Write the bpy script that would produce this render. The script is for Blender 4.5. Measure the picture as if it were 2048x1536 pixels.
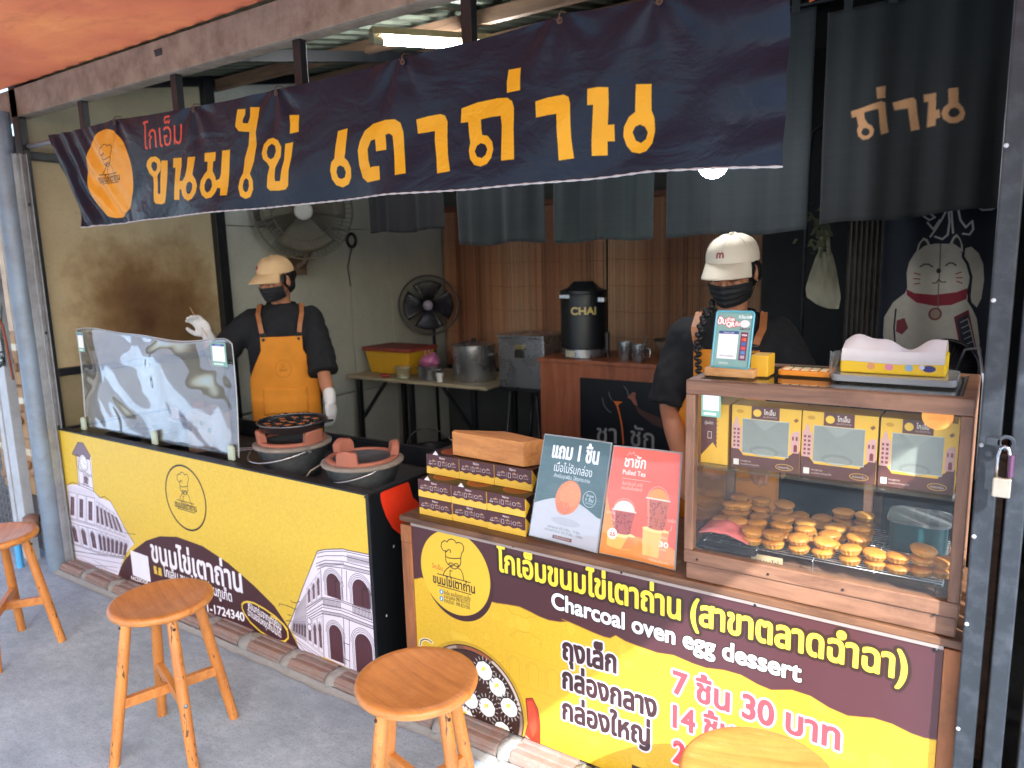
import bpy, math, random
import numpy as np
from mathutils import Vector, Matrix, noise as mnoise
random.seed(7)
for _o in list(bpy.data.objects): bpy.data.objects.remove(_o)
SC = bpy.context.scene
COL = SC.collection
R = math.radians
PI = math.pi
# ---------------------------------------------------------------- camera
cam_d = bpy.data.cameras.new('camera'); cam_d.sensor_width = 36; cam_d.lens = 25.61
cam_d.clip_start = 0.02; cam_d.clip_end = 500
cam = bpy.data.objects.new('camera', cam_d); COL.objects.link(cam)
cam.matrix_world = Matrix(((0.832174, -0.070229, 0.550049, 0.0),
                           (0.553927, 0.150935, -0.818770, -1.82),
                           (-0.025521, 0.986046, 0.164506, 1.60),
                           (0, 0, 0, 1)))
SC.camera = cam
cam_d.dof.use_dof = True; cam_d.dof.focus_distance = 2.15; cam_d.dof.aperture_fstop = 3.2
# ---------------------------------------------------------------- sky, sun, exposure
SUN_DIR = Vector((-0.60, 0.50, -0.62)).normalized()          # the way the light travels
W = bpy.data.worlds.new('World'); SC.world = W; W.use_nodes = True
wn = W.node_tree.nodes; bg = wn['Background']; bg.inputs[1].default_value = 0.15
sky = wn.new('ShaderNodeTexSky'); sky.sky_type = 'NISHITA'; sky.sun_disc = False
sky.sun_elevation = math.asin(-SUN_DIR.z); sky.sun_rotation = math.atan2(-SUN_DIR.x, -SUN_DIR.y)
sky.air_density = 1.0; sky.dust_density = 3.0; sky.ozone_density = 1.0
W.node_tree.links.new(sky.outputs[0], bg.inputs[0])
sl = bpy.data.lights.new('sun', 'SUN'); sl.energy = 3.4; sl.angle = R(0.5); sl.color = (1.0, 0.97, 0.93)
sun = bpy.data.objects.new('sun', sl); COL.objects.link(sun)
sun.rotation_euler = SUN_DIR.to_track_quat('-Z', 'Y').to_euler(); sun.location = (3, -3, 6)
SC.view_settings.view_transform = 'Standard'; SC.view_settings.look = 'None'
SC.view_settings.exposure = 2.0; SC.view_settings.gamma = 1.0; SC.view_settings.use_curve_mapping = False
SC.view_settings.use_white_balance = True; SC.view_settings.white_balance_temperature = 6000
SC.cycles.max_bounces = 8; SC.cycles.diffuse_bounces = 4; SC.cycles.glossy_bounces = 4
SC.cycles.transparent_max_bounces = 16; SC.cycles.transmission_bounces = 6
SC.cycles.use_denoising = True
SC.cycles.sample_clamp_indirect = 6; SC.cycles.caustics_reflective = False; SC.cycles.caustics_refractive = False

# ---------------------------------------------------------------- mesh helpers
class MB:
    def __init__(s): s.v = []; s.f = []
    def add(s, vs, fs):
        b = len(s.v); s.v += [tuple(p) for p in vs]; s.f += [tuple(i + b for i in q) for q in fs]; return s
    def box(s, x0, x1, y0, y1, z0, z1):
        return s.add([(x0,y0,z0),(x1,y0,z0),(x1,y1,z0),(x0,y1,z0),(x0,y0,z1),(x1,y0,z1),(x1,y1,z1),(x0,y1,z1)],
                     [(0,3,2,1),(4,5,6,7),(0,1,5,4),(1,2,6,5),(2,3,7,6),(3,0,4,7)])
    def bar(s, a, b, w, h, up=(0,0,1)):
        a = Vector(a); b = Vector(b); d = (b-a).normalized(); u = Vector(up)
        if abs(d.dot(u)) > .98: u = Vector((0,1,0))
        r = d.cross(u).normalized(); u = r.cross(d)
        vs = [p + r*sx*w/2 + u*sz*h/2 for p in (a, b) for sx, sz in ((-1,-1),(1,-1),(1,1),(-1,1))]
        return s.add(vs, [(0,1,2,3),(7,6,5,4),(0,4,5,1),(1,5,6,2),(2,6,7,3),(3,7,4,0)])
    def tube(s, pts, r, n=10, caps=True, closed=False):
        pts = [Vector(p) for p in pts]; m = len(pts); rr = r if hasattr(r, '__len__') else [r]*m
        b = len(s.v); prev = None
        for i, p in enumerate(pts):
            if closed: d = pts[(i+1) % m] - pts[i-1]
            else: d = pts[min(i+1, m-1)] - pts[max(i-1, 0)]
            d = d.normalized() if d.length > 1e-9 else Vector((0,0,1))
            if prev is None:
                u = Vector((0,0,1)) if abs(d.z) < .9 else Vector((1,0,0)); x = d.cross(u).normalized()
            else:
                x = prev - d*prev.dot(d); x = x.normalized() if x.length > 1e-6 else d.orthogonal().normalized()
            prev = x; y = d.cross(x)
            for k in range(n):
                t = 2*PI*k/n; s.v.append(tuple(p + (x*math.cos(t) + y*math.sin(t))*rr[i]))
        for i in range(m if closed else m-1):
            for k in range(n):
                a0 = b + i*n + k; a1 = b + i*n + (k+1) % n; j = (i+1) % m; b0 = b + j*n + k; b1 = b + j*n + (k+1) % n
                s.f.append((a0, a1, b1, b0))
        if caps and not closed:
            s.f.append(tuple(b + k for k in reversed(range(n)))); s.f.append(tuple(b + (m-1)*n + k for k in range(n)))
        return s
    def lathe(s, prof, n=24, c=(0,0,0), sx=1, sy=1, jag=None, cap=True):
        b = len(s.v); m = len(prof)
        for i, (r, z) in enumerate(prof):
            for k in range(n):
                t = 2*PI*k/n; q = jag(t, i) if jag else 1
                s.v.append((c[0] + r*q*math.cos(t)*sx, c[1] + r*q*math.sin(t)*sy, c[2] + z))
        for i in range(m-1):
            for k in range(n):
                s.f.append((b+i*n+k, b+i*n+(k+1) % n, b+(i+1)*n+(k+1) % n, b+(i+1)*n+k))
        if cap and prof[0][0] > 1e-5: s.f.append(tuple(b + k for k in reversed(range(n))))
        if cap and prof[-1][0] > 1e-5: s.f.append(tuple(b + (m-1)*n + k for k in range(n)))
        return s
    def ell(s, c, r, n=16, m=10, rot=None):
        vs = []; fs = []
        for i in range(m+1):
            ph = PI*i/m
            for k in range(n):
                t = 2*PI*k/n
                p = Vector((r[0]*math.sin(ph)*math.cos(t), r[1]*math.sin(ph)*math.sin(t), -r[2]*math.cos(ph)))
                if rot: p = rot @ p
                vs.append(tuple(Vector(c) + p))
        for i in range(m):
            for k in range(n): fs.append((i*n+k, i*n+(k+1) % n, (i+1)*n+(k+1) % n, (i+1)*n+k))
        return s.add(vs, fs)
    def prism(s, poly, y0, y1):          # polygon in x-z, extruded along y
        n = len(poly)
        return s.add([(x, y0, z) for x, z in poly] + [(x, y1, z) for x, z in poly],
                     [tuple(range(n)), tuple(reversed(range(n, 2*n)))] + [(i, i+n, (i+1) % n + n, (i+1) % n) for i in range(n)])
    def prismz(s, poly, z0, z1):
        n = len(poly)
        return s.add([(x, y, z0) for x, y in poly] + [(x, y, z1) for x, y in poly],
                     [tuple(reversed(range(n))), tuple(range(n, 2*n))] + [(i, (i+1) % n, (i+1) % n + n, i+n) for i in range(n)])
    def sheet(s, fn, nu, nv, th=0.0, nd=(0,1,0)):    # fn(u,v)->point ; thickness along nd
        b = len(s.v); nd = Vector(nd)
        for sd in ((0, 1) if th else (0,)):
            for j in range(nv+1):
                for i in range(nu+1): s.v.append(tuple(Vector(fn(i/nu, j/nv)) + nd*th*sd))
        N = (nu+1)*(nv+1); q = lambda i, j, sd: b + sd*N + j*(nu+1) + i
        for j in range(nv):
            for i in range(nu):
                s.f.append((q(i,j,0), q(i+1,j,0), q(i+1,j+1,0), q(i,j+1,0)))
                if th: s.f.append((q(i,j,1), q(i,j+1,1), q(i+1,j+1,1), q(i+1,j,1)))
        if th:
            for i in range(nu):
                s.f.append((q(i,0,0), q(i,0,1), q(i+1,0,1), q(i+1,0,0))); s.f.append((q(i,nv,0), q(i+1,nv,0), q(i+1,nv,1), q(i,nv,1)))
            for j in range(nv):
                s.f.append((q(0,j,0), q(0,j+1,0), q(0,j+1,1), q(0,j,1))); s.f.append((q(nu,j,0), q(nu,j,1), q(nu,j+1,1), q(nu,j+1,0)))
        return s
    def xf(s, M):
        s.v = [tuple(M @ Vector(p)) for p in s.v]; return s
    def mesh(s, name):
        me = bpy.data.meshes.new(name); me.from_pydata(s.v, [], s.f); me.update(); return me

def boxm(*a): return MB().box(*a)

def root_of(o):
    while o.parent: o = o.parent
    return o
def obj(name, mb, mat, parent=None, smooth=False, bevel=0, uv=None, local=False, label=None, kind=None, seg=2, cat=None, group=None, solid=0, fixn=True, flat_angle=None, sub=0):
    """one mesh object. world coordinates unless local=True; verts are shifted to the thing's own frame"""
    me = mb.mesh(name) if isinstance(mb, MB) else mb
    if uv:
        ul = me.uv_layers.new(name='uv')
        co = [uv(v.co) for v in me.vertices]
        for l in me.loops: ul.data[l.index].uv = co[l.vertex_index]
    if parent is not None and not local:
        rt = root_of(parent); M = Matrix.Translation(rt.location) @ rt.rotation_euler.to_matrix().to_4x4()
        me.transform(M.inverted())
    if fixn:
        import bmesh
        bm = bmesh.new(); bm.from_mesh(me); bmesh.ops.recalc_face_normals(bm, faces=bm.faces); bm.to_mesh(me); bm.free()
    if mat is not None:
        for m_ in (mat if isinstance(mat, (list, tuple)) else [mat]): me.materials.append(m_)
    if smooth:
        me.polygons.foreach_set('use_smooth', [True]*len(me.polygons))
        if flat_angle: me.set_sharp_from_angle(angle=R(flat_angle))
    o = bpy.data.objects.new(name, me); COL.objects.link(o)
    if parent is not None: o.parent = parent
    if bevel:
        md = o.modifiers.new('bevel', 'BEVEL'); md.width = bevel; md.segments = seg; md.limit_method = 'ANGLE'
    if sub:
        md = o.modifiers.new('sub', 'SUBSURF'); md.levels = sub; md.render_levels = sub
    if label: o['label'] = label
    if kind: o['kind'] = kind
    if cat: o['category'] = cat
    if group: o['group'] = group
    return o
def thing(name, label, cat, loc=(0,0,0), rotz=0, group=None):
    o = bpy.data.objects.new(name, None); COL.objects.link(o); o.empty_display_size = .05
    o.location = loc; o.rotation_euler = (0, 0, rotz); o['label'] = label; o['category'] = cat
    if group: o['group'] = group
    return o
def dup(root, loc, rotz=0, label=None):
    r = root.copy(); COL.objects.link(r); r.location = loc; r.rotation_euler = (0, 0, rotz)
    if label: r['label'] = label
    for ch in list(root.children):
        c = ch.copy(); COL.objects.link(c); c.parent = r
        for g in ch.children:
            d = g.copy(); COL.objects.link(d); d.parent = c
    return r
def share(o, parent, loc=(0,0,0), rot=(0,0,0)):      # another alike part sharing mesh data
    c = o.copy(); COL.objects.link(c); c.parent = parent; c.location = loc; c.rotation_euler = rot; return c

# ---------------------------------------------------------------- materials
def srgb(c):
    if isinstance(c, str): c = [int(c[i:i+2], 16)/255 for i in (0, 2, 4)]
    return tuple((x/12.92 if x <= .04045 else ((x+.055)/1.055)**2.4) for x in c)
def mk(name):
    m = bpy.data.materials.new(name); m.use_nodes = True; nt = m.node_tree
    return m, nt, nt.nodes['Principled BSDF']
def nz(nt, scale, detail=5, rough=.6, coord='Object', sc=(1,1,1), dist=0):
    tc = nt.nodes.new('ShaderNodeTexCoord'); mp = nt.nodes.new('ShaderNodeMapping'); mp.inputs['Scale'].default_value = sc
    n = nt.nodes.new('ShaderNodeTexNoise'); n.inputs['Scale'].default_value = scale; n.inputs['Detail'].default_value = detail
    n.inputs['Roughness'].default_value = rough; n.inputs['Distortion'].default_value = dist
    nt.links.new(tc.outputs[coord], mp.inputs[0]); nt.links.new(mp.outputs[0], n.inputs['Vector']); return n.outputs['Fac']
def ramp(nt, fac, stops):
    r = nt.nodes.new('ShaderNodeValToRGB'); el = r.color_ramp.elements
    while len(el) < len(stops): el.new(.5)
    for e, (p, c) in zip(el, stops):
        e.position = p; e.color = (*c, 1) if len(c) == 3 else c
    nt.links.new(fac, r.inputs[0]); return r.outputs[0]
def mixc(nt, fac, a, b, mode='MIX'):
    m = nt.nodes.new('ShaderNodeMix'); m.data_type = 'RGBA'; m.blend_type = mode
    if hasattr(fac, 'links'): nt.links.new(fac, m.inputs[0])
    else: m.inputs[0].default_value = fac
    for i, x in ((6, a), (7, b)):
        if hasattr(x, 'links'): nt.links.new(x, m.inputs[i])
        else: m.inputs[i].default_value = (*x[:3], 1)
    return m.outputs[2]
def bumpn(nt, b, h, strength=.3, dist=.002):
    n = nt.nodes.new('ShaderNodeBump'); n.inputs['Strength'].default_value = strength; n.inputs['Distance'].default_value = dist
    nt.links.new(h, n.inputs['Height']); nt.links.new(n.outputs[0], b.inputs['Normal'])
_mc = {}
def pm(name, col, rough=.6, var=.18, scale=14, metal=0, bump=.15, bscale=None, sc=(1,1,1), dirt=None, dirt_amt=.5, dscale=5, spec=.5, bdist=.002, sheen=0, coat=0):
    if name in _mc: return _mc[name]
    m, nt, b = mk(name); c = srgb(col)
    f = nz(nt, scale, sc=sc)
    base = mixc(nt, f, tuple(x*(1-var) for x in c), tuple(min(1, x*(1+var)) for x in c))
    if dirt is not None:
        g = ramp(nt, nz(nt, dscale, 7, .7, sc=sc), [(.5 - dirt_amt*.15, (0,0,0)), (.72, (1,1,1))])
        k = nt.nodes.new('ShaderNodeMath'); k.operation = 'MULTIPLY'; k.inputs[1].default_value = dirt_amt; nt.links.new(g, k.inputs[0])
        base = mixc(nt, k.outputs[0], base, srgb(dirt))
    nt.links.new(base, b.inputs['Base Color'])
    b.inputs['Roughness'].default_value = rough; b.inputs['Metallic'].default_value = metal
    b.inputs['Specular IOR Level'].default_value = spec
    rr = nt.nodes.new('ShaderNodeMapRange'); rr.inputs['To Min'].default_value = max(.03, rough-.12); rr.inputs['To Max'].default_value = min(1, rough+.15)
    nt.links.new(nz(nt, scale*1.7), rr.inputs[0]); nt.links.new(rr.outputs[0], b.inputs['Roughness'])
    if bump: bumpn(nt, b, nz(nt, bscale or scale*6, 4), bump, bdist)
    if sheen: b.inputs['Sheen Weight'].default_value = sheen
    if coat: b.inputs['Coat Weight'].default_value = coat; b.inputs['Coat Roughness'].default_value = .15
    _mc[name] = m; return m
def wood(name, light, dark, axis='x', scale=9, rough=.5, grime=.25, coat=0):
    if name in _mc: return _mc[name]
    m, nt, b = mk(name)
    sc = {'x': (.12, 1, 1), 'y': (1, .12, 1), 'z': (1, 1, .1)}[axis]
    f = nz(nt, scale*5, 7, .65, sc=sc, dist=.6)
    base = ramp(nt, f, [(.25, srgb(dark)), (.6, srgb(light)), (.85, tuple(min(1, x*1.15) for x in srgb(light)))])
    g = ramp(nt, nz(nt, 6, 8, .75), [(.52, (0,0,0)), (.75, (grime,)*3)])
    base = mixc(nt, g, base, tuple(x*.35 for x in srgb(dark)))
    nt.links.new(base, b.inputs['Base Color']); b.inputs['Roughness'].default_value = rough
    b.inputs['Coat Weight'].default_value = coat; b.inputs['Coat Roughness'].default_value = .2
    bumpn(nt, b, f, .25, .001); _mc[name] = m; return m
def glass(name, tint=(1,1,1), rough=0.0, alpha=.06, refl=1.0, ior=1.4):
    """thin clear sheet: mostly transparent with fresnel reflection"""
    m = bpy.data.materials.new(name); m.use_nodes = True; nt = m.node_tree; nt.nodes.clear()
    out = nt.nodes.new('ShaderNodeOutputMaterial'); tr = nt.nodes.new('ShaderNodeBsdfTransparent'); tr.inputs[0].default_value = (*tint, 1)
    gl = nt.nodes.new('ShaderNodeBsdfGlossy'); gl.inputs['Roughness'].default_value = rough; gl.inputs[0].default_value = (refl, refl, refl, 1)
    df = nt.nodes.new('ShaderNodeBsdfDiffuse'); df.inputs[0].default_value = (.7,.7,.68,1)
    lw_ = nt.nodes.new('ShaderNodeLayerWeight'); pw = nt.nodes.new('ShaderNodeMath'); pw.operation = 'POWER'; pw.inputs[1].default_value = 4.0; nt.links.new(lw_.outputs['Facing'], pw.inputs[0])
    f0 = ((ior-1)/(ior+1))**2; fr = nt.nodes.new('ShaderNodeMath'); fr.operation = 'MULTIPLY_ADD'; fr.inputs[1].default_value = .9; fr.inputs[2].default_value = f0; nt.links.new(pw.outputs[0], fr.inputs[0])
    m1 = nt.nodes.new('ShaderNodeMixShader'); m2 = nt.nodes.new('ShaderNodeMixShader')
    g = nz(nt, 5, 6, .7); rr = ramp(nt, g, [(.35, (alpha*.3,)*3), (.75, (alpha,)*3)])
    nt.links.new(rr, m1.inputs[0]); nt.links.new(tr.outputs[0], m1.inputs[1]); nt.links.new(df.outputs[0], m1.inputs[2])
    nt.links.new(fr.outputs[0], m2.inputs[0]); nt.links.new(m1.outputs[0], m2.inputs[1]); nt.links.new(gl.outputs[0], m2.inputs[2])
    nt.links.new(m2.outputs[0], out.inputs[0]); return m
def emit(name, col, s):
    m = bpy.data.materials.new(name); m.use_nodes = True; nt = m.node_tree; b = nt.nodes['Principled BSDF']
    b.inputs['Base Color'].default_value = (.8,.8,.8,1); b.inputs['Emission Color'].default_value = (*col, 1); b.inputs['Emission Strength'].default_value = s
    return m

# ---------------------------------------------------------------- flat print (drawn by code, in metres)
_glyph = {}
def glyphs(s):
    if s in _glyph: return _glyph[s]
    cu = bpy.data.curves.new('lettering', 'FONT'); cu.body = s; cu.size = 1
    o = bpy.data.objects.new('lettering', cu); COL.objects.link(o)
    dg = bpy.context.evaluated_depsgraph_get()
    c2 = o.evaluated_get(dg).to_curve(dg, apply_modifiers=False)
    polys = []
    for sp in c2.splines:
        bp = sp.bezier_points; P = []; n = len(bp)
        for i in range(n):
            a, b = bp[i], bp[(i+1) % n]
            p0, p1, p2, p3 = (np.array(q[:2]) for q in (a.co, a.handle_right, b.handle_left, b.co))
            for t in np.linspace(0, 1, 6, endpoint=False):
                P.append((1-t)**3*p0 + 3*(1-t)**2*t*p1 + 3*(1-t)*t*t*p2 + t**3*p3)
        if n > 1: polys.append(np.array(P))
    o.to_curve_clear() if hasattr(o, 'to_curve_clear') else None
    bpy.data.objects.remove(o); bpy.data.curves.remove(cu)
    _glyph[s] = polys; return polys
class Canvas:
    def __init__(s, x0, z0, x1, z1, ppm, bg):
        s.x0, s.z0, s.x1, s.z1, s.k = x0, z0, x1, z1, ppm
        s.w = max(4, int(round((x1-x0)*ppm))); s.h = max(4, int(round((z1-z0)*ppm)))
        s.a = np.ones((s.h, s.w, 3), np.float32)*np.array(s.c(bg), np.float32)
    def c(s, c): return [int(c[i:i+2], 16)/255 for i in (0, 2, 4)] if isinstance(c, str) else c
    def comp(s, m, iy, ix, col, alpha=1):
        h, w = m.shape; y0, x0 = max(iy, 0), max(ix, 0); y1, x1 = min(iy+h, s.h), min(ix+w, s.w)
        if y1 <= y0 or x1 <= x0: return
        mm = (m[y0-iy:y1-iy, x0-ix:x1-ix]*alpha)[..., None]; v = s.a[y0:y1, x0:x1]
        v += (np.array(s.c(col), np.float32) - v)*mm
    def mask(s, polys, grow=0):
        ss = 3; K = s.k*ss
        P = [(np.asarray(p, float) - (s.x0, s.z0))*K for p in polys]
        lo = np.min([p.min(0) for p in P], 0); hi = np.max([p.max(0) for p in P], 0); g = int(math.ceil(grow*K)) + 2
        ix = int(math.floor((lo[0]-g)/ss)); iy = int(math.floor((lo[1]-g)/ss))
        wx = int(math.ceil((hi[0]+g)/ss)) - ix + 1; hy = int(math.ceil((hi[1]+g)/ss)) - iy + 1
        if wx*hy > 6e6: return np.zeros((1,1)), 0, 0
        acc = np.zeros((hy*ss, wx*ss+1), np.int16)
        A = np.concatenate([p for p in P]); B = np.concatenate([np.roll(p, -1, 0) for p in P])
        A = A - (ix*ss, iy*ss); B = B - (ix*ss, iy*ss)
        up = B[:,1] > A[:,1]; lo_ = np.where(up[:,None], A, B); hi_ = np.where(up[:,None], B, A); d = np.where(up, 1, -1)
        r0 = np.ceil(lo_[:,1]-.5).astype(int); r1 = np.ceil(hi_[:,1]-.5).astype(int); n = r1 - r0
        ok = n > 0; lo_, hi_, d, r0, n = lo_[ok], hi_[ok], d[ok], r0[ok], n[ok]
        if len(n):
            e = np.repeat(np.arange(len(n)), n); rows = r0[e] + (np.arange(n.sum()) - np.repeat(np.cumsum(n)-n, n))
            t = (rows+.5 - lo_[e,1])/(hi_[e,1]-lo_[e,1]); x = lo_[e,0] + t*(hi_[e,0]-lo_[e,0])
            cx = np.clip(np.ceil(x-.5).astype(int), 0, wx*ss); np.add.at(acc, (np.clip(rows, 0, hy*ss-1), cx), d[e])
        m = np.cumsum(acc, 1)[:, :-1] != 0
        r = grow*K
        if r >= 1:
            o = m.copy(); R_ = int(r)
            for dy in range(-R_, R_+1):
                hw = int(math.sqrt(max(0, r*r-dy*dy)))
                cs = np.cumsum(np.pad(m, ((0,0),(hw+1,hw))), 1, dtype=np.int32); row = (cs[:, 2*hw+1:] - cs[:, :-(2*hw+1)]) > 0
                if dy >= 0: o[dy:] |= row[:m.shape[0]-dy]
                else: o[:dy] |= row[-dy:]
            m = o
        return m.reshape(hy, ss, wx, ss).mean((1, 3)).astype(np.float32), iy, ix
    def fill(s, poly, col, alpha=1, grow=0):
        polys = poly if hasattr(poly[0][0], '__len__') else [poly]
        m, iy, ix = s.mask(polys, grow); s.comp(m, iy, ix, col, alpha); return s
    def rect(s, x0, z0, x1, z1, col, alpha=1): return s.fill([(x0,z0),(x1,z0),(x1,z1),(x0,z1)], col, alpha)
    def oval(s, cx, cz, rx, rz, col, alpha=1, rot=0, n=64):
        return s.fill(s.ovp(cx, cz, rx, rz, rot, n), col, alpha)
    def ovp(s, cx, cz, rx, rz, rot=0, n=64, a0=0, a1=2*PI):
        t = np.linspace(a0, a1, n, endpoint=(a1-a0 < 6.2)); x = rx*np.cos(t); z = rz*np.sin(t); c, q = math.cos(rot), math.sin(rot)
        return np.stack([cx + x*c - z*q, cz + x*q + z*c], 1)
    def stroke(s, pts, w, col, alpha=1, closed=False):
        P = (np.asarray(pts, float) - (s.x0, s.z0))*s.k
        if closed: P = np.concatenate([P, P[:1]])
        r = w*s.k/2; g = r + 2
        ix = int(P[:,0].min()-g); iy = int(P[:,1].min()-g); wx = int(P[:,0].max()+g) - ix + 1; hy = int(P[:,1].max()+g) - iy + 1
        M = np.zeros((hy, wx), np.float32)
        for a, b in zip(P[:-1], P[1:]):
            u0 = max(int(min(a[0], b[0])-g) - ix, 0); u1 = int(max(a[0], b[0])+g) - ix + 1; v0 = max(int(min(a[1], b[1])-g) - iy, 0); v1 = int(max(a[1], b[1])+g) - iy + 1
            X, Y = np.meshgrid(np.arange(u0, min(u1, wx)) + ix + .5, np.arange(v0, min(v1, hy)) + iy + .5)
            d = b-a; L = max((d*d).sum(), 1e-9); t = np.clip(((X-a[0])*d[0] + (Y-a[1])*d[1])/L, 0, 1)
            D = np.hypot(X-a[0]-t*d[0], Y-a[1]-t*d[1]); sub = M[v0:v0+D.shape[0], u0:u0+D.shape[1]]
            np.maximum(sub, np.clip(r-D+.5, 0, 1)*min(1, max(r, .3)*2), out=sub)
        s.comp(M, iy, ix, col, alpha); return s
    def text(s, t, x0, zb, size, col, x1=None, bold=0, out=None, outw=0, center=False, sl=0, wx=1, shadow=None, rise=0):
        """x0 left edge, zb baseline, size = em in metres, x1 = right edge to fit, rise = slope of the baseline"""
        P = glyphs(t)
        if not P: return s
        A = np.concatenate(P); lo, hi = A[:,0].min(), A[:,0].max()
        kx = size*wx if x1 is None else (x1-x0)/(hi-lo)
        if center: x0 = x0 - (hi-lo)*kx/2
        Q = [np.stack([x0 + (p[:,0]-lo)*kx + p[:,1]*size*sl, zb + p[:,1]*size + (p[:,0]-lo)*kx*rise], 1) for p in P]
        if shadow: m, iy, ix = s.mask([q + shadow[0] for q in Q], bold+outw); s.comp(m, iy, ix, shadow[1])
        if out: m, iy, ix = s.mask(Q, bold+outw); s.comp(m, iy, ix, out)
        m, iy, ix = s.mask(Q, bold); s.comp(m, iy, ix, col); return s
    def image(s, name):
        im = bpy.data.images.new(name, s.w, s.h, alpha=False)
        px = np.ones((s.h, s.w, 4), np.float32); px[..., :3] = np.clip(s.a, 0, 1); im.pixels.foreach_set(px.ravel()); im.update(); im.pack(); return im
    def uv(s): return lambda co: ((co.x-s.x0)/(s.x1-s.x0), (co.z-s.z0)/(s.z1-s.z0))
def printed(name, cv, rough=.45, bump=0, bscale=80, var=.06, vscale=30, coat=0, dirt=.12, sheen=0, trans=0):
    m, nt, b = mk(name); im = nt.nodes.new('ShaderNodeTexImage'); im.image = cv.image(name); im.extension = 'EXTEND'
    uvn = nt.nodes.new('ShaderNodeUVMap'); uvn.uv_map = 'uv'; nt.links.new(uvn.outputs[0], im.inputs[0])
    f = nz(nt, vscale, 5); v = ramp(nt, f, [(.2, (1-var,)*3), (.8, (1+var*.5,)*3)])
    c = mixc(nt, 1, im.outputs[0], v, 'MULTIPLY')
    g = ramp(nt, nz(nt, 7, 8, .75), [(.55, (0,0,0)), (.8, (dirt,)*3)]); c = mixc(nt, g, c, (.12,.1,.08))
    nt.links.new(c, b.inputs['Base Color']); b.inputs['Roughness'].default_value = rough
    if bump: bumpn(nt, b, nz(nt, bscale, 4), bump, .002)
    if coat: b.inputs['Coat Weight'].default_value = coat
    if sheen: b.inputs['Sheen Weight'].default_value = sheen
    return m

# ================================================================ THE SETTING
def mat_concrete():
    m, nt, b = mk('concrete')
    big = nz(nt, 2.6, 9, .72); fine = nz(nt, 90, 6, .8); mid = nz(nt, 12, 8, .75, sc=(1, 2.2, 1))
    c = ramp(nt, big, [(.3, srgb('8a9aa6')), (.52, srgb('a6b6c2')), (.72, srgb('bac8d2'))])
    c = mixc(nt, ramp(nt, mid, [(.38, (0,0,0)), (.72, (.6,)*3)]), c, srgb('7a8894'))
    c = mixc(nt, ramp(nt, fine, [(.54, (0,0,0)), (.66, (.6,)*3)]), c, srgb('5c6772'))
    vo = nt.nodes.new('ShaderNodeTexVoronoi'); vo.inputs['Scale'].default_value = 130
    tc = nt.nodes.new('ShaderNodeTexCoord'); nt.links.new(tc.outputs['Object'], vo.inputs['Vector'])
    c = mixc(nt, ramp(nt, vo.outputs['Distance'], [(.10, (.75,)*3), (.2, (0,0,0))]), c, srgb('4c5054'))
    nt.links.new(c, b.inputs['Base Color']); b.inputs['Roughness'].default_value = .88
    bumpn(nt, b, mixc(nt, .5, fine, mid), .55, .004); return m
M_conc = mat_concrete()
obj('pavement', boxm(-30, 8, -3.4, .02, -.14, 0), M_conc, kind='structure')
obj('road', MB().add([(-40,-40,-.14),(40,-40,-.14),(40,-3.4,-.14),(-40,-3.4,-.14)], [(0,1,2,3)]), pm('asphalt', '6c7178', .9, .2, 8, bump=.4), kind='structure')
obj('stall_floor', boxm(-30, 8, .02, 14, -.14, -.004), pm('floor_dark', '5a5c5b', .6, .25, 3, dirt='2c2a28', dirt_amt=.7), kind='structure')

# ---- low course of clay bricks along the foot of the counters
br = thing('brick_kerb', 'low course of reddish clay bricks in grey mortar along the foot of the counters', 'kerb', (-4.2, -.1, 0))
M_brick = pm('clay_brick', '8f6f60', .9, .3, 30, dirt='85837e', dirt_amt=1.0, dscale=22, bump=.6, bscale=60)
M_mort = pm('mortar', '8f8e88', .95, .15, 40, bump=.8, bscale=50, bdist=.006)
def brick_mb(L):
    m = MB(); prof = [(0,0),(0,.012),(.006,.014),(.006,.026),(0,.028),(0,.040),(.006,.042),(.008,.050),(.016,.056),(.028,.056),(.032,.051),(.042,.051),(.046,.056),(.062,.056),(.066,.051),(.076,.051),(.080,.056),(.092,.056),(.094,0)]
    n = len(prof); vs = []
    for x in (-L/2, L/2): vs += [(x, p[0], p[1]) for p in prof]
    m.add(vs, [tuple(range(n)), tuple(reversed(range(n, 2*n)))] + [(i, i+n, (i+1) % n + n, (i+1) % n) for i in range(n)]); return m
x = -4.13; bm0 = None; mort = MB()
while x < -.1:
    L = .205
    if bm0 is None:
        bm0 = obj('brick', brick_mb(L), M_brick, br, local=True); bm0.location = (x+L/2+4.2, 0, 0)
    else: share(bm0, br, (x+L/2+4.2, random.uniform(-.004, .004), random.uniform(-.002, .001)), (0, 0, random.uniform(-.02, .02)))
    x += L
    g = random.uniform(.05, .075)
    q = MB().ell((0,0,0), (g*.75, .058, .036), 14, 8)
    q.v = [(vx*(1+.3*mnoise.noise(Vector((vx*40+x*9, vy*40, vz*40)))), vy*(1+.25*mnoise.noise(Vector((vx*50, vy*50+x, 3)))), max(vz, -.02)*(1+.3*mnoise.noise(Vector((vx*60, vy*60+x, 7))))) for vx, vy, vz in q.v]
    mort.add([(a + x + g/2, b - .048, c + .026) for a, b, c in q.v], q.f)
    x += g
def foot(u, v):
    xx = -4.25 + u*4.25; w = .022 + .016*mnoise.noise(Vector((xx*7, 2, 0))); return (xx, -.1 - w*(1-v) , .003 + .018*v*v + .004*mnoise.noise(Vector((xx*40, v*3, 0)))*v)
mort.sheet(foot, 200, 4)
mort.box(-4.2, -.02, -.055, .0, 0, .046)
obj('mortar', mort, M_mort, br, smooth=True, kind='stuff')

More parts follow.
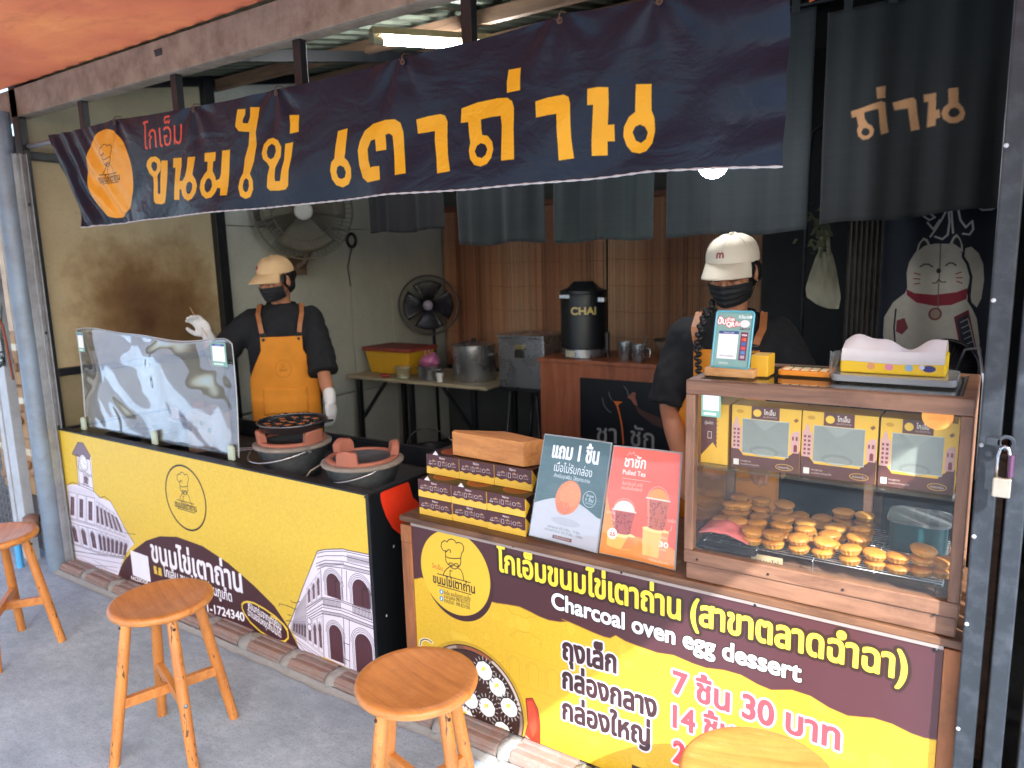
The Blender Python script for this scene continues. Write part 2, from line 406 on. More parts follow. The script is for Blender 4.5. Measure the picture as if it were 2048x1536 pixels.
# ---- left wall: stained boards in a black steel frame
M_black = pm('black_steel', '11151a', .4, .3, 20, dirt='3a3832', dirt_amt=.3, bump=.1)
def mat_wall(name, base, stain=None, sc=(1,1,1)):
    m, nt, b = mk(name); f = nz(nt, 3, 8, .7); c = ramp(nt, f, [(.3, tuple(x*.8 for x in srgb(base))), (.7, srgb(base))])
    c = mixc(nt, ramp(nt, nz(nt, 60, 6, .8), [(.55, (0,0,0)), (.7, (.35,)*3)]), c, srgb('4d4636'))
    if stain:
        (sx, sy, sz), rad, colr = stain
        tc = nt.nodes.new('ShaderNodeTexCoord'); mp = nt.nodes.new('ShaderNodeMapping')
        mp.inputs['Location'].default_value = (-sx/rad[0], -sy/rad[1], -sz/rad[2]); mp.inputs['Scale'].default_value = (1/rad[0], 1/rad[1], 1/rad[2])
        nt.links.new(tc.outputs['Object'], mp.inputs[0]); ln = nt.nodes.new('ShaderNodeVectorMath'); ln.operation = 'LENGTH'; nt.links.new(mp.outputs[0], ln.inputs[0])
        ad = nt.nodes.new('ShaderNodeMath'); ad.operation = 'MULTIPLY_ADD'; ad.inputs[1].default_value = 1.3; nt.links.new(nz(nt, 2.6, 7, .65), ad.inputs[0])
        s2 = nt.nodes.new('ShaderNodeMath'); s2.operation = 'SUBTRACT'; s2.inputs[1].default_value = .65; nt.links.new(ln.outputs['Value'], s2.inputs[0]); nt.links.new(s2.outputs[0], ad.inputs[2])
        c = mixc(nt, ramp(nt, ad.outputs[0], [(.45, (.8,)*3), (1.0, (0,0,0))]), c, srgb('8a6630' if colr[0] in '34' else colr)); g = ramp(nt, ad.outputs[0], [(.05, (.95,)*3), (.9, (0,0,0))])
        c = mixc(nt, g, c, srgb(colr))
    nt.links.new(c, b.inputs['Base Color']); b.inputs['Roughness'].default_value = .75; bumpn(nt, b, nz(nt, 40, 5), .25, .003); return m
lw = thing('side_wall', 'left side wall of fibre boards with a brown grease stain in black steel frame', 'wall', (-4.2, 0, 0))
obj('wall_panel', boxm(-4.23, -4.2, .03, 1.06, 1.10, 2.18), mat_wall('wall_stained', 'c6b68e', ((0, .58, 1.32), (.5, .52, .62), '4a2a0e')), lw, label='board with a large brown grease stain')
obj('wall_panel', boxm(-4.23, -4.2, .03, 1.06, .0, 1.06), mat_wall('wall_stained_low', '9a8e6c'), lw)
obj('wall_panel', boxm(-4.23, -4.2, .03, 1.06, 2.22, 2.74), mat_wall('wall_up', 'b3ab8c'), lw)
M_wallg = mat_wall('wall_green', 'bcbfb2', ((0, 1.75, 2.0), (.5, .5, .4), '8d8a78'))
for (ya, yb, za, zb) in ((1.14, 2.68, 1.885, 3.1), (1.14, 2.225, .64, 1.88), (2.23, 2.68, .64, 1.88), (2.685, 3.36, .64, 3.25), (1.14, 2.68, 0, .62), (2.685, 3.36, 0, .62)):
    obj('wall_panel', boxm(-4.23, -4.202, ya, yb, za, zb), M_wallg, lw, bevel=.002)
for (ya, yb, za, zb, w) in ((.0, .035, .0, 2.7, .04), (1.06, 1.13, 0, 3.0, .05), (.035, 1.06, 1.06, 1.10, .035), (.035, 1.06, 2.18, 2.22, .035)):
    obj('frame_bar', boxm(-4.235, -4.2+w, ya, yb, za, zb), M_black, lw, bevel=.003)
obj('frame_bar', MB().bar((-4.19, .0, 2.53), (-4.19, 3.36, 3.2), .04, .05), M_black, lw)
obj('light_leak_blocker', boxm(-4.30, -4.24, .04, 3.45, 0, 3.4), M_wallg, lw)  # unseen sheet added behind the boards to stop light leaking through their gaps
# ---- back wall and right side
bw = thing('back_wall', 'dim plain wall at the back of the stall behind the bamboo blinds', 'wall', (-2, 3.4, 0))
obj('wall_panel', boxm(-4.3, .2, 3.42, 3.47, 0, 3.4), pm('back_wall', '4a4b46', .85, .2, 3), bw)
rw = thing('right_wall', 'dark right side wall of the stall behind the cat banner', 'wall', (.2, 1.8, 0))
obj('wall_panel', boxm(.2, .24, .3, 3.42, 0, 3.2), pm('right_wall', '2e3230', .85, .3, 3), rw)
# corrugated sheet strip between bag and cat banner
cs = MB(); 
def corr(u, v): return (-.62 + u*.2, 1.98 + .008*math.sin(u*2*PI*9), .5 + v*1.9)
cs.sheet(corr, 108, 1, .002)
o = obj('corrugated_sheet', cs, pm('corrugated', '77726a', .5, .15, 5, metal=.3, dirt='38332d', dirt_amt=.6), label='narrow grey corrugated sheet strip left of the cat banner', cat='metal sheet', smooth=True)
o = obj('partition_board', boxm(-1.18, .19, 2.6, 2.63, 0, 2.7), pm('partition', '26292a', .8, .3, 4), label='dark partition board behind the seller and the hanging bag', cat='partition')
# ---- roof
rf = thing('corrugated_roof', 'greenish corrugated metal roof on brown purlins over the stall', 'roof', (-2, 1.6, 2.8))
M_roof = pm('roof_sheet', '7d8573', .55, .2, 2.5, dirt='3d3c33', dirt_amt=.6, metal=.2)
def roofs(x0, x1):
    return lambda u, v: (x0 + u*(x1-x0), -.02 + v*3.5, 2.57 + .2*(-.02 + v*3.5) + .014*(1 if (int((x0+u*(x1-x0)+20)*16) % 2) else -1))
for i in range(5):
    x0 = -4.4 + i*.95
    obj('roof_sheet', MB().sheet(roofs(x0, x0+.95), 96, 2, .0015, (0,0,1)), M_roof, rf)
M_purl = wood('purlin_wood', '8d6f55', '5b4635', 'x', 5, .7)
for y in (.42, 1.15, 1.9, 2.7):
    obj('purlin', boxm(-4.2, .2, y, y+.035, 2.475+.2*y, 2.54+.2*y).box(-4.2, .2, y+.035, y+.075, 2.525+.2*y, 2.54+.2*y), M_purl, rf, bevel=.002)
for xr in (-2.9, -1.2):
    obj('rafter', MB().bar((xr, 0.0, 2.46), (xr, 3.4, 3.14), .05, .05), M_black, rf)
# ---- front beam frame
M_beam = pm('beam_paint', '9b8b78', .7, .15, 10, dirt='5b4636', dirt_amt=.75, dscale=9, bump=.5, bscale=40)
fb = thing('front_beam', 'dusty brown roof beam with black hanging studs across the stall front', 'beam', (-2.2, 0, 2.38))
obj('beam', boxm(-4.75, .35, 0, .012, 2.385, 2.52).box(-4.75, .35, 0.012, .07, 2.385, 2.397).box(-4.75, .35, .012, .06, 2.508, 2.52), M_beam, fb, bevel=.003)
for xs in (-3.595, -2.85, -2.105, -1.365, -.62): obj('stud', boxm(xs-.019, xs+.019, .018, .05, 2.22, 2.386), M_black, fb, bevel=.003)
obj('rail', MB().tube([(-4.33, .032, 2.245), (.02, .032, 2.205)], .013, 10), pm('rail_grey', '8b8d90', .4, .15, 20, metal=.4), fb, smooth=True, flat_angle=40)
# ---- awning
m, nt, b = mk('awning_cloth')
c = ramp(nt, nz(nt, 1.1, 6, .6), [(.3, srgb('a85a3e')), (.5, srgb('bf6b48')), (.66, srgb('d3834e'))])
c = mixc(nt, ramp(nt, nz(nt, 3, 8, .8, sc=(1,3,1)), [(.5, (0,0,0)), (.75, (.55,)*3)]), c, srgb('8a4a35'))
nt.links.new(c, b.inputs['Base Color']); b.inputs['Roughness'].default_value = .8
tl = nt.nodes.new('ShaderNodeBsdfTranslucent'); nt.links.new(c, tl.inputs[0]); ms = nt.nodes.new('ShaderNodeMixShader'); ms.inputs[0].default_value = .11
nt.links.new(b.outputs[0], ms.inputs[1]); nt.links.new(tl.outputs[0], ms.inputs[2]); nt.links.new(ms.outputs[0], nt.nodes['Material Output'].inputs[0])
bumpn(nt, b, nz(nt, 200, 3), .15, .001)
def awn(u, v):
    x = -6.2 + u*7.35; y = .01 - v*3.5
    z = 2.535 - .05*math.sin(PI*min(1, v*1.5))*1 + .012*math.sin(x*2.1 + y*1.3)*v + .02*v
    z += .010*math.exp(-((y + .32 + .16*(x+3.4))/.02)**2) if x < -1.5 else 0
    z += .006*mnoise.noise(Vector((x*1.5, y*3, 0)))
    return (x, y, z)
o = obj('awning', MB().sheet(awn, 180, 120), m, label='faded orange fabric awning stretched out from the front beam', cat='awning', smooth=True, fixn=False)
# ---- left posts
M_post = pm('post_grey', '7c8c9b', .42, .12, 6, metal=.25, dirt='5b4a3c', dirt_amt=.45, dscale=8)
M_post2 = pm('post_light', 'b9bec2', .5, .1, 8, metal=.2, dirt='6b6258', dirt_amt=.4)
o = obj('support_post', MB().tube([(-4.2, -.075, .0), (-4.2, -.075, 2.40)], .052, 20), M_post, label='thick round grey steel post at the left end of the counter', cat='post', smooth=True, flat_angle=40)
lf = thing('door_track', 'thin aluminium door track standing between round post and black frame', 'frame', (-4.13, -.01, 0))
obj('track', boxm(-4.16, -4.147, -.06, .0, .02, 2.2).box(-4.147, -4.12, -.004, .0, .02, 2.2).box(-4.147, -4.125, -.03, -.026, .02, 2.2), pm('alu', 'a3a6a8', .4, .15, 30, metal=.5, dirt='4a4038', dirt_amt=.5), lf, bevel=.001)
for z in (1.95, 1.3, .8): obj('screw', MB().ell((-4.118, -.02, z), (.004, .006, .009), 8, 6), M_black, lf)
lc = thing('channel_post', 'pale lipped channel post standing left of the round post', 'post', (-4.5, -.07, 0))
obj('post', boxm(-4.56, -4.47, -.1, -.096, 0, 2.5).box(-4.474, -4.47, -.096, -.05, 0, 2.5).box(-4.56, -4.556, -.096, -.05, 0, 2.5), M_post2, lc, bevel=.001)
obj('post', boxm(-4.63, -4.585, -.1, -.06, 0, 2.5), M_post2, lc, bevel=.003)
fe = thing('mesh_fence', 'crimped wire mesh fence in pale steel frame at far left', 'fence', (-5.1, 0, 0))
obj('fence_frame', boxm(-4.72, -4.68, -.02, .02, 0, 1.5).box(-6.4, -4.72, -.02, .02, 1.46, 1.5).box(-6.4, -4.72, -.02, .02, .02, .06), M_post2, fe, bevel=.003)
M_wire = pm('wire', '8f8d88', .4, .2, 40, metal=.7, dirt='4f3c2c', dirt_amt=.5)
wr = MB()
for i in range(34):
    x = -6.36 + i*.05; wr.tube([(x + .004*(-1)**k, .004*(-1)**k, .06 + k*.025) for k in range(57)], .0018, 4)
for j in range(28):
    z = .085 + j*.05; wr.tube([(-6.4 + k*.025, -.004*(-1)**k, z + .004*(-1)**k) for k in range(68)], .0018, 4)
obj('wire_mesh', wr, M_wire, fe, kind='stuff')
# mesh strip between the posts
ws = thing('mesh_strip', 'narrow strip of black backed square wire mesh between the left posts', 'wire mesh', (-4.37, -.03, 0))
wm = MB()
for i in range(5): wm.tube([(-4.46 + i*.045, -.03, .05), (-4.46 + i*.045, -.03, 2.3)], .0016, 4)
for j in range(56): wm.tube([(-4.47, -.03, .06+j*.04), (-4.25, -.03, .06+j*.04)], .0016, 4)
obj('wire_mesh', wm, M_wire, ws, kind='stuff')
obj('backing', boxm(-4.47, -4.24, .0, .006, 0, 2.3), pm('dark_board', '3a4148', .8, .3, 10), ws)
# things behind the fence
M_card = pm('cardboard', 'b08d63', .85, .15, 8, dirt='6d5138', dirt_amt=.4)
for k, (x0, x1, y0, y1, z0, z1, lb) in enumerate(((-6.3, -4.85, .5, .9, 0, .42, 'large brown cardboard box at the bottom behind the wire fence'), (-6.2, -4.95, .5, .85, .425, .80, 'brown cardboard box in the middle of the pile behind the wire fence'), (-6.3, -4.9, .55, .9, .805, 1.18, 'brown cardboard box on top of the pile behind the wire fence'))):
    t = thing('cardboard_box', lb, 'box', ((x0+x1)/2, (y0+y1)/2, z0), 0, 'cardboard boxes behind the fence')
    obj('carton', boxm(x0, x1, y0, y1, z0, z1), M_card, t, bevel=.01)
    obj('tape', boxm(x0-.001, x1+.001, (y0+y1)/2-.03, (y0+y1)/2+.03, z1, z1+.0015).box(x0-.002, x1+.002, y0-.002, y0, z1-.12, z1-.07), pm('tape', 'd8c9a8', .3, .05, 10), t)
    rg = MB()
    for q in range(14):
        a = x0 + .1 + q*(x1-x0-.2)/13; rg.ell((a, y0-.02, z0+.12+.14*((q*37) % 10)/10), (.05, .03, .035), 8, 6)
    obj('rags', rg, pm('rags', '9c7a5a', .9, .4, 20), t, kind='stuff', smooth=True)
sh = obj('shed_wall', boxm(-9, -4.3, 1.4, 1.45, 0, 2.6), pm('shed', '6b5f50', .9, .25, 2, dirt='3a3028', dirt_amt=.6), label='dull brown wall behind the cardboard boxes at far left', cat='wall')
# blue pipe and brown cap
bp = thing('water_pipe', 'light blue plastic water pipe elbow rising from the floor by the left post', 'pipe', (-4.43, -.16, 0))
obj('pipe', MB().tube([(-4.43, -.17, 0), (-4.43, -.17, .19)], .017, 14), pm('blue_pvc', '4fa3d8', .35, .08, 20), bp, smooth=True, flat_angle=40)
obj('elbow', MB().tube([(-4.43, -.17, .15), (-4.43, -.17, .205), (-4.424, -.165, .222), (-4.405, -.155, .23), (-4.37, -.14, .23)], .022, 14), pm('blue_pvc2', '62b5e6', .35, .08, 20), bp, smooth=True, flat_angle=40)
obj('stub', MB().tube([(-4.385, -.147, .23), (-4.34, -.13, .235)], .018, 12), pm('rusty', '6d4433', .7, .3, 30), bp, smooth=True, flat_angle=40)
cp = thing('junction_cap', 'round brown plastic cap fitting behind the blue pipe', 'fitting', (-4.32, -.13, .2))
obj('cup', MB().lathe([(.03, 0), (.036, .02), (.037, .10)], 18, (-4.315, -.13, .19)), pm('brown_pl', '7d5f50', .5, .15, 20), cp, smooth=True, flat_angle=40)
obj('lid', MB().lathe([(.042, 0), (.042, .03), (.03, .04), (0, .042)], 18, (-4.315, -.13, .27)), pm('brown_pl', '7d5f50'), cp, smooth=True, flat_angle=40)
# bracket arm, rusty hook, wires on the post
ba = thing('pipe_bracket', 'grey steel pipe arm bolted to a small plate on the left post', 'bracket', (-4.42, -.12, 1.55))
obj('plate', boxm(-4.44, -4.36, -.128, -.12, 1.50, 1.60), M_post2, ba, bevel=.002)
obj('arm', MB().tube([(-4.41, -.13, 1.54), (-4.62, -.42, 1.56)], .016, 12), M_post2, ba, smooth=True, flat_angle=40)
for p in ((-4.43, 1.59), (-4.37, 1.59), (-4.37, 1.51)): obj('bolt', MB().lathe([(.006, 0), (.006, .006)], 6, (0,0,0)).xf(Matrix.Translation((p[0], -.129, p[1])) @ Matrix.Rotation(R(90), 4, 'X')), M_wire, ba)
obj('wall_hook', MB().tube([(-4.40, -.11, 1.49), (-4.42, -.12, 1.40), (-4.36, -.12, 1.34), (-4.35, -.11, 1.05)], .007, 8), pm('rust', '8a4f36', .8, .3, 40), label='bent rusty iron hook bar tied to the left post', cat='hook', smooth=True)
tw = MB()
for k in range(5):
    tw.tube([(-4.40 + .03*math.sin(k), -.105, 1.48 - .02*k), (-4.41 + .01*k, -.12, 1.28), (-4.38, -.125, 1.16 - .01*k)], .0015, 5)
for k in range(14):
    a = random.uniform(0, 6.28); tw.tube([(-4.38, -.125, 1.16), (-4.38 + .035*math.cos(a), -.14, 1.16 + .035*math.sin(a)), (-4.38 + .04*math.cos(a+1), -.15, 1.15 + .03*math.sin(a+1.3))], .003, 5)
obj('wire_tangle', tw, pm('green_wire', '2c3b36', .6, .3, 50), label='tangle of dark twisted wires knotted on the left post', cat='wire', smooth=True)
obj('cable', MB().tube([(-4.76, -.25, 1.21), (-4.70, -.24, 1.23), (-4.5, -.13, 1.19), (-4.4, -.12, 1.2)], .005, 6).tube([(-4.74, -.25, 1.23), (-4.69, -.25, 1.12), (-4.68, -.25, .9), (-4.70, -.25, .78)], .0055, 6), pm('cable', '1b1c20', .4, .1, 20), label='loose black electric cable dangling beside the left fence', cat='cable', smooth=True)
# ---- right posts with padlock
M_rp = pm('right_post', '22272d', .45, .15, 8, metal=.1, dirt='6b7078', dirt_amt=.2, dscale=20)
p1 = thing('gate_post', 'dark grey square steel post with bolts at the right end of counter', 'post', (.0, 0, 0))
obj('post', boxm(-.018, .022, -.055, -.015, 0, 2.6), M_rp, p1, bevel=.004)
for z in (.25, .55, .8, 1.0, 1.2, 1.5, 1.8): obj('bolt', MB().ell((-.012, -.056, z), (.0045, .003, .0045), 8, 6), M_post2, p1)
p2 = thing('folding_gate', 'dark folding gate stile with vertical slats beside the right post', 'gate', (.09, -.05, 0))
obj('stile', boxm(.038, .072, -.07, -.04, 0, 2.5), M_rp, p2, bevel=.003)
obj('stile', boxm(.10, .14, -.06, -.02, 0, 2.5), M_rp, p2, bevel=.003)
for k in range(4): obj('slat', boxm(.16+k*.05, .19+k*.05, -.03-.02*(k % 2), -.01-.02*(k % 2), 0, 2.5), M_rp, p2, bevel=.003)
obj('hasp', MB().lathe([(.009, 0), (.016, 0), (.016, .004), (.009, .004), (.009, 0)], 20, cap=False).xf(Matrix.Translation((.03, -.078, 1.215)) @ Matrix.Rotation(R(90), 4, 'X')).box(-.005, .02, -.082, -.07, 1.208, 1.222), M_rp, p2, bevel=.001)
pl = thing('padlock', 'silver padlock with purple tag hanging from the gate hasp', 'padlock', (.03, -.085, 1.12))
obj('body', boxm(.012, .044, -.10, -.084, 1.105, 1.145), pm('brass', 'b5aa98', .35, .1, 30, metal=.8), pl, bevel=.003)
obj('shackle', MB().tube([(.018, -.092, 1.145), (.018, -.092, 1.19), (.021, -.092, 1.205), (.028, -.092, 1.211), (.035, -.092, 1.205), (.038, -.092, 1.19), (.038, -.092, 1.145)], .0035, 8), pm('chrome', 'b5b5b8', .12, .05, 30, metal=1), pl, smooth=True)
obj('sleeve', MB().tube([(.0405, -.097, 1.150), (.0405, -.097, 1.195)], .005, 8), pm('purple', '4a2844', .4, .1, 20), pl, smooth=True, flat_angle=40)

# ================================================================ COUNTERS AND THEIR PRINTED PANELS
def text2(cv, s, p0, p1, size, col, **k):
    return cv.text(s, p0[0], p0[1], size, col, x1=p1[0], rise=(p1[1]-p0[1])/(p1[0]-p0[0]), **k)
YEL = 'd9b83f'; YELB = 'cfa827'; BRN = '46262a'; INK = '241a17'
LC = (-1.468, .572); LR = .148
L_HAT = [(-1.498,0.642),(-1.514,0.644),(-1.522,0.655),(-1.518,0.671),(-1.506,0.680),(-1.494,0.677),(-1.488,0.686),(-1.473,0.692),(-1.460,0.688),(-1.456,0.681),(-1.445,0.686),(-1.432,0.684),(-1.424,0.674),(-1.427,0.659),(-1.435,0.648),(-1.439,0.630)]
L_HATL = [(-1.503,0.645),(-1.504,0.632),(-1.503,0.606),(-1.494,0.597)]
L_BAND = [(-1.504,0.625),(-1.492,0.621),(-1.467,0.624),(-1.439,0.631)]
L_IN = [(-1.481,0.642),(-1.482,0.651),(-1.491,0.651),(-1.500,0.641)]
L_FACE = [(-1.439,0.631),(-1.439,0.616),(-1.443,0.605),(-1.453,0.595),(-1.465,0.587),(-1.477,0.587),(-1.486,0.592)]
L_MOU = [(-1.494,0.597),(-1.485,0.605),(-1.475,0.605),(-1.470,0.600),(-1.464,0.607),(-1.455,0.608),(-1.447,0.602)]
L_MOU2 = [(-1.494,0.597),(-1.484,0.596),(-1.470,0.600),(-1.458,0.598),(-1.447,0.602)]
L_BODY = [(-1.518,0.551),(-1.513,0.565),(-1.502,0.579),(-1.484,0.593),(-1.475,0.593)]
L_BODY2 = [(-1.454,0.594),(-1.441,0.590),(-1.433,0.577),(-1.429,0.556)]
L_L1 = [(-1.543,0.553),(-1.402,0.553)]
L_COL = [(-1.488,0.554),(-1.487,0.577),(-1.478,0.577)]
L_T = [(-1.564,0.517),(-1.385,0.518)]
L_L2 = [(-1.544,0.511),(-1.401,0.511)]
L_NM = [(-1.565,0.570),(-1.519,0.568)]
def logo(cv, cx, cz, r, col=INK, w=.010, name='b0392b', sx=1.0, txt=True, small=False):
    f = lambda P: [(cx + (x-LC[0])/LR*r*sx, cz + (z-LC[1])/LR*r) for x, z in P]
    w = w*r/.148*.148*2.0
    for P in (L_HAT, L_HATL, L_BAND, L_IN, L_FACE, L_MOU, L_MOU2, L_BODY, L_BODY2, L_L1, L_COL): cv.stroke(f(P), w, col)
    q = f([(-1.4725, .556), (-1.4725, .548), (-1.4655, .556), (-1.4655, .548)])
    for p in q: cv.oval(p[0], p[1]-.02*r, .012*r, .012*r, col)
    if txt:
        a, b = f(L_T); text2(cv, 'ขนมไข่เตาถ่าน', a, b, .30*r, col, bold=.008*r)
        if not small:
            cv.stroke(f(L_L2), w, col); a, b = f(L_NM); text2(cv, 'โกเอ็ม', a, b, .15*r, name)
# ---------------------------------------------------------------- stove counter print
CA = Canvas(-4.147, .045, -1.862, .779, 720, YEL)
rs = np.random.RandomState(3)
nn = rs.rand(CA.h//6+2, CA.w//6+2); nn = np.kron(nn, np.ones((6,6)))[:CA.h, :CA.w]
CA.a += ((nn-.5)*.035)[..., None]*np.array([1,1,.7], np.float32)
PAPER = 'ded8e2'; LINE = '2b2026'; DARKW = '45222a'
def facade(cv, q, nx, ny, arch=True, col=DARKW, lw=.0028, fw=.55, fh=.62, base=.06):
    """row of windows mapped on a four-cornered wall q = lower left, lower right, upper right, upper left"""
    q = [np.array(p, float) for p in q]; P = lambda u, v: tuple((q[0]*(1-u) + q[1]*u)*(1-v) + (q[3]*(1-u) + q[2]*u)*v)
    for j in range(ny):
        v0 = j/ny
        for dv in (.0, .045, .93): cv.stroke([P(u, v0 + dv/ny) for u in np.linspace(0, 1, 6)], lw*.8, LINE, .8)
        for i in range(nx):
            u0 = (i + (1-fw)/2)/nx; u1 = u0 + fw/nx; va = v0 + (.1+base)/ny; vb = v0 + (.1+base+fh*.7)/ny; vt = v0 + (.1+base+fh)/ny
            ar = [P(u0, va), P(u0, vb)] + [P((u0+u1)/2 - (u1-u0)/2*math.cos(t), vb + (vt-vb)*math.sin(t)) for t in np.linspace(0, PI, 10)] + [P(u1, vb), P(u1, va)]
            if not arch: ar = [P(u0, va), P(u0, vt), P(u1, vt), P(u1, va)]
            cv.fill(ar, col, .82); cv.stroke(ar, lw, LINE, .9)
            d = .1*(u1-u0)
            if arch: cv.stroke([P((u0+u1)/2 - (u1-u0)*.66*math.cos(t), vb + (vt-vb)*1.25*math.sin(t)) for t in np.linspace(0, PI, 10)], lw, LINE, .9)
            cv.stroke([P((u0+u1)/2, va), P((u0+u1)/2, vt)], lw*.7, PAPER, .5); cv.stroke([P(u0, (va+vb)/2), P(u1, (va+vb)/2)], lw*.7, PAPER, .5)
            for uu in (i/nx + .06/nx, i/nx + .13/nx, (i+1)/nx - .08/nx): cv.stroke([P(uu, v0+.05/ny), P(uu, v0+.92/ny)], lw*.7, LINE, .75)
def hatch(cv, q, n, a=.35, lw=.0012, col=LINE):
    q = [np.array(p, float) for p in q]
    for t in np.linspace(.02, .98, n):
        cv.stroke([q[0]*(1-t)+q[1]*t, q[3]*(1-t)+q[2]*t], lw, col, a)
# left: street of shophouses with a clock tower
street = [(-4.129,0.475),(-4.004,0.498),(-3.849,0.485),(-3.787,0.458),(-3.688,0.456),(-3.635,0.402),(-3.577,0.335),(-3.504,0.268),(-3.607,0.188),(-3.700,0.057),(-3.795,0.045),(-4.126,0.035),(-4.156,0.103)]
CA.fill(street, PAPER)
CA.fill([(-3.972,0.689),(-3.831,0.675),(-3.846,0.483),(-3.997,0.490)], PAPER)
CA.fill([(-4.023,0.665),(-3.947,0.734),(-3.894,0.736),(-3.831,0.675),(-3.844,0.655)], '7a6a78')
CA.stroke([(-4.023,0.665),(-3.947,0.734),(-3.894,0.736),(-3.831,0.675)], .003, LINE)
CA.stroke([(-4.024,0.660),(-3.844,0.655)], .005, LINE)
for st in ([(-3.992,0.659),(-3.997,0.490)], [(-3.964,0.663),(-3.988,0.491)], [(-3.844,0.655),(-3.846,0.483)], [(-3.974,0.587),(-3.847,0.568)], [(-3.992,0.509),(-3.846,0.499)], [(-3.967,0.579),(-3.849,0.560)]):
    CA.stroke(st, .0025, LINE)
cc = (-3.914,0.628)
CA.oval(cc[0], cc[1], .040, .044, 'f4f2f5'); CA.stroke(CA.ovp(cc[0], cc[1], .040, .044), .003, LINE, closed=True); CA.stroke(CA.ovp(cc[0], cc[1], .032, .036), .0012, LINE, closed=True)
for k in range(12): CA.stroke([(cc[0]+.032*math.cos(k*PI/6), cc[1]+.036*math.sin(k*PI/6)), (cc[0]+.026*math.cos(k*PI/6), cc[1]+.030*math.sin(k*PI/6))], .002, LINE)
CA.stroke([(cc[0]-.010, cc[1]+.022), cc, (cc[0]+.022, cc[1]-.008)], .003, LINE)
CA.stroke(CA.ovp(cc[0]-.062, cc[1]+.0, .010, .040), .002, LINE, closed=True)
facade(CA, [(-3.949,0.507),(-3.888,0.502),(-3.874,0.564),(-3.934,0.569)], 1, 1)
A1 = [(-4.165,0.279),(-3.877,0.289),(-3.838,0.459),(-4.121,0.452)]
facade(CA, A1, 3, 1, arch=False, fw=.38)
facade(CA, [(-4.148,0.135),(-3.859,0.140),(-3.870,0.280),(-4.167,0.269)], 3, 1, fw=.42)
facade(CA, [(-3.868,0.290),(-3.579,0.285),(-3.650,0.403),(-3.838,0.445)], 6, 1, arch=False, fw=.5, lw=.0016)
facade(CA, [(-3.859,0.140),(-3.604,0.166),(-3.549,0.277),(-3.865,0.281)], 7, 1, fw=.6, lw=.0016)
hatch(CA, [(-3.878,0.284),(-3.504,0.268),(-3.577,0.335),(-3.829,0.460)], 40, .45)
hatch(CA, [(-3.859,0.140),(-3.612,0.164),(-3.520,0.265),(-3.843,0.285)], 34, .55)
hatch(CA, [(-4.123,0.447),(-3.840,0.449),(-3.850,0.483),(-4.129,0.475)], 30, .6)
CA.stroke([(-4.129,0.475),(-4.058,0.500),(-4.004,0.498),(-3.849,0.485),(-3.787,0.458),(-3.742,0.474),(-3.688,0.456),(-3.635,0.402),(-3.577,0.335),(-3.504,0.268)], .003, LINE)
for k in range(7):
    CA.stroke([(-4.159,0.093),(-3.860,0.135),(-3.585,0.179)], .001, LINE)
for st in ([(-4.147,0.100),(-3.861,0.130),(-3.612,0.164)], [(-4.134,0.078),(-3.867,0.105),(-3.635,0.132)], [(-4.122,0.051),(-3.704,0.074)], [(-4.090,0.067),(-3.948,0.059),(-3.699,0.099)], [(-3.941,0.089),(-3.806,0.071)]):
    CA.stroke(st, .002, LINE, .6)
CA.stroke([(-3.590,0.308),(-3.486,0.319)], .002, LINE)
# right: curved corner building with arcades
C8o = None
CA.fill([(-2.150,0.508),(-2.104,0.525),(-2.002,0.548),(-1.983,0.547),(-1.864,0.554),(-1.869,0.083),(-1.971,0.051),(-2.052,0.055),(-2.149,0.060),(-2.301,0.035),(-2.322,0.095),(-2.364,0.137),(-2.342,0.171),(-2.286,0.270),(-2.256,0.327),(-2.238,0.365)], PAPER)
QR_ = dict(up=[(-2.014,0.337),(-1.876,0.335),(-1.870,0.486),(-2.008,0.474)], lo=[(-2.036,0.055),(-1.880,0.051),(-1.870,0.273),(-2.019,0.266)],
           upl=[(-2.143,0.317),(-2.021,0.336),(-2.015,0.472),(-2.144,0.439)], lol=[(-2.149,0.060),(-2.042,0.058),(-2.027,0.264),(-2.150,0.248)])
def arch1(c, w, zt, zb, sh=0, lw=.004):
    x0, x1 = c-w/2, c+w/2
    P = [(x0, zb+sh), (x0, zt-w*.55)] + [(c - w/2*math.cos(t), zt-w*.55 + w*.55*math.sin(t)) for t in np.linspace(0, PI, 14)] + [(x1, zt-w*.55), (x1, zb)]
    CA.fill(P, DARKW, .95); CA.stroke(P, lw*.5, LINE)
    for g in (1.18, 1.34, 1.5): CA.stroke([(c - w*g/2*math.cos(t), zt-w*.55 + w*.55*g*math.sin(t)) for t in np.linspace(0, PI, 14)], .0016, LINE)
    for g in (1.18, 1.34):
        CA.stroke([(c-w*g/2, zt-w*.55), (c-w*g/2, zb)], .0016, LINE); CA.stroke([(c+w*g/2, zt-w*.55), (c+w*g/2, zb)], .0016, LINE)
    for k in range(7): CA.stroke([(x0+w*(k+.5)/7, zb), (x0+w*(k+.5)/7, zt-w*.3)], .0012, '8a6a70', .7)
for (tp, bt, wd) in (((-2.071,0.432), (-2.074,0.334), .075), ((-1.923,0.442), (-1.926,0.332), .085),
                     ((-2.075,0.217), (-2.083,0.065), .072), ((-1.923,0.221), (-1.932,0.044), .09)):
    arch1((tp[0]+bt[0])/2, wd, tp[1], bt[1])
arch1(*[((-1.896,0.408))[0], .034, ((-1.896,0.412))[1], ((-1.902,0.338))[1]])
arch1(*[((-2.048,0.409))[0], .02, ((-2.048,0.409))[1], ((-2.054,0.342))[1]])
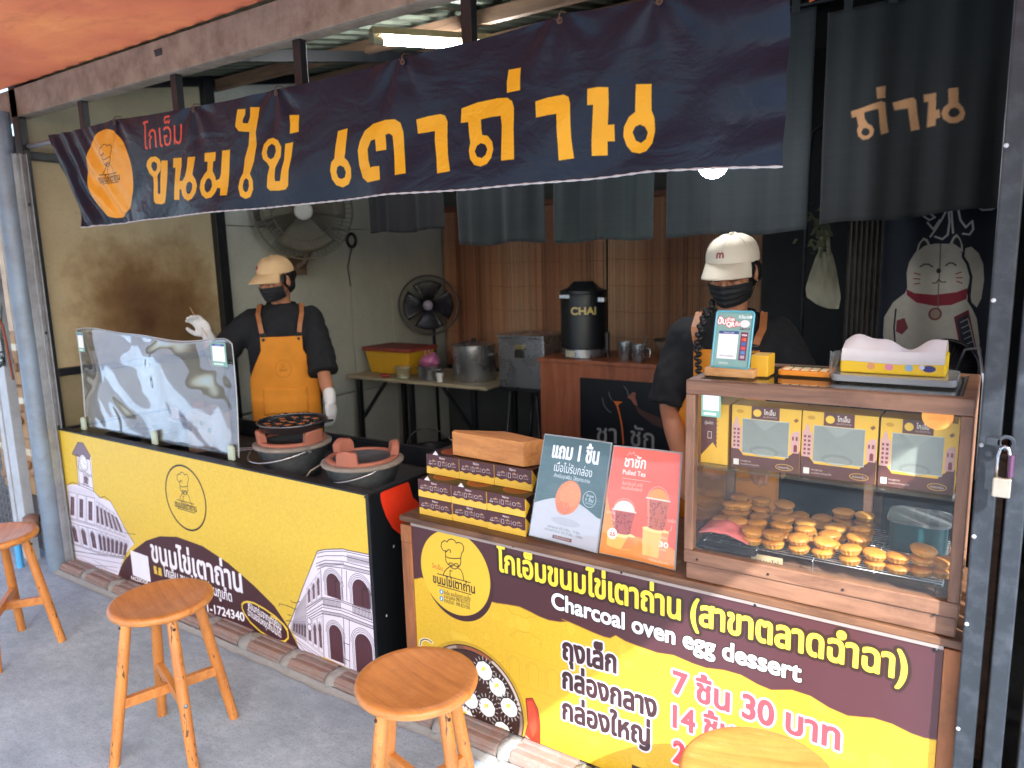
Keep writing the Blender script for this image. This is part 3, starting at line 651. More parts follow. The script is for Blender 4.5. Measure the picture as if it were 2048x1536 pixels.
for ln in ([(-2.151,0.499),(-2.105,0.516),(-2.002,0.539),(-1.865,0.545)], [(-2.153,0.482),(-2.106,0.499),(-2.004,0.520),(-1.867,0.522)], [(-2.162,0.454),(-2.108,0.480),(-2.006,0.497),(-1.869,0.500)], [(-2.164,0.442),(-2.109,0.468),(-2.007,0.483),(-1.869,0.488)], [(-2.158,0.431),(-2.110,0.456),(-2.009,0.469),(-1.870,0.475)],
           [(-2.244,0.246),(-2.137,0.319),(-2.033,0.333),(-1.876,0.328)], [(-2.241,0.237),(-2.137,0.314),(-2.034,0.326),(-1.877,0.321)], [(-2.243,0.222),(-2.143,0.289),(-2.036,0.301),(-1.873,0.295)], [(-2.241,0.212),(-2.144,0.276),(-2.037,0.289),(-1.871,0.284)], [(-2.238,0.203),(-2.149,0.261),(-2.039,0.275),(-1.870,0.270)], [(-2.239,0.193),(-2.150,0.248),(-2.040,0.263),(-1.870,0.259)]):
    CA.stroke(ln, .0022, LINE)
def ticks(a, b, n, dz, w=.0016, al=.9):
    for t in np.linspace(0, 1, n): 
        x = a[0]*(1-t)+b[0]*t; z = a[1]*(1-t)+b[1]*t; CA.stroke([(x, z), (x, z-dz)], w, LINE, al)
ticks(*[(-1.985,0.529),(-1.866,0.536)], 26, .026); ticks(*[(-2.137,0.313),(-2.040,0.325)], 14, .028, .003); ticks(*[(-1.972,0.327),(-1.876,0.324)], 14, .032, .003)
ticks(*[(-2.149,0.258),(-2.039,0.272)], 24, .011); ticks(*[(-2.033,0.272),(-1.870,0.269)], 30, .011); ticks(*[(-2.143,0.456),(-2.007,0.492)], 30, .010); ticks(*[(-2.007,0.483),(-1.869,0.488)], 28, .010)
for x in (860, 880, 1040, 1060, 1075, 1095): pass
for st in ([(-2.019,0.462),(-2.027,0.339)], [(-1.994,0.463),(-2.002,0.341)], [(-2.027,0.264),(-2.039,0.059)], [(-1.996,0.262),(-2.011,0.058)], [(-2.138,0.435),(-2.143,0.317)], [(-2.144,0.247),(-2.156,0.058)], [(-2.037,0.156),(-2.002,0.156)], [(-2.040,0.088),(-2.008,0.087)]):
    CA.stroke(st, .0024, LINE)
facade(CA, [(-2.236,0.253),(-2.147,0.314),(-2.142,0.435),(-2.231,0.337)], 3, 1, fw=.4, lw=.0014)
facade(CA, [(-2.250,0.095),(-2.155,0.063),(-2.152,0.248),(-2.243,0.192)], 3, 1, fw=.45, lw=.0014)
facade(CA, [(-2.341,0.115),(-2.256,0.099),(-2.246,0.196),(-2.328,0.169)], 5, 1, fw=.5, lw=.0012); hatch(CA, [(-2.356,0.111),(-2.253,0.100),(-2.233,0.317),(-2.308,0.225)], 36, .5)
hatch(CA, [(-2.244,0.217),(-2.253,0.094),(-2.355,0.122),(-2.343,0.165)], 12, .5)
CA.stroke([(-2.364,0.137),(-2.342,0.171),(-2.286,0.270),(-2.256,0.327),(-2.150,0.508),(-2.104,0.525),(-2.002,0.548),(-1.983,0.547),(-1.864,0.554)], .003, LINE)
for st in ([(-2.322,0.095),(-2.242,0.073),(-2.150,0.050),(-1.971,0.051)], [(-2.337,0.091),(-2.271,0.054),(-2.152,0.024),(-2.022,0.035)], [(-2.343,0.099),(-2.314,0.047),(-2.246,0.026)], [(-2.317,0.081),(-2.216,0.055),(-2.085,0.045),(-1.972,0.041)], [(-2.349,0.108),(-2.294,0.037)]):
    CA.stroke(st, .0022, LINE, .7)
for st in ([(-2.412,0.213),(-2.410,0.224),(-2.364,0.228),(-2.308,0.225)], [(-2.336,0.258),(-2.330,0.252),(-2.298,0.255),(-2.279,0.267)], [(-2.362,0.188),(-2.340,0.190)], [(-2.376,0.157),(-2.343,0.165)]): CA.stroke(st, .0026, LINE)
sg = (-2.230,0.183)
CA.oval(sg[0], sg[1]+.012, .012, .014, PAPER); CA.stroke(CA.ovp(sg[0], sg[1]+.012, .012, .014), .002, LINE, closed=True); CA.oval(sg[0], sg[1]-.016, .013, .014, PAPER); CA.stroke(CA.ovp(sg[0], sg[1]-.016, .013, .014), .002, LINE, closed=True)
# brown dome with lettering
CA.fill([(-3.705,0.046),(-3.665,0.107),(-3.613,0.159),(-3.510,0.236),(-3.389,0.306),(-3.263,0.353),(-3.118,0.378),(-2.919,0.373),(-2.738,0.331),(-2.570,0.266),(-2.443,0.205),(-2.364,0.133),(-2.282,0.019),(-2.299,-0.140),(-3.769,-0.228)], BRN)
DOME_T = [(-3.356,0.210),(-2.656,0.214)]
text2(CA, 'ขนมไข่เตาถ่าน', *DOME_T, .150, 'e9e6e8', bold=.0045)
q0, q1 = [(-3.552,0.090),(-3.391,0.220)]
CA.rect(q0[0], q0[1], q1[0], q1[1]+.004, 'e9e7ee')
text2(CA, 'FACEBOOK', *[(-3.572,0.062),(-3.412,0.072)], .030, 'ffffff', bold=.0008)
f0, f1 = [(-3.350,0.145),(-3.283,0.186)]
CA.rect(f0[0], f0[1], f1[0], f1[1], YEL); CA.text('f', (f0[0]+f1[0])/2, f0[1]+.004, .06, BRN, center=True, bold=.003)
text2(CA, 'โกเอ็ม ขนมไข่เตาถ่านภูเก็ต', *[(-3.264,0.152),(-2.737,0.150)], .068, 'e9e6e8', bold=.0018)
text2(CA, '061-1724340', *[(-3.010,0.048),(-2.659,0.078)], .058, 'f2f0f0', bold=.002)
ocl = np.array([(-2.666,0.156),(-2.650,0.170),(-2.622,0.180),(-2.580,0.184),(-2.513,0.175),(-2.443,0.158),(-2.396,0.136),(-2.370,0.109),(-2.370,0.082),(-2.394,0.060),(-2.434,0.050),(-2.484,0.050),(-2.550,0.059),(-2.617,0.085),(-2.654,0.115),(-2.668,0.139),(-2.666,0.156),(-2.650,0.170)])
CA.stroke(ocl, .009, 'e8c53c'); CA.stroke([(-2.471,0.153),(-2.428,0.147),(-2.391,0.134),(-2.371,0.120)], .009, 'e8c53c')
text2(CA, 'หอมกรุ่นจากเตาถ่าน', *[(-2.622,0.150),(-2.411,0.105)], .050, 'ffffff', bold=.0008); text2(CA, 'ฉ่ำเนยจนหยุดกินไม่ได้', *[(-2.630,0.116),(-2.415,0.069)], .050, 'ffffff', bold=.0008)
# round logo
la, lb_, lt, lo_ = [(-3.170,0.616),(-2.863,0.552),(-3.042,0.735),(-2.981,0.432)]
lcx, lcz = (la[0]+lb_[0])/2, (lt[1]+lo_[1])/2; lrx = (lb_[0]-la[0])/2; lrz = (lt[1]-lo_[1])/2
CA.stroke(CA.ovp(lcx, lcz, lrx, lrz), .008, INK, closed=True); logo(CA, lcx, lcz, lrz*.98, sx=.93, name='e8a020')
M_ca = printed('stove_counter_print', CA, .42, var=.05, vscale=60, dirt=.10)
# side panel of the stove counter
CS = Canvas(0, .0, .62, .785, 500, '15191c')
CS.fill([(0.053,0.769),(0.055,0.741),(0.060,0.721),(0.077,0.672),(0.108,0.618),(0.162,0.565),(0.335,0.503),(0.331,0.593),(0.263,0.673),(0.232,0.702),(0.213,0.765),(0.167,0.816)], 'e23a1c')
for (yy, zz) in [(0.109,0.544),(0.050,0.288)]: CS.oval(yy, zz, .004, .006, 'e8e8e8')
M_cs = printed('side_panel_print', CS, .30, var=.1, dirt=.1)
ca = thing('stove_counter', 'long stove counter with yellow printed panel of old town buildings at left', 'counter', (-3.0, .3, 0))
obj('front_panel', boxm(-4.147, -1.864, -.012, -.002, .05, .779), M_ca, ca, uv=CA.uv())

sp_ = MB().box(-1.868, -1.858, .0, .62, .0, .775)
me_ = obj('side_panel', sp_, M_cs, ca, uv=lambda co: (co.y/.62, co.z/.785))
obj('worktop', boxm(-4.14, -1.87, .03, .60, .66, .70), pm('worktop_black', '2b2c2c', .5, .4, 12, dirt='6a655c', dirt_amt=.5), ca)
obj('rim', boxm(-4.15, -1.852, -.014, .03, .779, .787).box(-1.885, -1.852, .03, .62, .776, .787).box(-4.15, -4.12, .03, .62, .776, .787).box(-4.12, -1.885, .6, .62, .776, .787).box(-1.868, -1.853, -.014, .0, .0, .779), M_black, ca, bevel=.0015)
obj('carcass', boxm(-4.14, -1.872, .0, .61, .01, .655).box(-4.14, -1.872, .0, .028, .655, .775).box(-4.14, -1.872, .6, .61, .655, .775), M_black, ca)
for (px_, pz_) in [(-1.870,0.774),(-1.860,0.764)]: obj('screw', MB().ell((px_, -.014, pz_), (.004, .002, .004), 8, 4), M_black, ca)

# ---------------------------------------------------------------- menu counter print
CB = Canvas(-1.652, .06, -.052, .716, 820, YELB)
nn = rs.rand(CB.h//5+2, CB.w//5+2); nn = np.kron(nn, np.ones((5,5)))[:CB.h, :CB.w]; CB.a += ((nn-.5)*.03)[..., None]*np.array([1,1,.7], np.float32)
for k in range(60): CB.oval(-1.65+rs.rand()*1.6, .06+rs.rand()*.5, .012+.02*rs.rand(), .01+.015*rs.rand(), 'dcbb3e', .35)
# faint line drawings of clouds and arcades
GH = 'b08a1a'
def cloud(cx, cz, s): CB.stroke([(cx + s*math.cos(t)*(1+.22*abs(math.sin(t*3.5))), cz + s*.42*math.sin(t)*(1+.25*abs(math.sin(t*3.5)))) for t in np.linspace(0, 2*PI, 60)], .002, GH, .8)
for c_ in [(-1.184,0.411),(-1.233,0.294),(-1.098,0.340),(-1.204,0.509)]: cloud(c_[0], c_[1], .05)
gq = [(-1.169,0.121),(-1.059,0.120),(-1.057,0.268),(-1.178,0.223)]
for j in range(2):
    facade(CB, [(-1.27+0, .10+.14*j), (-.98, .10+.14*j), (-.98, .22+.14*j), (-1.27, .22+.14*j)], 4, 1, col=YELB, lw=.0014)
CB_keep = CB
# re-tint the faint drawing so that it stays a ghost
gx0 = int((-1.275-CB.x0)*CB.k); gx1 = int((-.975-CB.x0)*CB.k); gz1 = int((.40-CB.z0)*CB.k); gz0 = int((.09-CB.z0)*CB.k)
yc = np.array(CB.c(YELB), np.float32); sub = CB.a[gz0:gz1, gx0:gx1]; sub += (yc - sub)*.80
# brown wave
wave = [(-1.694,0.496),(-1.667,0.503),(-1.640,0.511),(-1.617,0.521),(-1.472,0.516),(-1.337,0.505),(-1.297,0.506),(-1.252,0.512),(-1.208,0.516),(-1.171,0.510),(-1.135,0.502),(-1.100,0.499),(-1.059,0.504),(-1.030,0.513)] + [(-1.052,0.516),(-0.996,0.508),(-0.941,0.500),(-0.910,0.497),(-0.889,0.498),(-0.871,0.512),(-0.842,0.503),(-0.791,0.498),(-0.742,0.495),(-0.693,0.502),(-0.639,0.494),(-0.600,0.492),(-0.549,0.501),(-0.505,0.501),(-0.462,0.488),(-0.426,0.483),(-0.375,0.500),(-0.330,0.498),(-0.285,0.481),(-0.242,0.474),(-0.185,0.488),(-0.145,0.487),(-0.105,0.477),(-0.076,0.475),(-0.025,0.485)]
CB.fill(wave + [(-.02, .76), (-1.70, .76)], BRN)
CB.stroke(wave, .004, 'c99b1e', .6)
# pan print
pan = [(-1.526,0.302),(-1.461,0.315),(-1.399,0.313),(-1.321,0.288),(-1.251,0.241),(-1.207,0.187),(-1.189,0.114),(-1.205,0.066),(-1.240,0.023)]
pc = np.array(pan); PCX, PCZ, PRr = -1.475, .165, .235
# fit circle to the rim points
A_ = np.c_[2*pc[:,0], 2*pc[:,1], np.ones(len(pc))]; sol = np.linalg.lstsq(A_, (pc**2).sum(1), rcond=None)[0]
PCX, PCZ = sol[0], sol[1]; PRr = math.sqrt(sol[2] + PCX**2 + PCZ**2)
CB.oval(PCX, PCZ, PRr*1.06, PRr*1.06, '8a6a18', .35); CB.oval(PCX, PCZ, PRr, PRr, '2a1712'); CB.oval(PCX, PCZ, PRr*.985, PRr*.985, '6d4c3a')
for a0, a1, cl, al in ((.2, 1.1, 'd8d2cf', .8), (1.2, 1.7, 'a4512a', .7), (-.5, .1, '9a8f88', .6), (1.9, 2.8, 'cfc9c6', .5)):
    t = np.linspace(a0, a1, 20); CB.stroke([(PCX+PRr*.955*math.cos(q), PCZ+PRr*.955*math.sin(q)) for q in t], PRr*.045, cl, al)
CB.oval(PCX, PCZ, PRr*.92, PRr*.92, '1c100d'); CB.oval(PCX, PCZ, PRr*.90, PRr*.90, '3b241d')
def eggcake(x, z, r):
    for k in range(34):
        t = 2*PI*k/34; CB.stroke([(x+r*1.0*math.cos(t), z+r*1.05*math.sin(t)), (x+r*1.28*math.cos(t), z+r*1.38*math.sin(t))], r*.09, 'c9c6c4' if k % 2 else '18100e', .95)
    CB.oval(x, z, r*1.02, r*1.05, '1a1210'); CB.fill([(x+r*.95*(1+.03*math.sin(9*t))*math.cos(t), z-.04*r+r*.95*(1+.03*math.cos(8*t))*math.sin(t)) for t in np.linspace(0, 2*PI, 50)], 'f0ede4')
    for k in range(5): CB.oval(x-.1*r+.16*r*math.sin(k*2.1), z+.1*r+.14*r*math.cos(k*1.7), .14*r, .10*r, 'e6cf2e', .9, rot=k)
for e in [(-1.305,0.207),(-1.351,0.117),(-1.260,0.148),(-1.290,0.051),(-1.358,0.250),(-1.447,0.056)]: eggcake(e[0], e[1], .035)
for (dx, dz) in ((-.13, .05), (-.13, -.06), (-.05, .14), (-.01, .04)): eggcake(PCX+dx, PCZ+dz-.03, .035)
hd = [(-1.192,0.202),(-1.167,0.212),(-1.148,0.181),(-1.140,0.132),(-1.142,0.063),(-1.149,0.023),(-1.172,0.015),(-1.217,0.029),(-1.199,0.068),(-1.186,0.115)]
CB.fill(hd, 'b5331c'); CB.fill([(-1.187,0.196),(-1.168,0.200),(-1.154,0.163),(-1.153,0.101),(-1.170,0.068),(-1.183,0.116)], 'd9482a')
CB.stroke([(-1.199,0.068),(-1.176,0.055),(-1.157,0.036),(-1.154,0.021)], .006, 'b9a58a'); CB.stroke(hd, .003, '6a2014', closed=True)
CB.stroke([(-1.639,0.260),(-1.634,0.278),(-1.620,0.289),(-1.600,0.292),(-1.583,0.287)], .012, 'e9dfb8'); CB.stroke([(-1.639,0.260),(-1.634,0.278),(-1.620,0.289),(-1.600,0.292),(-1.583,0.287)], .005, '6a5440')
# round logo, brown crescent under it
CB.oval(LC[0]+.012, LC[1]-.016, LR*1.0, LR*1.02, '3a1f22'); CB.oval(LC[0], LC[1], LR, LR*1.01, 'd6b230')
logo(CB, LC[0], LC[1], LR)
for s_, pp_, sz in (('โกเอ็ม ขนมไข่เตาถ่านภูเก็ต', [(-1.518,0.484),(-1.404,0.488)], .020), ('สาขาสุขกุล 098 8231522', [(-1.518,0.470),(-1.407,0.473)], .019), ('สาขาฉำฉา . 098 8231505', [(-1.519,0.455),(-1.408,0.456)], .019)):
    text2(CB, s_, *pp_, sz, INK, bold=.0002)
for p_ in [(-1.529,0.490),(-1.530,0.465)]: CB.oval(p_[0], p_[1], .008, .009, '2c7cc4'); CB.oval(p_[0], p_[1], .003, .005, 'ffffff')
# heading
text2(CB, 'โกเอ็มขนมไข่เตาถ่าน (สาขาตลาดฉำฉา)', *[(-1.288,0.622),(-0.123,0.608)], .104, 'f3d63a', bold=.0030, out='2c1a12', outw=.0085)
text2(CB, 'Charcoal oven egg dessert', *[(-1.087,0.545),(-0.355,0.530)], .074, 'eef0f6', bold=.0024, out='2c1a12', outw=.0035)
kw = dict(bold=.0035, out='d9d6df', outw=.0055)
text2(CB, 'ถุงเล็ก', *[(-1.050,0.386),(-0.871,0.393)], .098, '3a2022', **kw)
text2(CB, 'กล่องกลาง', *[(-1.052,0.287),(-0.744,0.292)], .098, '3a2022', **kw)
text2(CB, 'กล่องใหญ่', *[(-1.054,0.180),(-0.764,0.194)], .098, '3a2022', **kw)
text2(CB, '7 ชิ้น 30 บาท', *[(-0.692,0.389),(-0.258,0.376)], .098, 'd8434a', **kw)
text2(CB, '14 ชิ้น', *[(-0.691,0.283),(-0.519,0.288)], .098, 'd8434a', **kw)
text2(CB, '2', *[(-0.689,0.174),(-0.656,0.176)], .098, 'd8434a', **kw)
pz = [(-0.819,0.078),(-0.719,0.094)]
CB.rect(pz[0][0], pz[0][1]-.03, pz[0][0]+.3, pz[0][1]+.035, '3a2022')
M_cb = printed('menu_counter_print', CB, .40, var=.04, vscale=60, dirt=.06)
M_fw = wood('frame_wood', '9c6338', '5c3520', 'z', 6, .6, .5)
M_topw = wood('counter_top_wood', '6f4e36', '3c281c', 'x', 6, .5, .6)
cb = thing('menu_counter', 'wooden counter with yellow and brown printed menu panel at right', 'counter', (-.85, .22, 0))
obj('front_panel', boxm(-1.652, -.052, -.012, -.002, .06, .716), M_cb, cb, uv=CB.uv())
obj('frame_post', boxm(-1.70, -1.653, -.016, .03, .0, .64), M_fw, cb, bevel=.002); obj('frame_post', boxm(-1.70, -1.653, -.017, .03, .641, .705), M_fw, cb, bevel=.002)
obj('frame_post', boxm(-.051, -.012, -.016, .03, .0, .712), M_fw, cb, bevel=.002)
obj('top_board', boxm(-1.702, -.012, -.018, .45, .717, .737), M_topw, cb, bevel=.003)
obj('edge_trim', boxm(-1.652, -.052, -.016, -.0125, .708, .7165), pm('trim', '9a8d86', .4, .15, 30, metal=.3), cb)
obj('carcass', boxm(-1.69, -.02, .0, .44, .01, .70), pm('dark_wood', '3a2a20', .8, .2, 8), cb)
for (px_, pz_) in [(-1.651,0.724),(-1.224,0.722),(-0.851,0.718)] + [(-0.473,0.714),(-0.067,0.707)]: obj('screw', MB().ell((px_, -.0145, pz_-.004), (.005, .003, .005), 10, 5), M_black, cb)

# ================================================================ BANNER
BN = Canvas(-3.82, 1.79, -.42, 2.265, 560, '151f30')
for k in range(400):
    x = -3.8+rs.rand()*3.4; z = 1.8+rs.rand()*.45; BN.stroke([(x, z), (x+.08*rs.rand(), z+.05*rs.randn())], .0015+.002*rs.rand(), '33435a' if rs.rand() > .5 else '0b111b', .2)
bov = [(-3.508,2.094),(-3.147,2.011),(-3.304,2.218),(-3.306,1.846)]
ocx, ocz = (bov[0][0]+bov[1][0])/2, (bov[2][1]+bov[3][1])/2
BN.oval(ocx+.004, ocz, (bov[1][0]-bov[0][0])/2, (bov[2][1]-bov[3][1])/2+.004, 'e39b2c', rot=.06)
logo(BN, ocx, ocz+.018, .135, sx=1.08, col='1c1a1c', name='e39b2c')
OR = 'e3a51f'
bt = [
 # khо khai with its loops, drawn as closed outlines in the banner's own plane
 [[(-3.034,2.040),(-3.023,2.059),(-2.997,2.073),(-2.959,2.072),(-2.934,2.058),(-2.926,2.037),(-2.935,2.013),(-2.961,1.995),(-2.961,1.960),(-2.964,1.925),(-2.956,1.918),(-2.946,1.924),(-2.942,1.973),(-2.933,2.013),(-2.922,2.052),(-2.877,2.048),(-2.893,1.969),(-2.909,1.908),(-2.922,1.881),(-2.945,1.877),(-2.982,1.881),(-2.995,1.893),(-2.995,1.935),(-2.992,1.966),(-2.994,1.991),(-3.022,2.011)], [(-3.001,2.037),(-2.991,2.050),(-2.976,2.053),(-2.958,2.043),(-2.958,2.026),(-2.973,2.013),(-2.992,2.018)]],
 [[(-2.837,2.053),(-2.778,2.050),(-2.780,2.017),(-2.793,1.974),(-2.798,1.961),(-2.778,1.958),(-2.756,1.974),(-2.741,2.006),(-2.732,2.047),(-2.680,2.043),(-2.692,2.009),(-2.705,1.977),(-2.686,1.955),(-2.678,1.931),(-2.688,1.906),(-2.715,1.884),(-2.745,1.877),(-2.775,1.888),(-2.789,1.906),(-2.792,1.927),(-2.804,1.926),(-2.814,1.886),(-2.854,1.889),(-2.838,1.951),(-2.827,2.014),(-2.844,2.016)], [(-2.756,1.931),(-2.745,1.947),(-2.727,1.952),(-2.711,1.941),(-2.713,1.921),(-2.729,1.905),(-2.748,1.905),(-2.756,1.916)]],
 [[(-2.620,2.051),(-2.552,2.049),(-2.558,2.016),(-2.571,2.014),(-2.576,1.979),(-2.563,1.958),(-2.560,1.942),(-2.540,1.947),(-2.529,1.965),(-2.512,2.049),(-2.464,2.048),(-2.481,1.974),(-2.498,1.882),(-2.540,1.884),(-2.537,1.911),(-2.555,1.914),(-2.567,1.897),(-2.591,1.880),(-2.623,1.877),(-2.650,1.893),(-2.661,1.920),(-2.653,1.949),(-2.627,1.973),(-2.611,1.982),(-2.606,2.017),(-2.625,2.019)], [(-2.630,1.931),(-2.616,1.950),(-2.600,1.955),(-2.586,1.944),(-2.584,1.924),(-2.598,1.906),(-2.616,1.900),(-2.629,1.911)]],
 [[(-2.401,2.185),(-2.355,2.181),(-2.360,2.162),(-2.377,2.143),(-2.376,2.133),(-2.349,2.130),(-2.336,2.150),(-2.330,2.184),(-2.280,2.178),(-2.288,2.144),(-2.312,2.093),(-2.313,2.050),(-2.333,1.991),(-2.360,1.951),(-2.346,1.925),(-2.348,1.894),(-2.369,1.867),(-2.397,1.862),(-2.423,1.874),(-2.432,1.906),(-2.421,1.937),(-2.402,1.957),(-2.388,2.009),(-2.359,2.055),(-2.346,2.099),(-2.370,2.102),(-2.405,2.108),(-2.423,2.127),(-2.414,2.153)], [(-2.406,1.911),(-2.398,1.929),(-2.384,1.937),(-2.371,1.928),(-2.370,1.908),(-2.380,1.890),(-2.394,1.886),(-2.404,1.897)]],
 [[(-2.283,2.017),(-2.269,2.046),(-2.243,2.062),(-2.215,2.064),(-2.188,2.052),(-2.173,2.027),(-2.181,1.995),(-2.202,1.973),(-2.215,1.959),(-2.221,1.927),(-2.220,1.913),(-2.192,1.911),(-2.181,1.947),(-2.164,1.981),(-2.152,2.036),(-2.110,2.038),(-2.122,1.989),(-2.140,1.944),(-2.150,1.891),(-2.166,1.879),(-2.204,1.878),(-2.256,1.882),(-2.271,1.894),(-2.262,1.936),(-2.246,1.965),(-2.258,1.981),(-2.278,1.995)], [(-2.254,2.017),(-2.244,2.036),(-2.224,2.044),(-2.206,2.034),(-2.204,2.015),(-2.218,1.996),(-2.236,1.991),(-2.250,2.000)]],
 [[(-2.123,2.131),(-2.075,2.125),(-2.080,2.095),(-2.081,2.069),(-2.125,2.067),(-2.120,2.097)]],
 [[(-1.886,2.049),(-1.838,2.052),(-1.845,2.017),(-1.856,1.974),(-1.862,1.961),(-1.847,1.948),(-1.837,1.925),(-1.841,1.895),(-1.857,1.874),(-1.889,1.866),(-1.919,1.876),(-1.935,1.897),(-1.938,1.926),(-1.929,1.951),(-1.911,1.963),(-1.902,2.001)], [(-1.909,1.918),(-1.901,1.934),(-1.886,1.938),(-1.870,1.930),(-1.864,1.913),(-1.873,1.898),(-1.890,1.894),(-1.904,1.900)]],
 [[(-1.796,1.977),(-1.782,2.005),(-1.757,2.034),(-1.717,2.051),(-1.664,2.056),(-1.621,2.053),(-1.600,2.040),(-1.592,2.013),(-1.592,1.964),(-1.587,1.916),(-1.583,1.885),(-1.631,1.883),(-1.633,1.920),(-1.635,1.968),(-1.637,2.005),(-1.649,2.013),(-1.666,2.011),(-1.665,1.992),(-1.666,1.965),(-1.712,1.965),(-1.713,2.003),(-1.732,2.000),(-1.750,1.975),(-1.750,1.942),(-1.743,1.917),(-1.735,1.920),(-1.701,1.919),(-1.700,1.875),(-1.762,1.872),(-1.784,1.888),(-1.796,1.930)]],
 [[(-1.540,2.043),(-1.495,2.047),(-1.448,2.048),(-1.429,2.041),(-1.420,2.023),(-1.421,1.981),(-1.420,1.931),(-1.413,1.877),(-1.462,1.874),(-1.464,1.925),(-1.470,1.971),(-1.470,2.001),(-1.504,2.000),(-1.537,2.000)]],
 [[(-1.366,2.053),(-1.306,2.062),(-1.233,2.063),(-1.198,2.059),(-1.181,2.047),(-1.175,2.028),(-1.176,1.972),(-1.174,1.930),(-1.172,1.887),(-1.218,1.888),(-1.218,1.934),(-1.219,1.987),(-1.223,2.013),(-1.259,2.014),(-1.294,2.012),(-1.293,1.986),(-1.290,1.969),(-1.270,1.964),(-1.252,1.945),(-1.247,1.923),(-1.254,1.900),(-1.270,1.884),(-1.294,1.879),(-1.319,1.886),(-1.336,1.905),(-1.341,1.930),(-1.335,1.952),(-1.339,1.977),(-1.342,2.011),(-1.370,2.012)], [(-1.318,1.925),(-1.310,1.940),(-1.295,1.946),(-1.279,1.940),(-1.270,1.926),(-1.276,1.911),(-1.290,1.903),(-1.309,1.909)]],
 [[(-1.195,2.134),(-1.151,2.132),(-1.153,2.107),(-1.153,2.072),(-1.200,2.072),(-1.201,2.101)]],
 [[(-1.103,2.035),(-1.063,2.040),(-1.014,2.041),(-0.999,2.033),(-0.995,2.017),(-0.995,1.969),(-0.994,1.920),(-0.990,1.874),(-1.035,1.872),(-1.035,1.915),(-1.037,1.956),(-1.038,1.994),(-1.069,1.994),(-1.102,1.992)]],
 [[(-0.942,2.045),(-0.912,2.045),(-0.881,2.040),(-0.882,2.006),(-0.888,1.949),(-0.869,1.948),(-0.870,1.906),(-0.891,1.908),(-0.893,1.873),(-0.939,1.876),(-0.937,1.918),(-0.932,1.961),(-0.927,2.003),(-0.944,2.004)]],
 [[(-0.806,2.037),(-0.763,2.031),(-0.764,2.000),(-0.765,1.969),(-0.758,1.951),(-0.756,1.919),(-0.763,1.889),(-0.779,1.872),(-0.799,1.868),(-0.823,1.874),(-0.838,1.892),(-0.846,1.916),(-0.843,1.938),(-0.828,1.961),(-0.810,1.971),(-0.808,2.006)], [(-0.819,1.923),(-0.811,1.935),(-0.798,1.939),(-0.785,1.932),(-0.777,1.918),(-0.782,1.902),(-0.796,1.894),(-0.811,1.902)]],
]
def evenodd(cv, loops, col):
    m0, iy, ix = cv.mask([loops[0]]); 
    if len(loops) > 1:
        m1, jy, jx = cv.mask([loops[1]]); y, x = jy-iy, jx-ix; v = m0[max(y,0):y+m1.shape[0], max(x,0):x+m1.shape[1]]; v -= m1[:v.shape[0], :v.shape[1]]
    cv.comp(np.clip(m0, 0, 1), iy, ix, col)
for lp in bt: evenodd(BN, lp, OR)
text2(BN, 'โกเอ็ม', *[(-3.037,2.106),(-2.771,2.104)], .135, 'd8503a', sl=.12)
M_bn = None
def mat_banner():
    m = printed('banner_print', BN, .27, var=.08, vscale=20, dirt=.04)
    nt = m.node_tree; b = nt.nodes['Principled BSDF']; b.inputs['Specular IOR Level'].default_value = .3
    w = nz(nt, 4.5, 4, .5, sc=(1,1,1.6), dist=.7); f = nz(nt, 60, 4, .7)
    bumpn(nt, b, mixc(nt, .10, w, f), .7, .016); return m
M_bn = mat_banner()
bl_t, bl_b, br_t, br_b = (-3.795, 2.243), (-3.594, 1.813), (-.434, 2.178), (-.440, 1.800)
GR = [0, .085, .235, .39, .535, .66, .83, 1.0]     # grommets along the top
topline = [(-3.793,2.249),(-3.237,2.254),(-2.675,2.231),(-2.183,2.225),(-1.581,2.230),(-1.022,2.242),(-0.739,2.229),(-0.434,2.180)]
botline = [(-3.594,1.813),(-3.309,1.817),(-3.068,1.820),(-2.591,1.824),(-2.121,1.823),(-1.683,1.827),(-1.324,1.817),(-0.943,1.817),(-0.776,1.820),(-0.581,1.811),(-0.440,1.802)]
def lerp_line(L, x):
    for a, b in zip(L[:-1], L[1:]):
        if x <= b[0]: return a[1] + (b[1]-a[1])*(x-a[0])/(b[0]-a[0])
    return L[-1][1]
gx = [p[0] for p in topline[1:-1]]
def banner_pt(u, v):      # v 0 bottom, 1 top
    xt = bl_t[0] + u*(br_t[0]-bl_t[0]); xb = bl_b[0] + u*(br_b[0]-bl_b[0])
    zt = lerp_line(topline, xt); zb = lerp_line(botline, xb)
    d = min(abs(xt-g) for g in gx + [bl_t[0], br_t[0]]); zt -= .005*math.sin(min(1, d/.25)*PI/2)
    x = xb + (xt-xb)*v; z = zb + (zt-zb)*v
    y = -.022
    for g in gx:
        dx = x-g; rr = math.hypot(dx, (zt-z)*.9); ang = math.atan2(dx, zt-z+.02)
        y += .0045*math.cos(ang*7+g*5)*math.exp(-((rr-.08)/.07)**2)
    y += .014*mnoise.noise(Vector((x*2.1 - z*3.2, z*2, 1))) + .006*mnoise.noise(Vector((x*6 - z*7, z*5, 4)))
    y += (1-v)**2*(.012*math.sin(x*5.2) + .008*math.sin(x*13+1))
    if u < .16: k = (1-u/.16); y += .017*k*math.sin((x*1.0+z*.75)*48 + 2*mnoise.noise(Vector((x*5,z*5,0)))) * (.4+.6*(1-v)) + .006*mnoise.noise(Vector((x*30+z*22, z*9, 2)))*k - .01*k
    if u > .93: k = (u-.93)/.07; y += .008*k*math.sin(z*40)
    return (x, y, z)
bn = thing('vinyl_banner', 'long dark navy vinyl banner with large orange lettering and round chef emblem', 'banner', (-2.1, 0, 1.8))
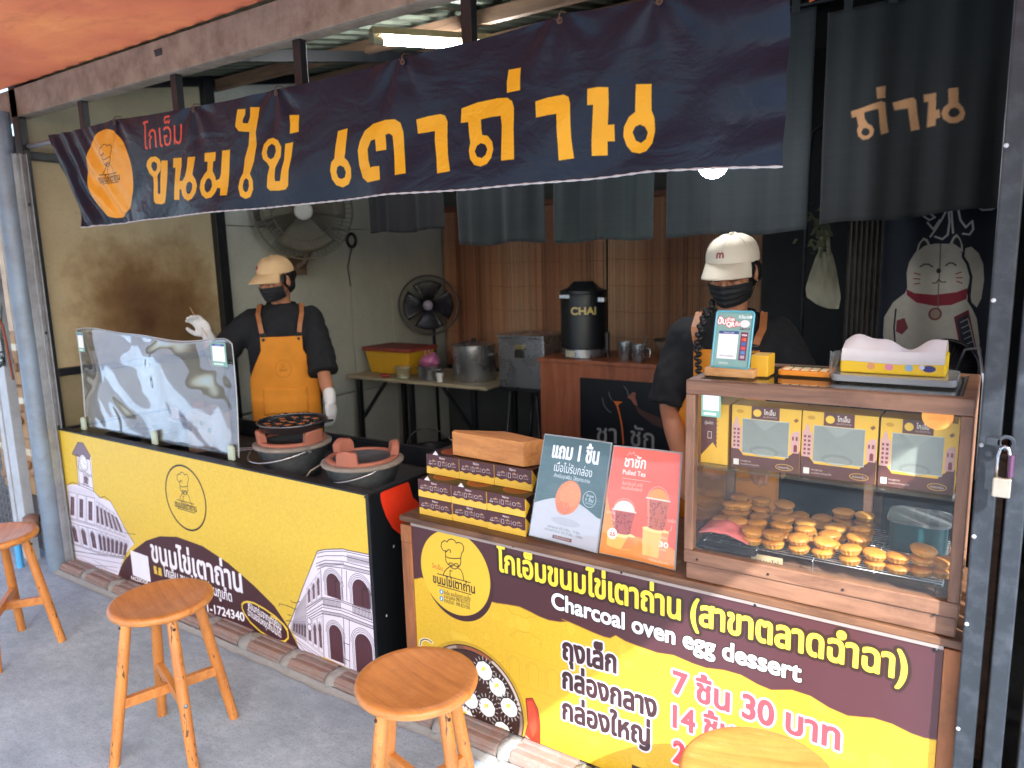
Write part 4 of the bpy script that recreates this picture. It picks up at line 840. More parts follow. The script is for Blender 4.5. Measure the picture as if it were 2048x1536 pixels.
obj('banner_sheet', MB().sheet(banner_pt, 420, 60), M_bn, bn, smooth=True, uv=BN.uv(), fixn=False)
hem = MB()
hem.tube([tuple(Vector(banner_pt(u, 0))) for u in np.linspace(0, 1, 200)], [.003 + .0012*math.sin(i*2.2) for i in range(200)], 6)
obj('frayed_hem', hem, pm('hem', 'b5b2b4', .7, .3, 200), bn, smooth=True)
M_gro = pm('grommet', '6b5648', .5, .3, 60, metal=.5)
for i, g in enumerate(gx):
    u = (g-bl_t[0])/(br_t[0]-bl_t[0]); p = Vector(banner_pt(u, .965))
    gm = MB().lathe([(.004,0),(.009,0),(.009,.002),(.004,.002),(.004,0)], 14, cap=False).xf(Matrix.Translation(p + Vector((0,-.003,0))) @ Matrix.Rotation(R(90), 4, 'X'))
    obj('grommet', gm, M_gro, bn, smooth=True, flat_angle=40)
    tw = MB(); tw.tube([p + Vector((0,-.006,0)), p + Vector((.004,-.012,.012)), p + Vector((.002,.0,.024)), p + Vector((-.002,.03,.028))], .002, 5)
    for k in range(3): a = random.uniform(0, 6.28); tw.tube([p + Vector((0,-.007,0)), p + Vector((.012*math.cos(a), -.01, .012*math.sin(a)))], .0012, 4)
    obj('tie_cord', tw, pm('cord', '5d4638', .8, .2, 40), bn, smooth=True)
# ================================================================ LAMPS
ol = thing('tube_lamp', 'lit fluorescent tube lamp in rusty batten under the roof', 'lamp', (-2.3, .9, 2.6))
ta, tb_ = Vector((-2.42, .755, 2.598)), Vector((-2.06, 1.33, 2.625))
dd = (tb_-ta).normalized()
obj('batten', MB().bar(ta + Vector((0,0,.04)) - dd*.02, tb_ + Vector((0,0,.04)), .05, .03), pm('batten', 'b3a06f', .5, .3, 12, dirt='5b3f2a', dirt_amt=.8), ol, bevel=.002)
obj('end_cap', MB().tube([ta - dd*.012, ta + dd*.035], .018, 14).bar(ta + Vector((0,0,.035)) - dd*.012, ta - dd*.012 - Vector((0,0,.01)), .03, .02), pm('endcap', 'b2a98c', .5, .2, 20), ol, smooth=True, flat_angle=40)
obj('tube', MB().tube([ta + dd*.035, tb_], .0155, 16), emit('tube_light', (1, .98, .95), 30), ol, smooth=True, flat_angle=40)
lb = thing('light_bulb', 'round lit white bulb hanging just below the banner', 'light bulb', (-.88, .8, 1.9))
obj('globe', MB().ell((-.880, .8, 1.925), (.052, .052, .050), 20, 14), emit('bulb_light', (1, .98, .94), 26), lb, smooth=True)
obj('socket', MB().lathe([(.02, 0), (.024, .05), (.012, .07), (0, .07)], 14, (-.88, .8, 1.97)), pm('white_pl', 'dddddd', .4, .05, 20), lb, smooth=True, flat_angle=40)
obj('cord', MB().tube([(-.88, .8, 2.03), (-.878, .8, 2.68)], .003, 6), M_black, lb)
# ================================================================ CURTAINS (noren)
CT = [(-2.957, -2.44, 1.778, 'dark curtain panel farthest left, brownish in the shade', 1.2, '1c1b1b'), (-2.344, -1.819, 1.693, 'dark grey curtain panel between the brown one and the middle one', 1.2, '262b2c'),
      (-1.764, -1.264, 1.687, 'grey green curtain panel in the middle of the row above the blinds', 1.2, '273030'), (-1.207, -.638, 1.69, 'dark curtain panel behind the lit bulb', 1.2, '1c2326'), (-.60, -.024, 1.72, 'dark curtain panel with orange Thai lettering at the right', 1.2, '1a1e20')]
glyph_n = [(-0.201,2.149),(-0.170,2.147)]
for i, (x0, x1, zb, lab, yy, cc_) in enumerate(CT):
    cv = Canvas(x0-.03, zb-.03, x1+.03, 2.52, 260, cc_)
    for k in range(int(.6*260)): pass
    cv.a += (rs.rand(cv.h, 1, 1).astype(np.float32)-.5)*.018 + (rs.rand(1, cv.w, 1).astype(np.float32)-.5)*.018
    if i == 4:
        sgl = [[[(-0.505,2.114),(-0.456,2.123),(-0.403,2.135),(-0.391,2.129),(-0.387,2.092),(-0.381,2.054),(-0.376,2.025),(-0.400,2.018),(-0.405,2.050),(-0.411,2.101),(-0.414,2.108),(-0.458,2.102),(-0.455,2.082),(-0.444,2.063),(-0.429,2.053),(-0.421,2.037),(-0.424,2.018),(-0.438,2.007),(-0.459,2.007),(-0.475,2.022),(-0.481,2.044),(-0.477,2.059),(-0.485,2.092),(-0.500,2.089)], [(-0.465,2.033),(-0.459,2.046),(-0.449,2.047),(-0.438,2.039),(-0.436,2.028),(-0.444,2.020),(-0.456,2.023)]],
               [[(-0.423,2.183),(-0.393,2.186),(-0.392,2.144),(-0.418,2.142)]],
               [[(-0.371,2.127),(-0.334,2.134),(-0.305,2.137),(-0.296,2.126),(-0.290,2.080),(-0.279,2.026),(-0.307,2.022),(-0.316,2.071),(-0.321,2.101),(-0.363,2.099)]],
               [[(-0.276,2.143),(-0.236,2.142),(-0.234,2.109),(-0.234,2.085),(-0.222,2.085),(-0.218,2.055),(-0.231,2.054),(-0.231,2.031),(-0.259,2.030),(-0.260,2.076),(-0.259,2.115),(-0.273,2.116)]],
               [[(-0.201,2.148),(-0.170,2.147),(-0.167,2.100),(-0.152,2.080),(-0.145,2.061),(-0.149,2.041),(-0.167,2.031),(-0.189,2.032),(-0.209,2.048),(-0.217,2.069),(-0.211,2.088),(-0.197,2.099)], [(-0.195,2.067),(-0.189,2.079),(-0.178,2.082),(-0.166,2.076),(-0.161,2.064),(-0.169,2.054),(-0.182,2.052),(-0.191,2.058)]]]
        for lp in sgl: evenodd(cv, lp, 'b88a5e')
    t = thing('curtain', lab, 'curtain', ((x0+x1)/2, yy, zb), 0, 'row of split curtains')
    ph = i*1.7
    zt = 2.50 if i != 4 else 2.47
    if i == 4: zt_fn = lambda u: 2.46
    hang = (0, 0, 0, 0, .0)[i]
    def cp(u, v, x0=x0, x1=x1, zb=zb, ph=ph, yy=yy, zt=zt, i=i):
        x = x0 + u*(x1-x0); z = zb + v*(zt-zb) + (1-v)*(.006*math.sin(u*9+ph)) + (.035*(1-u)*-1 if False else 0)
        if i == 4: z += (1-v)*(.02 - .03*(1-u))
        y = yy + (.25+.75*(1-v*.6))*(.014*math.sin(u*2*PI*2.1 + ph + v*.8) + .006*math.sin(u*2*PI*5.3 + ph*2 - v)) + .01*mnoise.noise(Vector((x*4, z*2, ph)))
        return (x + .006*mnoise.noise(Vector((1, z*3, ph))), y, z)
    mm = printed('curtain_print_' + 'abcde'[i], cv, .9, var=.2, vscale=9, dirt=.05, sheen=.15)
    obj('cloth', MB().sheet(cp, 60, 40, .0015), mm, t, smooth=True, uv=cv.uv(), fixn=False)
    for q in range(4):
        xx = x0 + (q+.5)*(x1-x0)/4; obj('hanging_loop', boxm(xx-.015, xx+.015, yy-.009, yy+.011, zt-.01, zt+.04), pm('loop', '202426', .9, .2, 20), t)
obj('curtain_rod', MB().tube([(-3.1, 1.2, 2.53), (.1, 1.2, 2.51)], .008, 8), M_black, label='thin dark rod carrying the row of curtains', cat='rod', smooth=True)
obj('orange_string', MB().tube([(-.66, 1.18, 2.515), (-.3, 1.16, 2.60), (.1, 1.15, 2.68)], .004, 6), pm('ocord', 'b3502c', .7, .1, 40), label='orange string tied above the lettered curtain', cat='string', smooth=True)
# ================================================================ BACK OF THE STALL
# bamboo blinds
bb = thing('bamboo_blind', 'wide reddish brown bamboo slat blind hanging on the back wall', 'blind', (-2.7, 3.3, .6))
M_bl = []
for k, c_ in enumerate(('98654a', 'ab7856', '7c4c36', 'ba8b64')): M_bl.append(pm('blind%d' % k, c_, .6, .25, 8, sc=(1,1,.1)))
mbs = [MB() for _ in range(4)]; xs = -4.17; k = 0
while xs < -1.17:
    w = random.choice((.008, .009, .010, .011)); ci = random.choice((0, 0, 1, 2)) if int(xs*4.3) % 3 else random.choice((1, 1, 0, 3))
    ybow = 3.33 + .006*math.sin(xs*7)
    if abs(xs+2.55) > .015: mbs[ci].box(xs, xs+w, ybow, ybow+.004, .7, 2.05)
    xs += w + .0045; k += 1
for q, mq in enumerate(mbs): obj('slats', mq, M_bl[q], bb, kind='stuff')
obj('gap_light_sheet', boxm(-4.17, -2.56, 3.336, 3.339, .7, 2.05), pm('blind_lining', 'e0c096', .7, .25, 14, sc=(1,1,.3)), bb); obj('gap_light_sheet', boxm(-2.54, -1.18, 3.336, 3.339, .7, 2.05), pm('blind_lining', 'e0c096'), bb)  # pale sheet behind the slats, coloured as light coming through the gaps
bands = MB()
for z in (.8, 1.0, 1.2, 1.4, 1.6, 1.8, 1.98):
    for (xa, xb2) in ((-4.17, -2.56), (-2.54, -1.18)): bands.tube([(xa + t*(xb2-xa)/24, 3.326 + .004*math.sin(t*2), z + .004*math.sin(t)) for t in range(25)], .0014, 5)
obj('binding_cords', bands, pm('bcord', '6a4a34', .8, .2, 30), bb, kind='stuff')
obj('head_rail', boxm(-4.17, -2.56, 3.30, 3.34, 2.05, 2.09).box(-2.54, -1.18, 3.30, 3.34, 2.05, 2.09), pm('rail_wood', '6b3f2a', .6, .2, 10), bb, bevel=.002)
for z in (1.58, 1.35):
    obj('light_gap', boxm(-1.93 - (z > 1.5)*.03, -1.90, 3.3215, 3.3235, z, z+.012), pm('gap', 'd9cfc0', .8, .1, 20), bb) if False else None
# wall fan
wf = thing('wall_fan', 'large dusty off white wall fan high on the left wall', 'fan', (-4.1, 1.75, 1.97))
Mx = Matrix.Translation((-3.98, 1.62, 1.985)) @ Matrix.Rotation(R(-40), 4, 'Z') @ Matrix.Rotation(R(96), 4, 'Y')
M_fan = pm('fan_dusty', '6f6a56', .6, .2, 12, dirt='6a6048', dirt_amt=.6)
cage = MB()
for sgn in (0, 1):
    for k in range(60):
        a = 2*PI*k/60; cage.tube([(.06*math.cos(a), .06*math.sin(a), .10*sgn*1.1 - .0), (.2*math.cos(a+.1), .2*math.sin(a+.1), .085*sgn), (.32*math.cos(a+.15), .32*math.sin(a+.15), .04)], .0016, 4)
for rr_, zz in ((.32, .04), (.325, .05), (.2, .085), (.2, 0), (.26, .065)): cage.tube([(rr_*math.cos(a), rr_*math.sin(a), zz) for a in np.linspace(0, 2*PI, 40)[:-1]], .0035, 5, closed=True)
obj('cage', cage.xf(Mx), M_fan, wf, kind='stuff', smooth=True)
bld = MB()
for k in range(3):
    a0 = k*2*PI/3
    bld.sheet(lambda u, v, a0=a0: ((.05+.23*v)*math.cos(a0 + (u-.5)*(1.5)), (.05+.23*v)*math.sin(a0 + (u-.5)*1.5), .04 + (u-.5)*.05), 10, 8, .003, (0,0,1))
obj('blades', bld.xf(Mx), pm('fan_blade', '6f6b58', .5, .15, 20, dirt='7a705a', dirt_amt=.5), wf, smooth=True)
obj('hub', MB().lathe([(.062, .095), (.06, .115), (.045, .122), (0, .124)], 24).xf(Mx), pm('hub', 'd6d3c2', .4, .1, 20), wf, smooth=True)
obj('motor', MB().lathe([(0, -.12), (.06, -.11), (.07, -.02), (.05, .0), (0, 0)], 20).xf(Mx), M_fan, wf, smooth=True)
obj('bracket', MB().tube([(-4.2, 1.70, 1.60), (-4.12, 1.72, 1.64), (-4.06, 1.74, 1.74)], .02, 8).box(-4.2, -4.17, 1.62, 1.78, 1.55, 1.68), pm('fan_brk', '7d6a55', .6, .3, 14, dirt='3d2f25', dirt_amt=.6), wf, smooth=True, flat_angle=40)
obj('pull_switch', MB().tube([(-4.19, 2.25, 1.78 + .035*math.cos(a)) if False else (-4.185, 2.25 + .045*math.sin(a), 1.80 + .05*math.cos(a)) for a in np.linspace(0, 2*PI, 20)[:-1]], .012, 6, closed=True), M_black, wf, smooth=True)
obj('wall_cable', MB().tube([(-4.195, 2.26, 1.75), (-4.195, 2.2, 1.6), (-4.195, 2.22, 1.45)], .004, 5), M_black, label='dark cable end hanging on the left wall under the fan', cat='cable', smooth=True)
# black pedestal fan
pf = thing('pedestal_fan', 'black round pedestal fan behind the folding table', 'fan', (-3.70, 2.78, 0))
Mf = Matrix.Translation((-3.86, 2.74, 1.275)) @ Matrix.Rotation(R(38), 4, 'Z') @ Matrix.Rotation(R(88), 4, 'X')
M_bf = pm('fan_black', '17171b', .35, .2, 20); cg = MB()
for sgn in (1, 0):
    for k in range(80):
        a = 2*PI*k/80; cg.tube([(.04*math.cos(a), .04*math.sin(a), .07*sgn), (.15*math.cos(a), .15*math.sin(a), .06*sgn), (.235*math.cos(a), .235*math.sin(a), .0)], .0014, 4)
for rr_ in (.236, .24): cg.tube([(rr_*math.cos(a), rr_*math.sin(a), 0) for a in np.linspace(0, 2*PI, 48)[:-1]], .006, 6, closed=True)
obj('cage', cg.xf(Mf), M_bf, pf, kind='stuff', smooth=True)
bd = MB()
for k in range(4):
    a0 = k*PI/2; bd.sheet(lambda u, v, a0=a0: ((.03+.17*v)*math.cos(a0 + (u-.5)*1.3), (.03+.17*v)*math.sin(a0 + (u-.5)*1.3), .02 + (u-.5)*.04), 8, 8, .002, (0,0,1))
bl_f = obj('blades', bd.xf(Mf), pm('fan_blade_b', '23222c', .25, .2, 20), pf, smooth=True)
obj('hub', MB().lathe([(.04, .07), (.038, .08), (0, .082)], 20).xf(Mf), pm('hub2', '8d8794', .3, .1, 20), bl_f, smooth=True)
obj('motor', MB().lathe([(0, -.16), (.05, -.15), (.06, -.03), (0, -.02)], 16).xf(Mf), M_bf, pf, smooth=True)
obj('pole', MB().tube([(-3.90, 2.84, 1.2), (-3.90, 2.86, .03)], .014, 10), M_bf, pf, smooth=True)
obj('base', MB().lathe([(.19, 0), (.19, .015), (.05, .04), (0, .045)], 28, (-3.90, 2.86, 0)), M_bf, pf, smooth=True)
# folding table
ft = thing('folding_table', 'folding table with pale top and dark folding legs against left wall', 'table', (-3.5, 2.4, 0))
obj('tabletop', boxm(-4.16, -2.83, 2.08, 2.70, .752, .778), pm('ttop', 'a89c80', .5, .12, 8, dirt='5d5340', dirt_amt=.4), ft, bevel=.008)
for (x, y) in ((-4.08, 2.14), (-2.98, 2.14), (-4.08, 2.64), (-2.98, 2.64), (-3.55, 2.14)): obj('leg', boxm(x-.018, x+.018, y-.018, y+.018, 0, .75), M_black, ft, bevel=.003)
for a_, b_ in (((-3.0, 2.14, .45), (-3.25, 2.14, .74)), ((-4.05, 2.14, .45), (-3.8, 2.14, .74)), ((-3.55, 2.14, .2), (-3.0, 2.14, .2))): obj('leg_brace', MB().bar(a_, b_, .02, .02), M_black, ft)
# yellow crate with red lid
yc = thing('plastic_crate', 'yellow plastic crate with dull red lid on the folding table', 'crate', (-3.87, 2.36, .779))
cm = MB().add([(-4.06,2.25,.779),(-3.68,2.25,.779),(-3.68,2.5,.779),(-4.06,2.5,.779),(-4.09,2.22,.955),(-3.63,2.22,.955),(-3.63,2.53,.955),(-4.09,2.53,.955)], [(0,3,2,1),(4,5,6,7),(0,1,5,4),(1,2,6,5),(2,3,7,6),(3,0,4,7)])
obj('crate_body', cm, pm('crate_yellow', 'cf9f22', .45, .1, 15), yc, bevel=.012)
obj('lid', boxm(-4.10, -3.615, 2.205, 2.545, .956, .985), pm('lid_red', '8a3a34', .5, .15, 15), yc, bevel=.008)
cl = thing('clear_tub', 'small clear tub of food in front of the yellow crate', 'tub', (-3.64, 2.2, .779))
obj('tub', MB().lathe([(.05, 0), (.06, .07), (.062, .072)], 20, (-3.66, 2.18, .779)), pm('clear_tub', '9b8f72', .3, .2, 30), cl, smooth=True, flat_angle=40); obj('lid', MB().lathe([(.064, 0), (.064, .008), (0, .01)], 20, (-3.66, 2.18, .851)), pm('tublid', 'b5ab8c', .3, .1, 20), cl, smooth=True, flat_angle=40)
for k, (x, y, c_, lb_2) in enumerate(((-3.79, 2.12, 'a8453f', 'small crumpled red cloth at the table edge'), (-3.60, 2.115, 'b9bd9a', 'small pale green cloth at the table edge'))):
    rgm = MB().ell((x, y, .79), (.05, .03, .014), 14, 8); rgm.v = [(a + .01*mnoise.noise(Vector((a*60, b_*60, c2*60))), b_, max(.7785, c2 + .006*mnoise.noise(Vector((a*50, b_*50, 3))))) for a, b_, c2 in rgm.v]
    obj('folded_cloth', rgm, pm('rag%d' % k, c_, .9, .2, 30), label=lb_2, cat='cloth', smooth=True)
M_ss = pm('stainless', 'b4b6b8', .26, .03, 5, metal=.9, bump=.04)
def pot(name, lab, x, y, z, r, h, lid=True, mat=None, n=32, hnd=True):
    t = thing(name, lab, 'pot', (x, y, z))
    prof = [(r*.96, 0), (r, .01), (r, h-.004), (r*1.03, h), (r*.97, h)] + ([] if lid else [(r*.95, h*.1), (0, h*.08)])
    obj('body', MB().lathe(prof, n, (x, y, z)), mat or M_ss, t, smooth=True, flat_angle=40)
    if lid:
        ld_ = obj('lid', MB().lathe([(r*1.04, 0), (r*1.04, .006), (r*.6, .02), (0, .026)], n, (x, y, z+h)), mat or M_ss, t, smooth=True, flat_angle=40)
        obj('knob', MB().lathe([(.012, 0), (.018, .015), (.015, .024), (0, .026)], 12, (x, y, z+h+.024)), M_black, ld_, smooth=True)
    if hnd:
        for s in (-1, 1): obj('handle', MB().tube([(x+s*r, y-.03, z+h*.75), (x+s*(r+.03), y-.02, z+h*.78), (x+s*(r+.03), y+.02, z+h*.78), (x+s*r, y+.03, z+h*.75)], .005, 6), M_ss, t, smooth=True)
    return t
pot('stock_pot', 'tall stainless stock pot with lid on the folding table', -3.10, 2.32, .779, .155, .25)
pot('small_pot', 'small round aluminium pot on the folding table beside the stock pot', -3.42, 2.2, .779, .085, .10, lid=False, hnd=True)
pb = MB().ell((-3.43, 2.22, .905), (.075, .07, .05), 20, 12); pb.v = [(a + .02*mnoise.noise(Vector((a*30, b_*30, c2*30))), b_ + .02*mnoise.noise(Vector((a*30, 5, c2*30))), c2 + .03*mnoise.noise(Vector((a*25, b_*25, 9)))) for a, b_, c2 in pb.v]
pb.tube([(-3.42, 2.22, .93), (-3.425, 2.22, .975), (-3.44, 2.22, .99)], .006, 6).tube([(-3.46, 2.22, .93), (-3.475, 2.22, .985)], .005, 6)
obj('plastic_bag', pb, pm('pink_bag', 'b86a94', .35, .3, 25), label='pink knotted plastic bag on top of the small pot', cat='bag', smooth=True)
cu = thing('white_cup', 'small white cup standing between the two pots on the folding table', 'cup', (-3.245, 2.14, .779)); obj('cup_body', MB().lathe([(.022, 0), (.03, .06), (.027, .06), (.02, .005), (0, .005)], 18, (-3.265, 2.125, .779)), pm('white_cup', 'd8d8d4', .4, .05, 20), cu, smooth=True, flat_angle=40)
# things under the table
bk = thing('black_bucket', 'big black plastic bucket under the folding table', 'bucket', (-3.2, 2.0, 0))
obj('bucket_body', MB().lathe([(.15, 0), (.20, .38), (.21, .385), (.21, .40), (.19, .40), (.14, .02), (0, .02)], 28, (-3.05, 1.75, 0)), pm('black_pl', '1a1b1e', .4, .2, 20), bk, smooth=True, flat_angle=40)
obj('handle', MB().tube([(-3.05+.21*math.cos(a), 1.75, .40+.14*math.sin(a)) for a in np.linspace(0, PI, 12)], .004, 6), M_ss, bk, smooth=True)
rb = thing('red_stool', 'red plastic bucket standing beside the black bucket under the table', 'bucket', (-2.55, 1.55, 0)); rb.name = 'red_bucket'
obj('bucket_body', MB().lathe([(.12, 0), (.15, .30), (.16, .31), (.145, .31), (.11, .02), (0, .02)], 28, (-2.62, 1.5, 0)), pm('red_pl', 'b3202a', .4, .1, 20), rb, smooth=True, flat_angle=40)
obj('rim', MB().tube([(-2.62+.16*math.cos(a), 1.5+.16*math.sin(a), .31) for a in np.linspace(0, 2*PI, 30)[:-1]], .007, 6, closed=True), pm('red_pl', 'b3202a'), rb, smooth=True)
# steel box on black stand
sb = thing('steel_box', 'square stainless box with latch standing on a black stand', 'box', (-2.6, 2.25, .78))
obj('box_body', boxm(-2.735, -2.385, 2.10, 2.42, .79, 1.115), M_ss, sb, bevel=.004)
obj('lid', boxm(-2.74, -2.38, 2.09, 2.43, 1.117, 1.135), M_ss, sb, bevel=.004)
obj('latch', MB().prism([(-2.60,.99),(-2.53,.99),(-2.53,1.03),(-2.54,1.045),(-2.59,1.045),(-2.60,1.03)], 2.085, 2.099), pm('latch_black', '24211d', .4, .2, 20), sb, bevel=.003)
obj('latch_plate', boxm(-2.60, -2.53, 2.08, 2.0995, 1.046, 1.075), pm('latch_brass', '8f8660', .4, .2, 20, metal=.6), sb, bevel=.002)
st = thing('box_stand', 'black tubular stand carrying the stainless box', 'stand', (-2.56, 2.25, 0))
obj('stand_top', boxm(-2.74, -2.38, 2.10, 2.42, .765, .788), M_black, st, bevel=.003)
for (xa, ya, xb, yb) in ((-2.66, 2.12, -2.74, 2.10), (-2.46, 2.12, -2.39, 2.10), (-2.66, 2.4, -2.74, 2.42), (-2.46, 2.4, -2.39, 2.42)): obj('leg', MB().tube([(xa, ya, .765), (xb, yb, 0)], .013, 8), M_black, st, smooth=True)
obj('leg_brace', MB().tube([(-2.70, 2.11, .4), (-2.43, 2.11, .4)], .009, 8), M_black, st, smooth=True)
# tea counter with poster
tc_ = thing('tea_counter', 'reddish plywood counter with a black tea poster at the back', 'counter', (-1.75, 2.2, 0))
M_ply = wood('plywood', '9c5a38', '6e3820', 'z', 3, .45, .25)
obj('front_board', boxm(-2.365, -1.06, 2.02, 2.04, .02, .985), M_ply, tc_, bevel=.002)
obj('side_board', boxm(-2.365, -2.345, 2.041, 2.5, .02, .985), M_ply, tc_, bevel=.002)
obj('top_board', boxm(-2.375, -1.05, 2.01, 2.52, .986, 1.01), M_ply, tc_, bevel=.003)
PO = Canvas(*(((-2.101,0.437))[0] - .0, .40, -1.18, .925), 520, '0f1216') if False else Canvas(-2.08, .38, -1.12, .905, 520, '0f1216')
P_ = [(-2.102,0.917),(-1.580,0.911)]
PO.stroke([(-1.930,0.793),(-1.920,0.750),(-1.897,0.722),(-1.875,0.709)], .006, 'a8a8a4', .6); PO.stroke([(-1.888,0.831),(-1.880,0.802),(-1.864,0.782)], .006, 'a8a8a4', .6); PO.stroke([(-1.789,0.872),(-1.770,0.850),(-1.760,0.817)], .006, 'a8a8a4', .6)
PO.fill([(-1.859,0.780),(-1.796,0.780),(-1.828,0.758),(-1.812,0.701),(-1.796,0.624),(-1.789,0.526),(-1.797,0.516),(-1.807,0.623),(-1.822,0.700),(-1.838,0.752)], 'cf6a26')
PO.fill([(-1.770,0.806),(-1.735,0.843),(-1.714,0.840),(-1.719,0.811),(-1.709,0.787),(-1.704,0.764),(-1.724,0.767),(-1.748,0.799)], '8a5344')
PO.fill([(-1.724,0.772),(-1.678,0.742),(-1.588,0.713),(-1.510,0.692),(-1.452,0.642),(-1.509,0.635),(-1.608,0.663),(-1.699,0.721)], '4a2f28')
text2(PO, 'ชา', *[(-1.968,0.517),(-1.839,0.525)], .16, '8f8f8b', bold=.002)
text2(PO, 'ชัก', *[(-1.747,0.524),(-1.602,0.520)], .16, '8f8f8b', bold=.002)
obj('poster', boxm(-2.08, -1.12, 2.012, 2.0185, .38, .905), printed('tea_poster_print', PO, .35, dirt=.05), tc_, uv=PO.uv())
# urn
ur = thing('tea_urn', 'tall black insulated tea urn with gold lettering and steel base', 'urn', (-2.14, 2.22, 1.01))
UX, UY = -2.15, 2.2
obj('body', MB().lathe([(.135, .055), (.142, .06), (.142, .375), (.138, .39), (0, .395)], 36, (UX, UY, 1.01)), pm('urn_black', '15181c', .4, .15, 20), ur, smooth=True, flat_angle=40)
obj('base', MB().lathe([(.12, 0), (.138, .005), (.138, .054), (0, .054)], 36, (UX, UY, 1.01)), M_ss, ur, smooth=True, flat_angle=40)
obj('lid', MB().lathe([(.12, .39), (.145, .392), (.146, .41), (.10, .425), (.075, .45), (.06, .465), (0, .468)], 32, (UX, UY, 1.01)), pm('urn_lid', '1c1e22', .3, .1, 20), ur, smooth=True, flat_angle=40)
obj('clamp', boxm(UX-.09, UX-.02, UY-.148, UY-.13, 1.375, 1.40), M_ss, ur, bevel=.003); obj('clamp', boxm(UX+.12, UX+.17, UY-.06, UY-.02, 1.35, 1.38), M_ss, ur, bevel=.003)
obj('tap', MB().tube([(UX+.14, UY-.03, 1.05), (UX+.19, UY-.05, 1.05), (UX+.195, UY-.05, 1.02)], .010, 8).tube([(UX+.185, UY-.05, 1.06), (UX+.185, UY-.05, 1.17)], .016, 8), M_black, ur, smooth=True, flat_angle=40)
obj('label_plate', MB().sheet(lambda u, v: (UX + .1395*math.sin(-.45+u*.5), UY - .1395*math.cos(-.45+u*.5), 1.018 + v*.04), 10, 1, .002), pm('plate', 'b5b09a', .4, .1, 20), ur)
UL = Canvas(0, 0, .21, .08, 1100, '15181c'); UL.text('CHAI', .006, .012, .076, 'd0bb70', x1=.204, bold=.0032)
obj('lettering', MB().sheet(lambda u, v: (UX + .1435*math.sin(-.10+u*1.15), UY - .1435*math.cos(-.10+u*1.15), 1.27 + v*.065), 24, 2), printed('urn_print', UL, .4, dirt=.0), ur, uv=lambda co: ((math.atan2(co.x-UX, -(co.y-UY))+.10)/1.15, (co.z-1.27)/.065), smooth=True, fixn=False)
for k, (x, y, r, h, lb_3) in enumerate(((-1.83, 2.12, .042, .11, 'stainless cup nearest the black urn'), (-1.735, 2.10, .04, .10, 'stainless cup with a spoon standing in the row on tea counter'), (-1.52, 2.13, .06, .125, 'wide stainless mug with dark rim near the seller'))):
    t = thing('steel_cup', lb_3, 'cup', (x, y, 1.01))
    obj('cup_body', MB().lathe([(r*.9, 0), (r, .006), (r, h), (r*.93, h), (r*.88, .01), (0, .01)], 24, (x, y, 1.01)), M_ss, t, smooth=True, flat_angle=40)
    obj('handle', MB().tube([(x+r, y, 1.01+h*.8), (x+r+.03, y, 1.01+h*.75), (x+r+.03, y, 1.01+h*.3), (x+r, y, 1.01+h*.2)], .004, 6), M_ss, t, smooth=True)
    if k == 1: obj('spoon', MB().tube([(x, y, 1.03), (x+.05, y, 1.01+h+.05)], .003, 6), M_ss, t)
    if k == 2: obj('rim', MB().tube([(x+r*math.cos(a), y+r*math.sin(a), 1.01+h) for a in np.linspace(0, 2*PI, 24)[:-1]], .006, 6, closed=True), M_black, t, smooth=True)
kp = thing('coffee_grinder', 'black handled strainer standing behind the cups', 'strainer', (-1.66, 2.3, 1.01)); kp.name = 'tea_strainer'
obj('ring', MB().tube([(-1.66+.06*math.cos(a), 2.3+.06*math.sin(a), 1.12) for a in np.linspace(0, 2*PI, 24)[:-1]], .005, 6, closed=True).tube([(-1.60, 2.3, 1.12), (-1.48, 2.28, 1.14)], .007, 6), M_black, kp, smooth=True)
obj('sock', MB().lathe([(.058, 0), (.05, -.06), (.03, -.105), (0, -.109)], 18, (-1.66, 2.3, 1.12)), pm('sock', '6b5a48', .9, .2, 40), kp, smooth=True)
for (xq, yq, lbq) in ((-1.45, 2.35, 'red and white milk can behind the seller'),):
    t = thing('milk_can', lbq, 'can', (xq, yq, 1.01)); obj('can_body', MB().lathe([(.05, 0), (.05, .22)], 24, (xq, yq, 1.01)), pm('can_red', 'b3303a', .4, .1, 20), t, smooth=True, flat_angle=40)
    obj('label_band', MB().lathe([(.0505, .07), (.0505, .14)], 24, (xq, yq, 1.01)), pm('can_white', 'd6cfc8', .4, .1, 20), t, smooth=True, flat_angle=40); obj('lid', MB().lathe([(.051, 0), (.051, .006), (.045, .006), (0, .004)], 24, (xq, yq, 1.23)), M_ss, t, smooth=True, flat_angle=40)
# hanging bag
hb = thing('cloth_bag', 'pale cloth tote bag hanging by its straps in the dark', 'bag', (-.64, 1.6, 1.40))
def bagp(s):
    def f(u, v):
        w = .026 + .056*(1-v)**.75 - .016*max(0, .2-v)/.2; return (-.648 + (u-.5)*2*w, 1.6 + s*.026*math.sin(PI*u)*math.sin(PI*(1-v)*.9+.2) + .008*mnoise.noise(Vector((u*5, v*5, s))), 1.40 + v*.21 - .016*math.cos((u-.5)*PI)*(1-v) - .05*(1-v)*(u-.3))
    return f
obj('bag_body', MB().sheet(bagp(1), 20, 16).sheet(bagp(-1), 20, 16), pm('bag_cloth', '8d8a76', .9, .15, 15), hb, smooth=True)
obj('strap', MB().tube([(-.668, 1.6, 1.59), (-.662, 1.6, 1.68), (-.655, 1.6, 1.78)], .009, 6).tube([(-.63, 1.6, 1.59), (-.64, 1.6, 1.68), (-.65, 1.6, 1.78)], .010, 6), pm('bag_cloth', '8d8a76'), hb, smooth=True)
obj('wall_pipe', MB().tube([(-.735, 1.62, .9), (-.735, 1.62, 2.0), (-.72, 1.62, 2.12), (-.66, 1.62, 2.15)], .007, 8), M_rp, label='thin vertical grey conduit left of the hanging bag', cat='pipe', smooth=True)
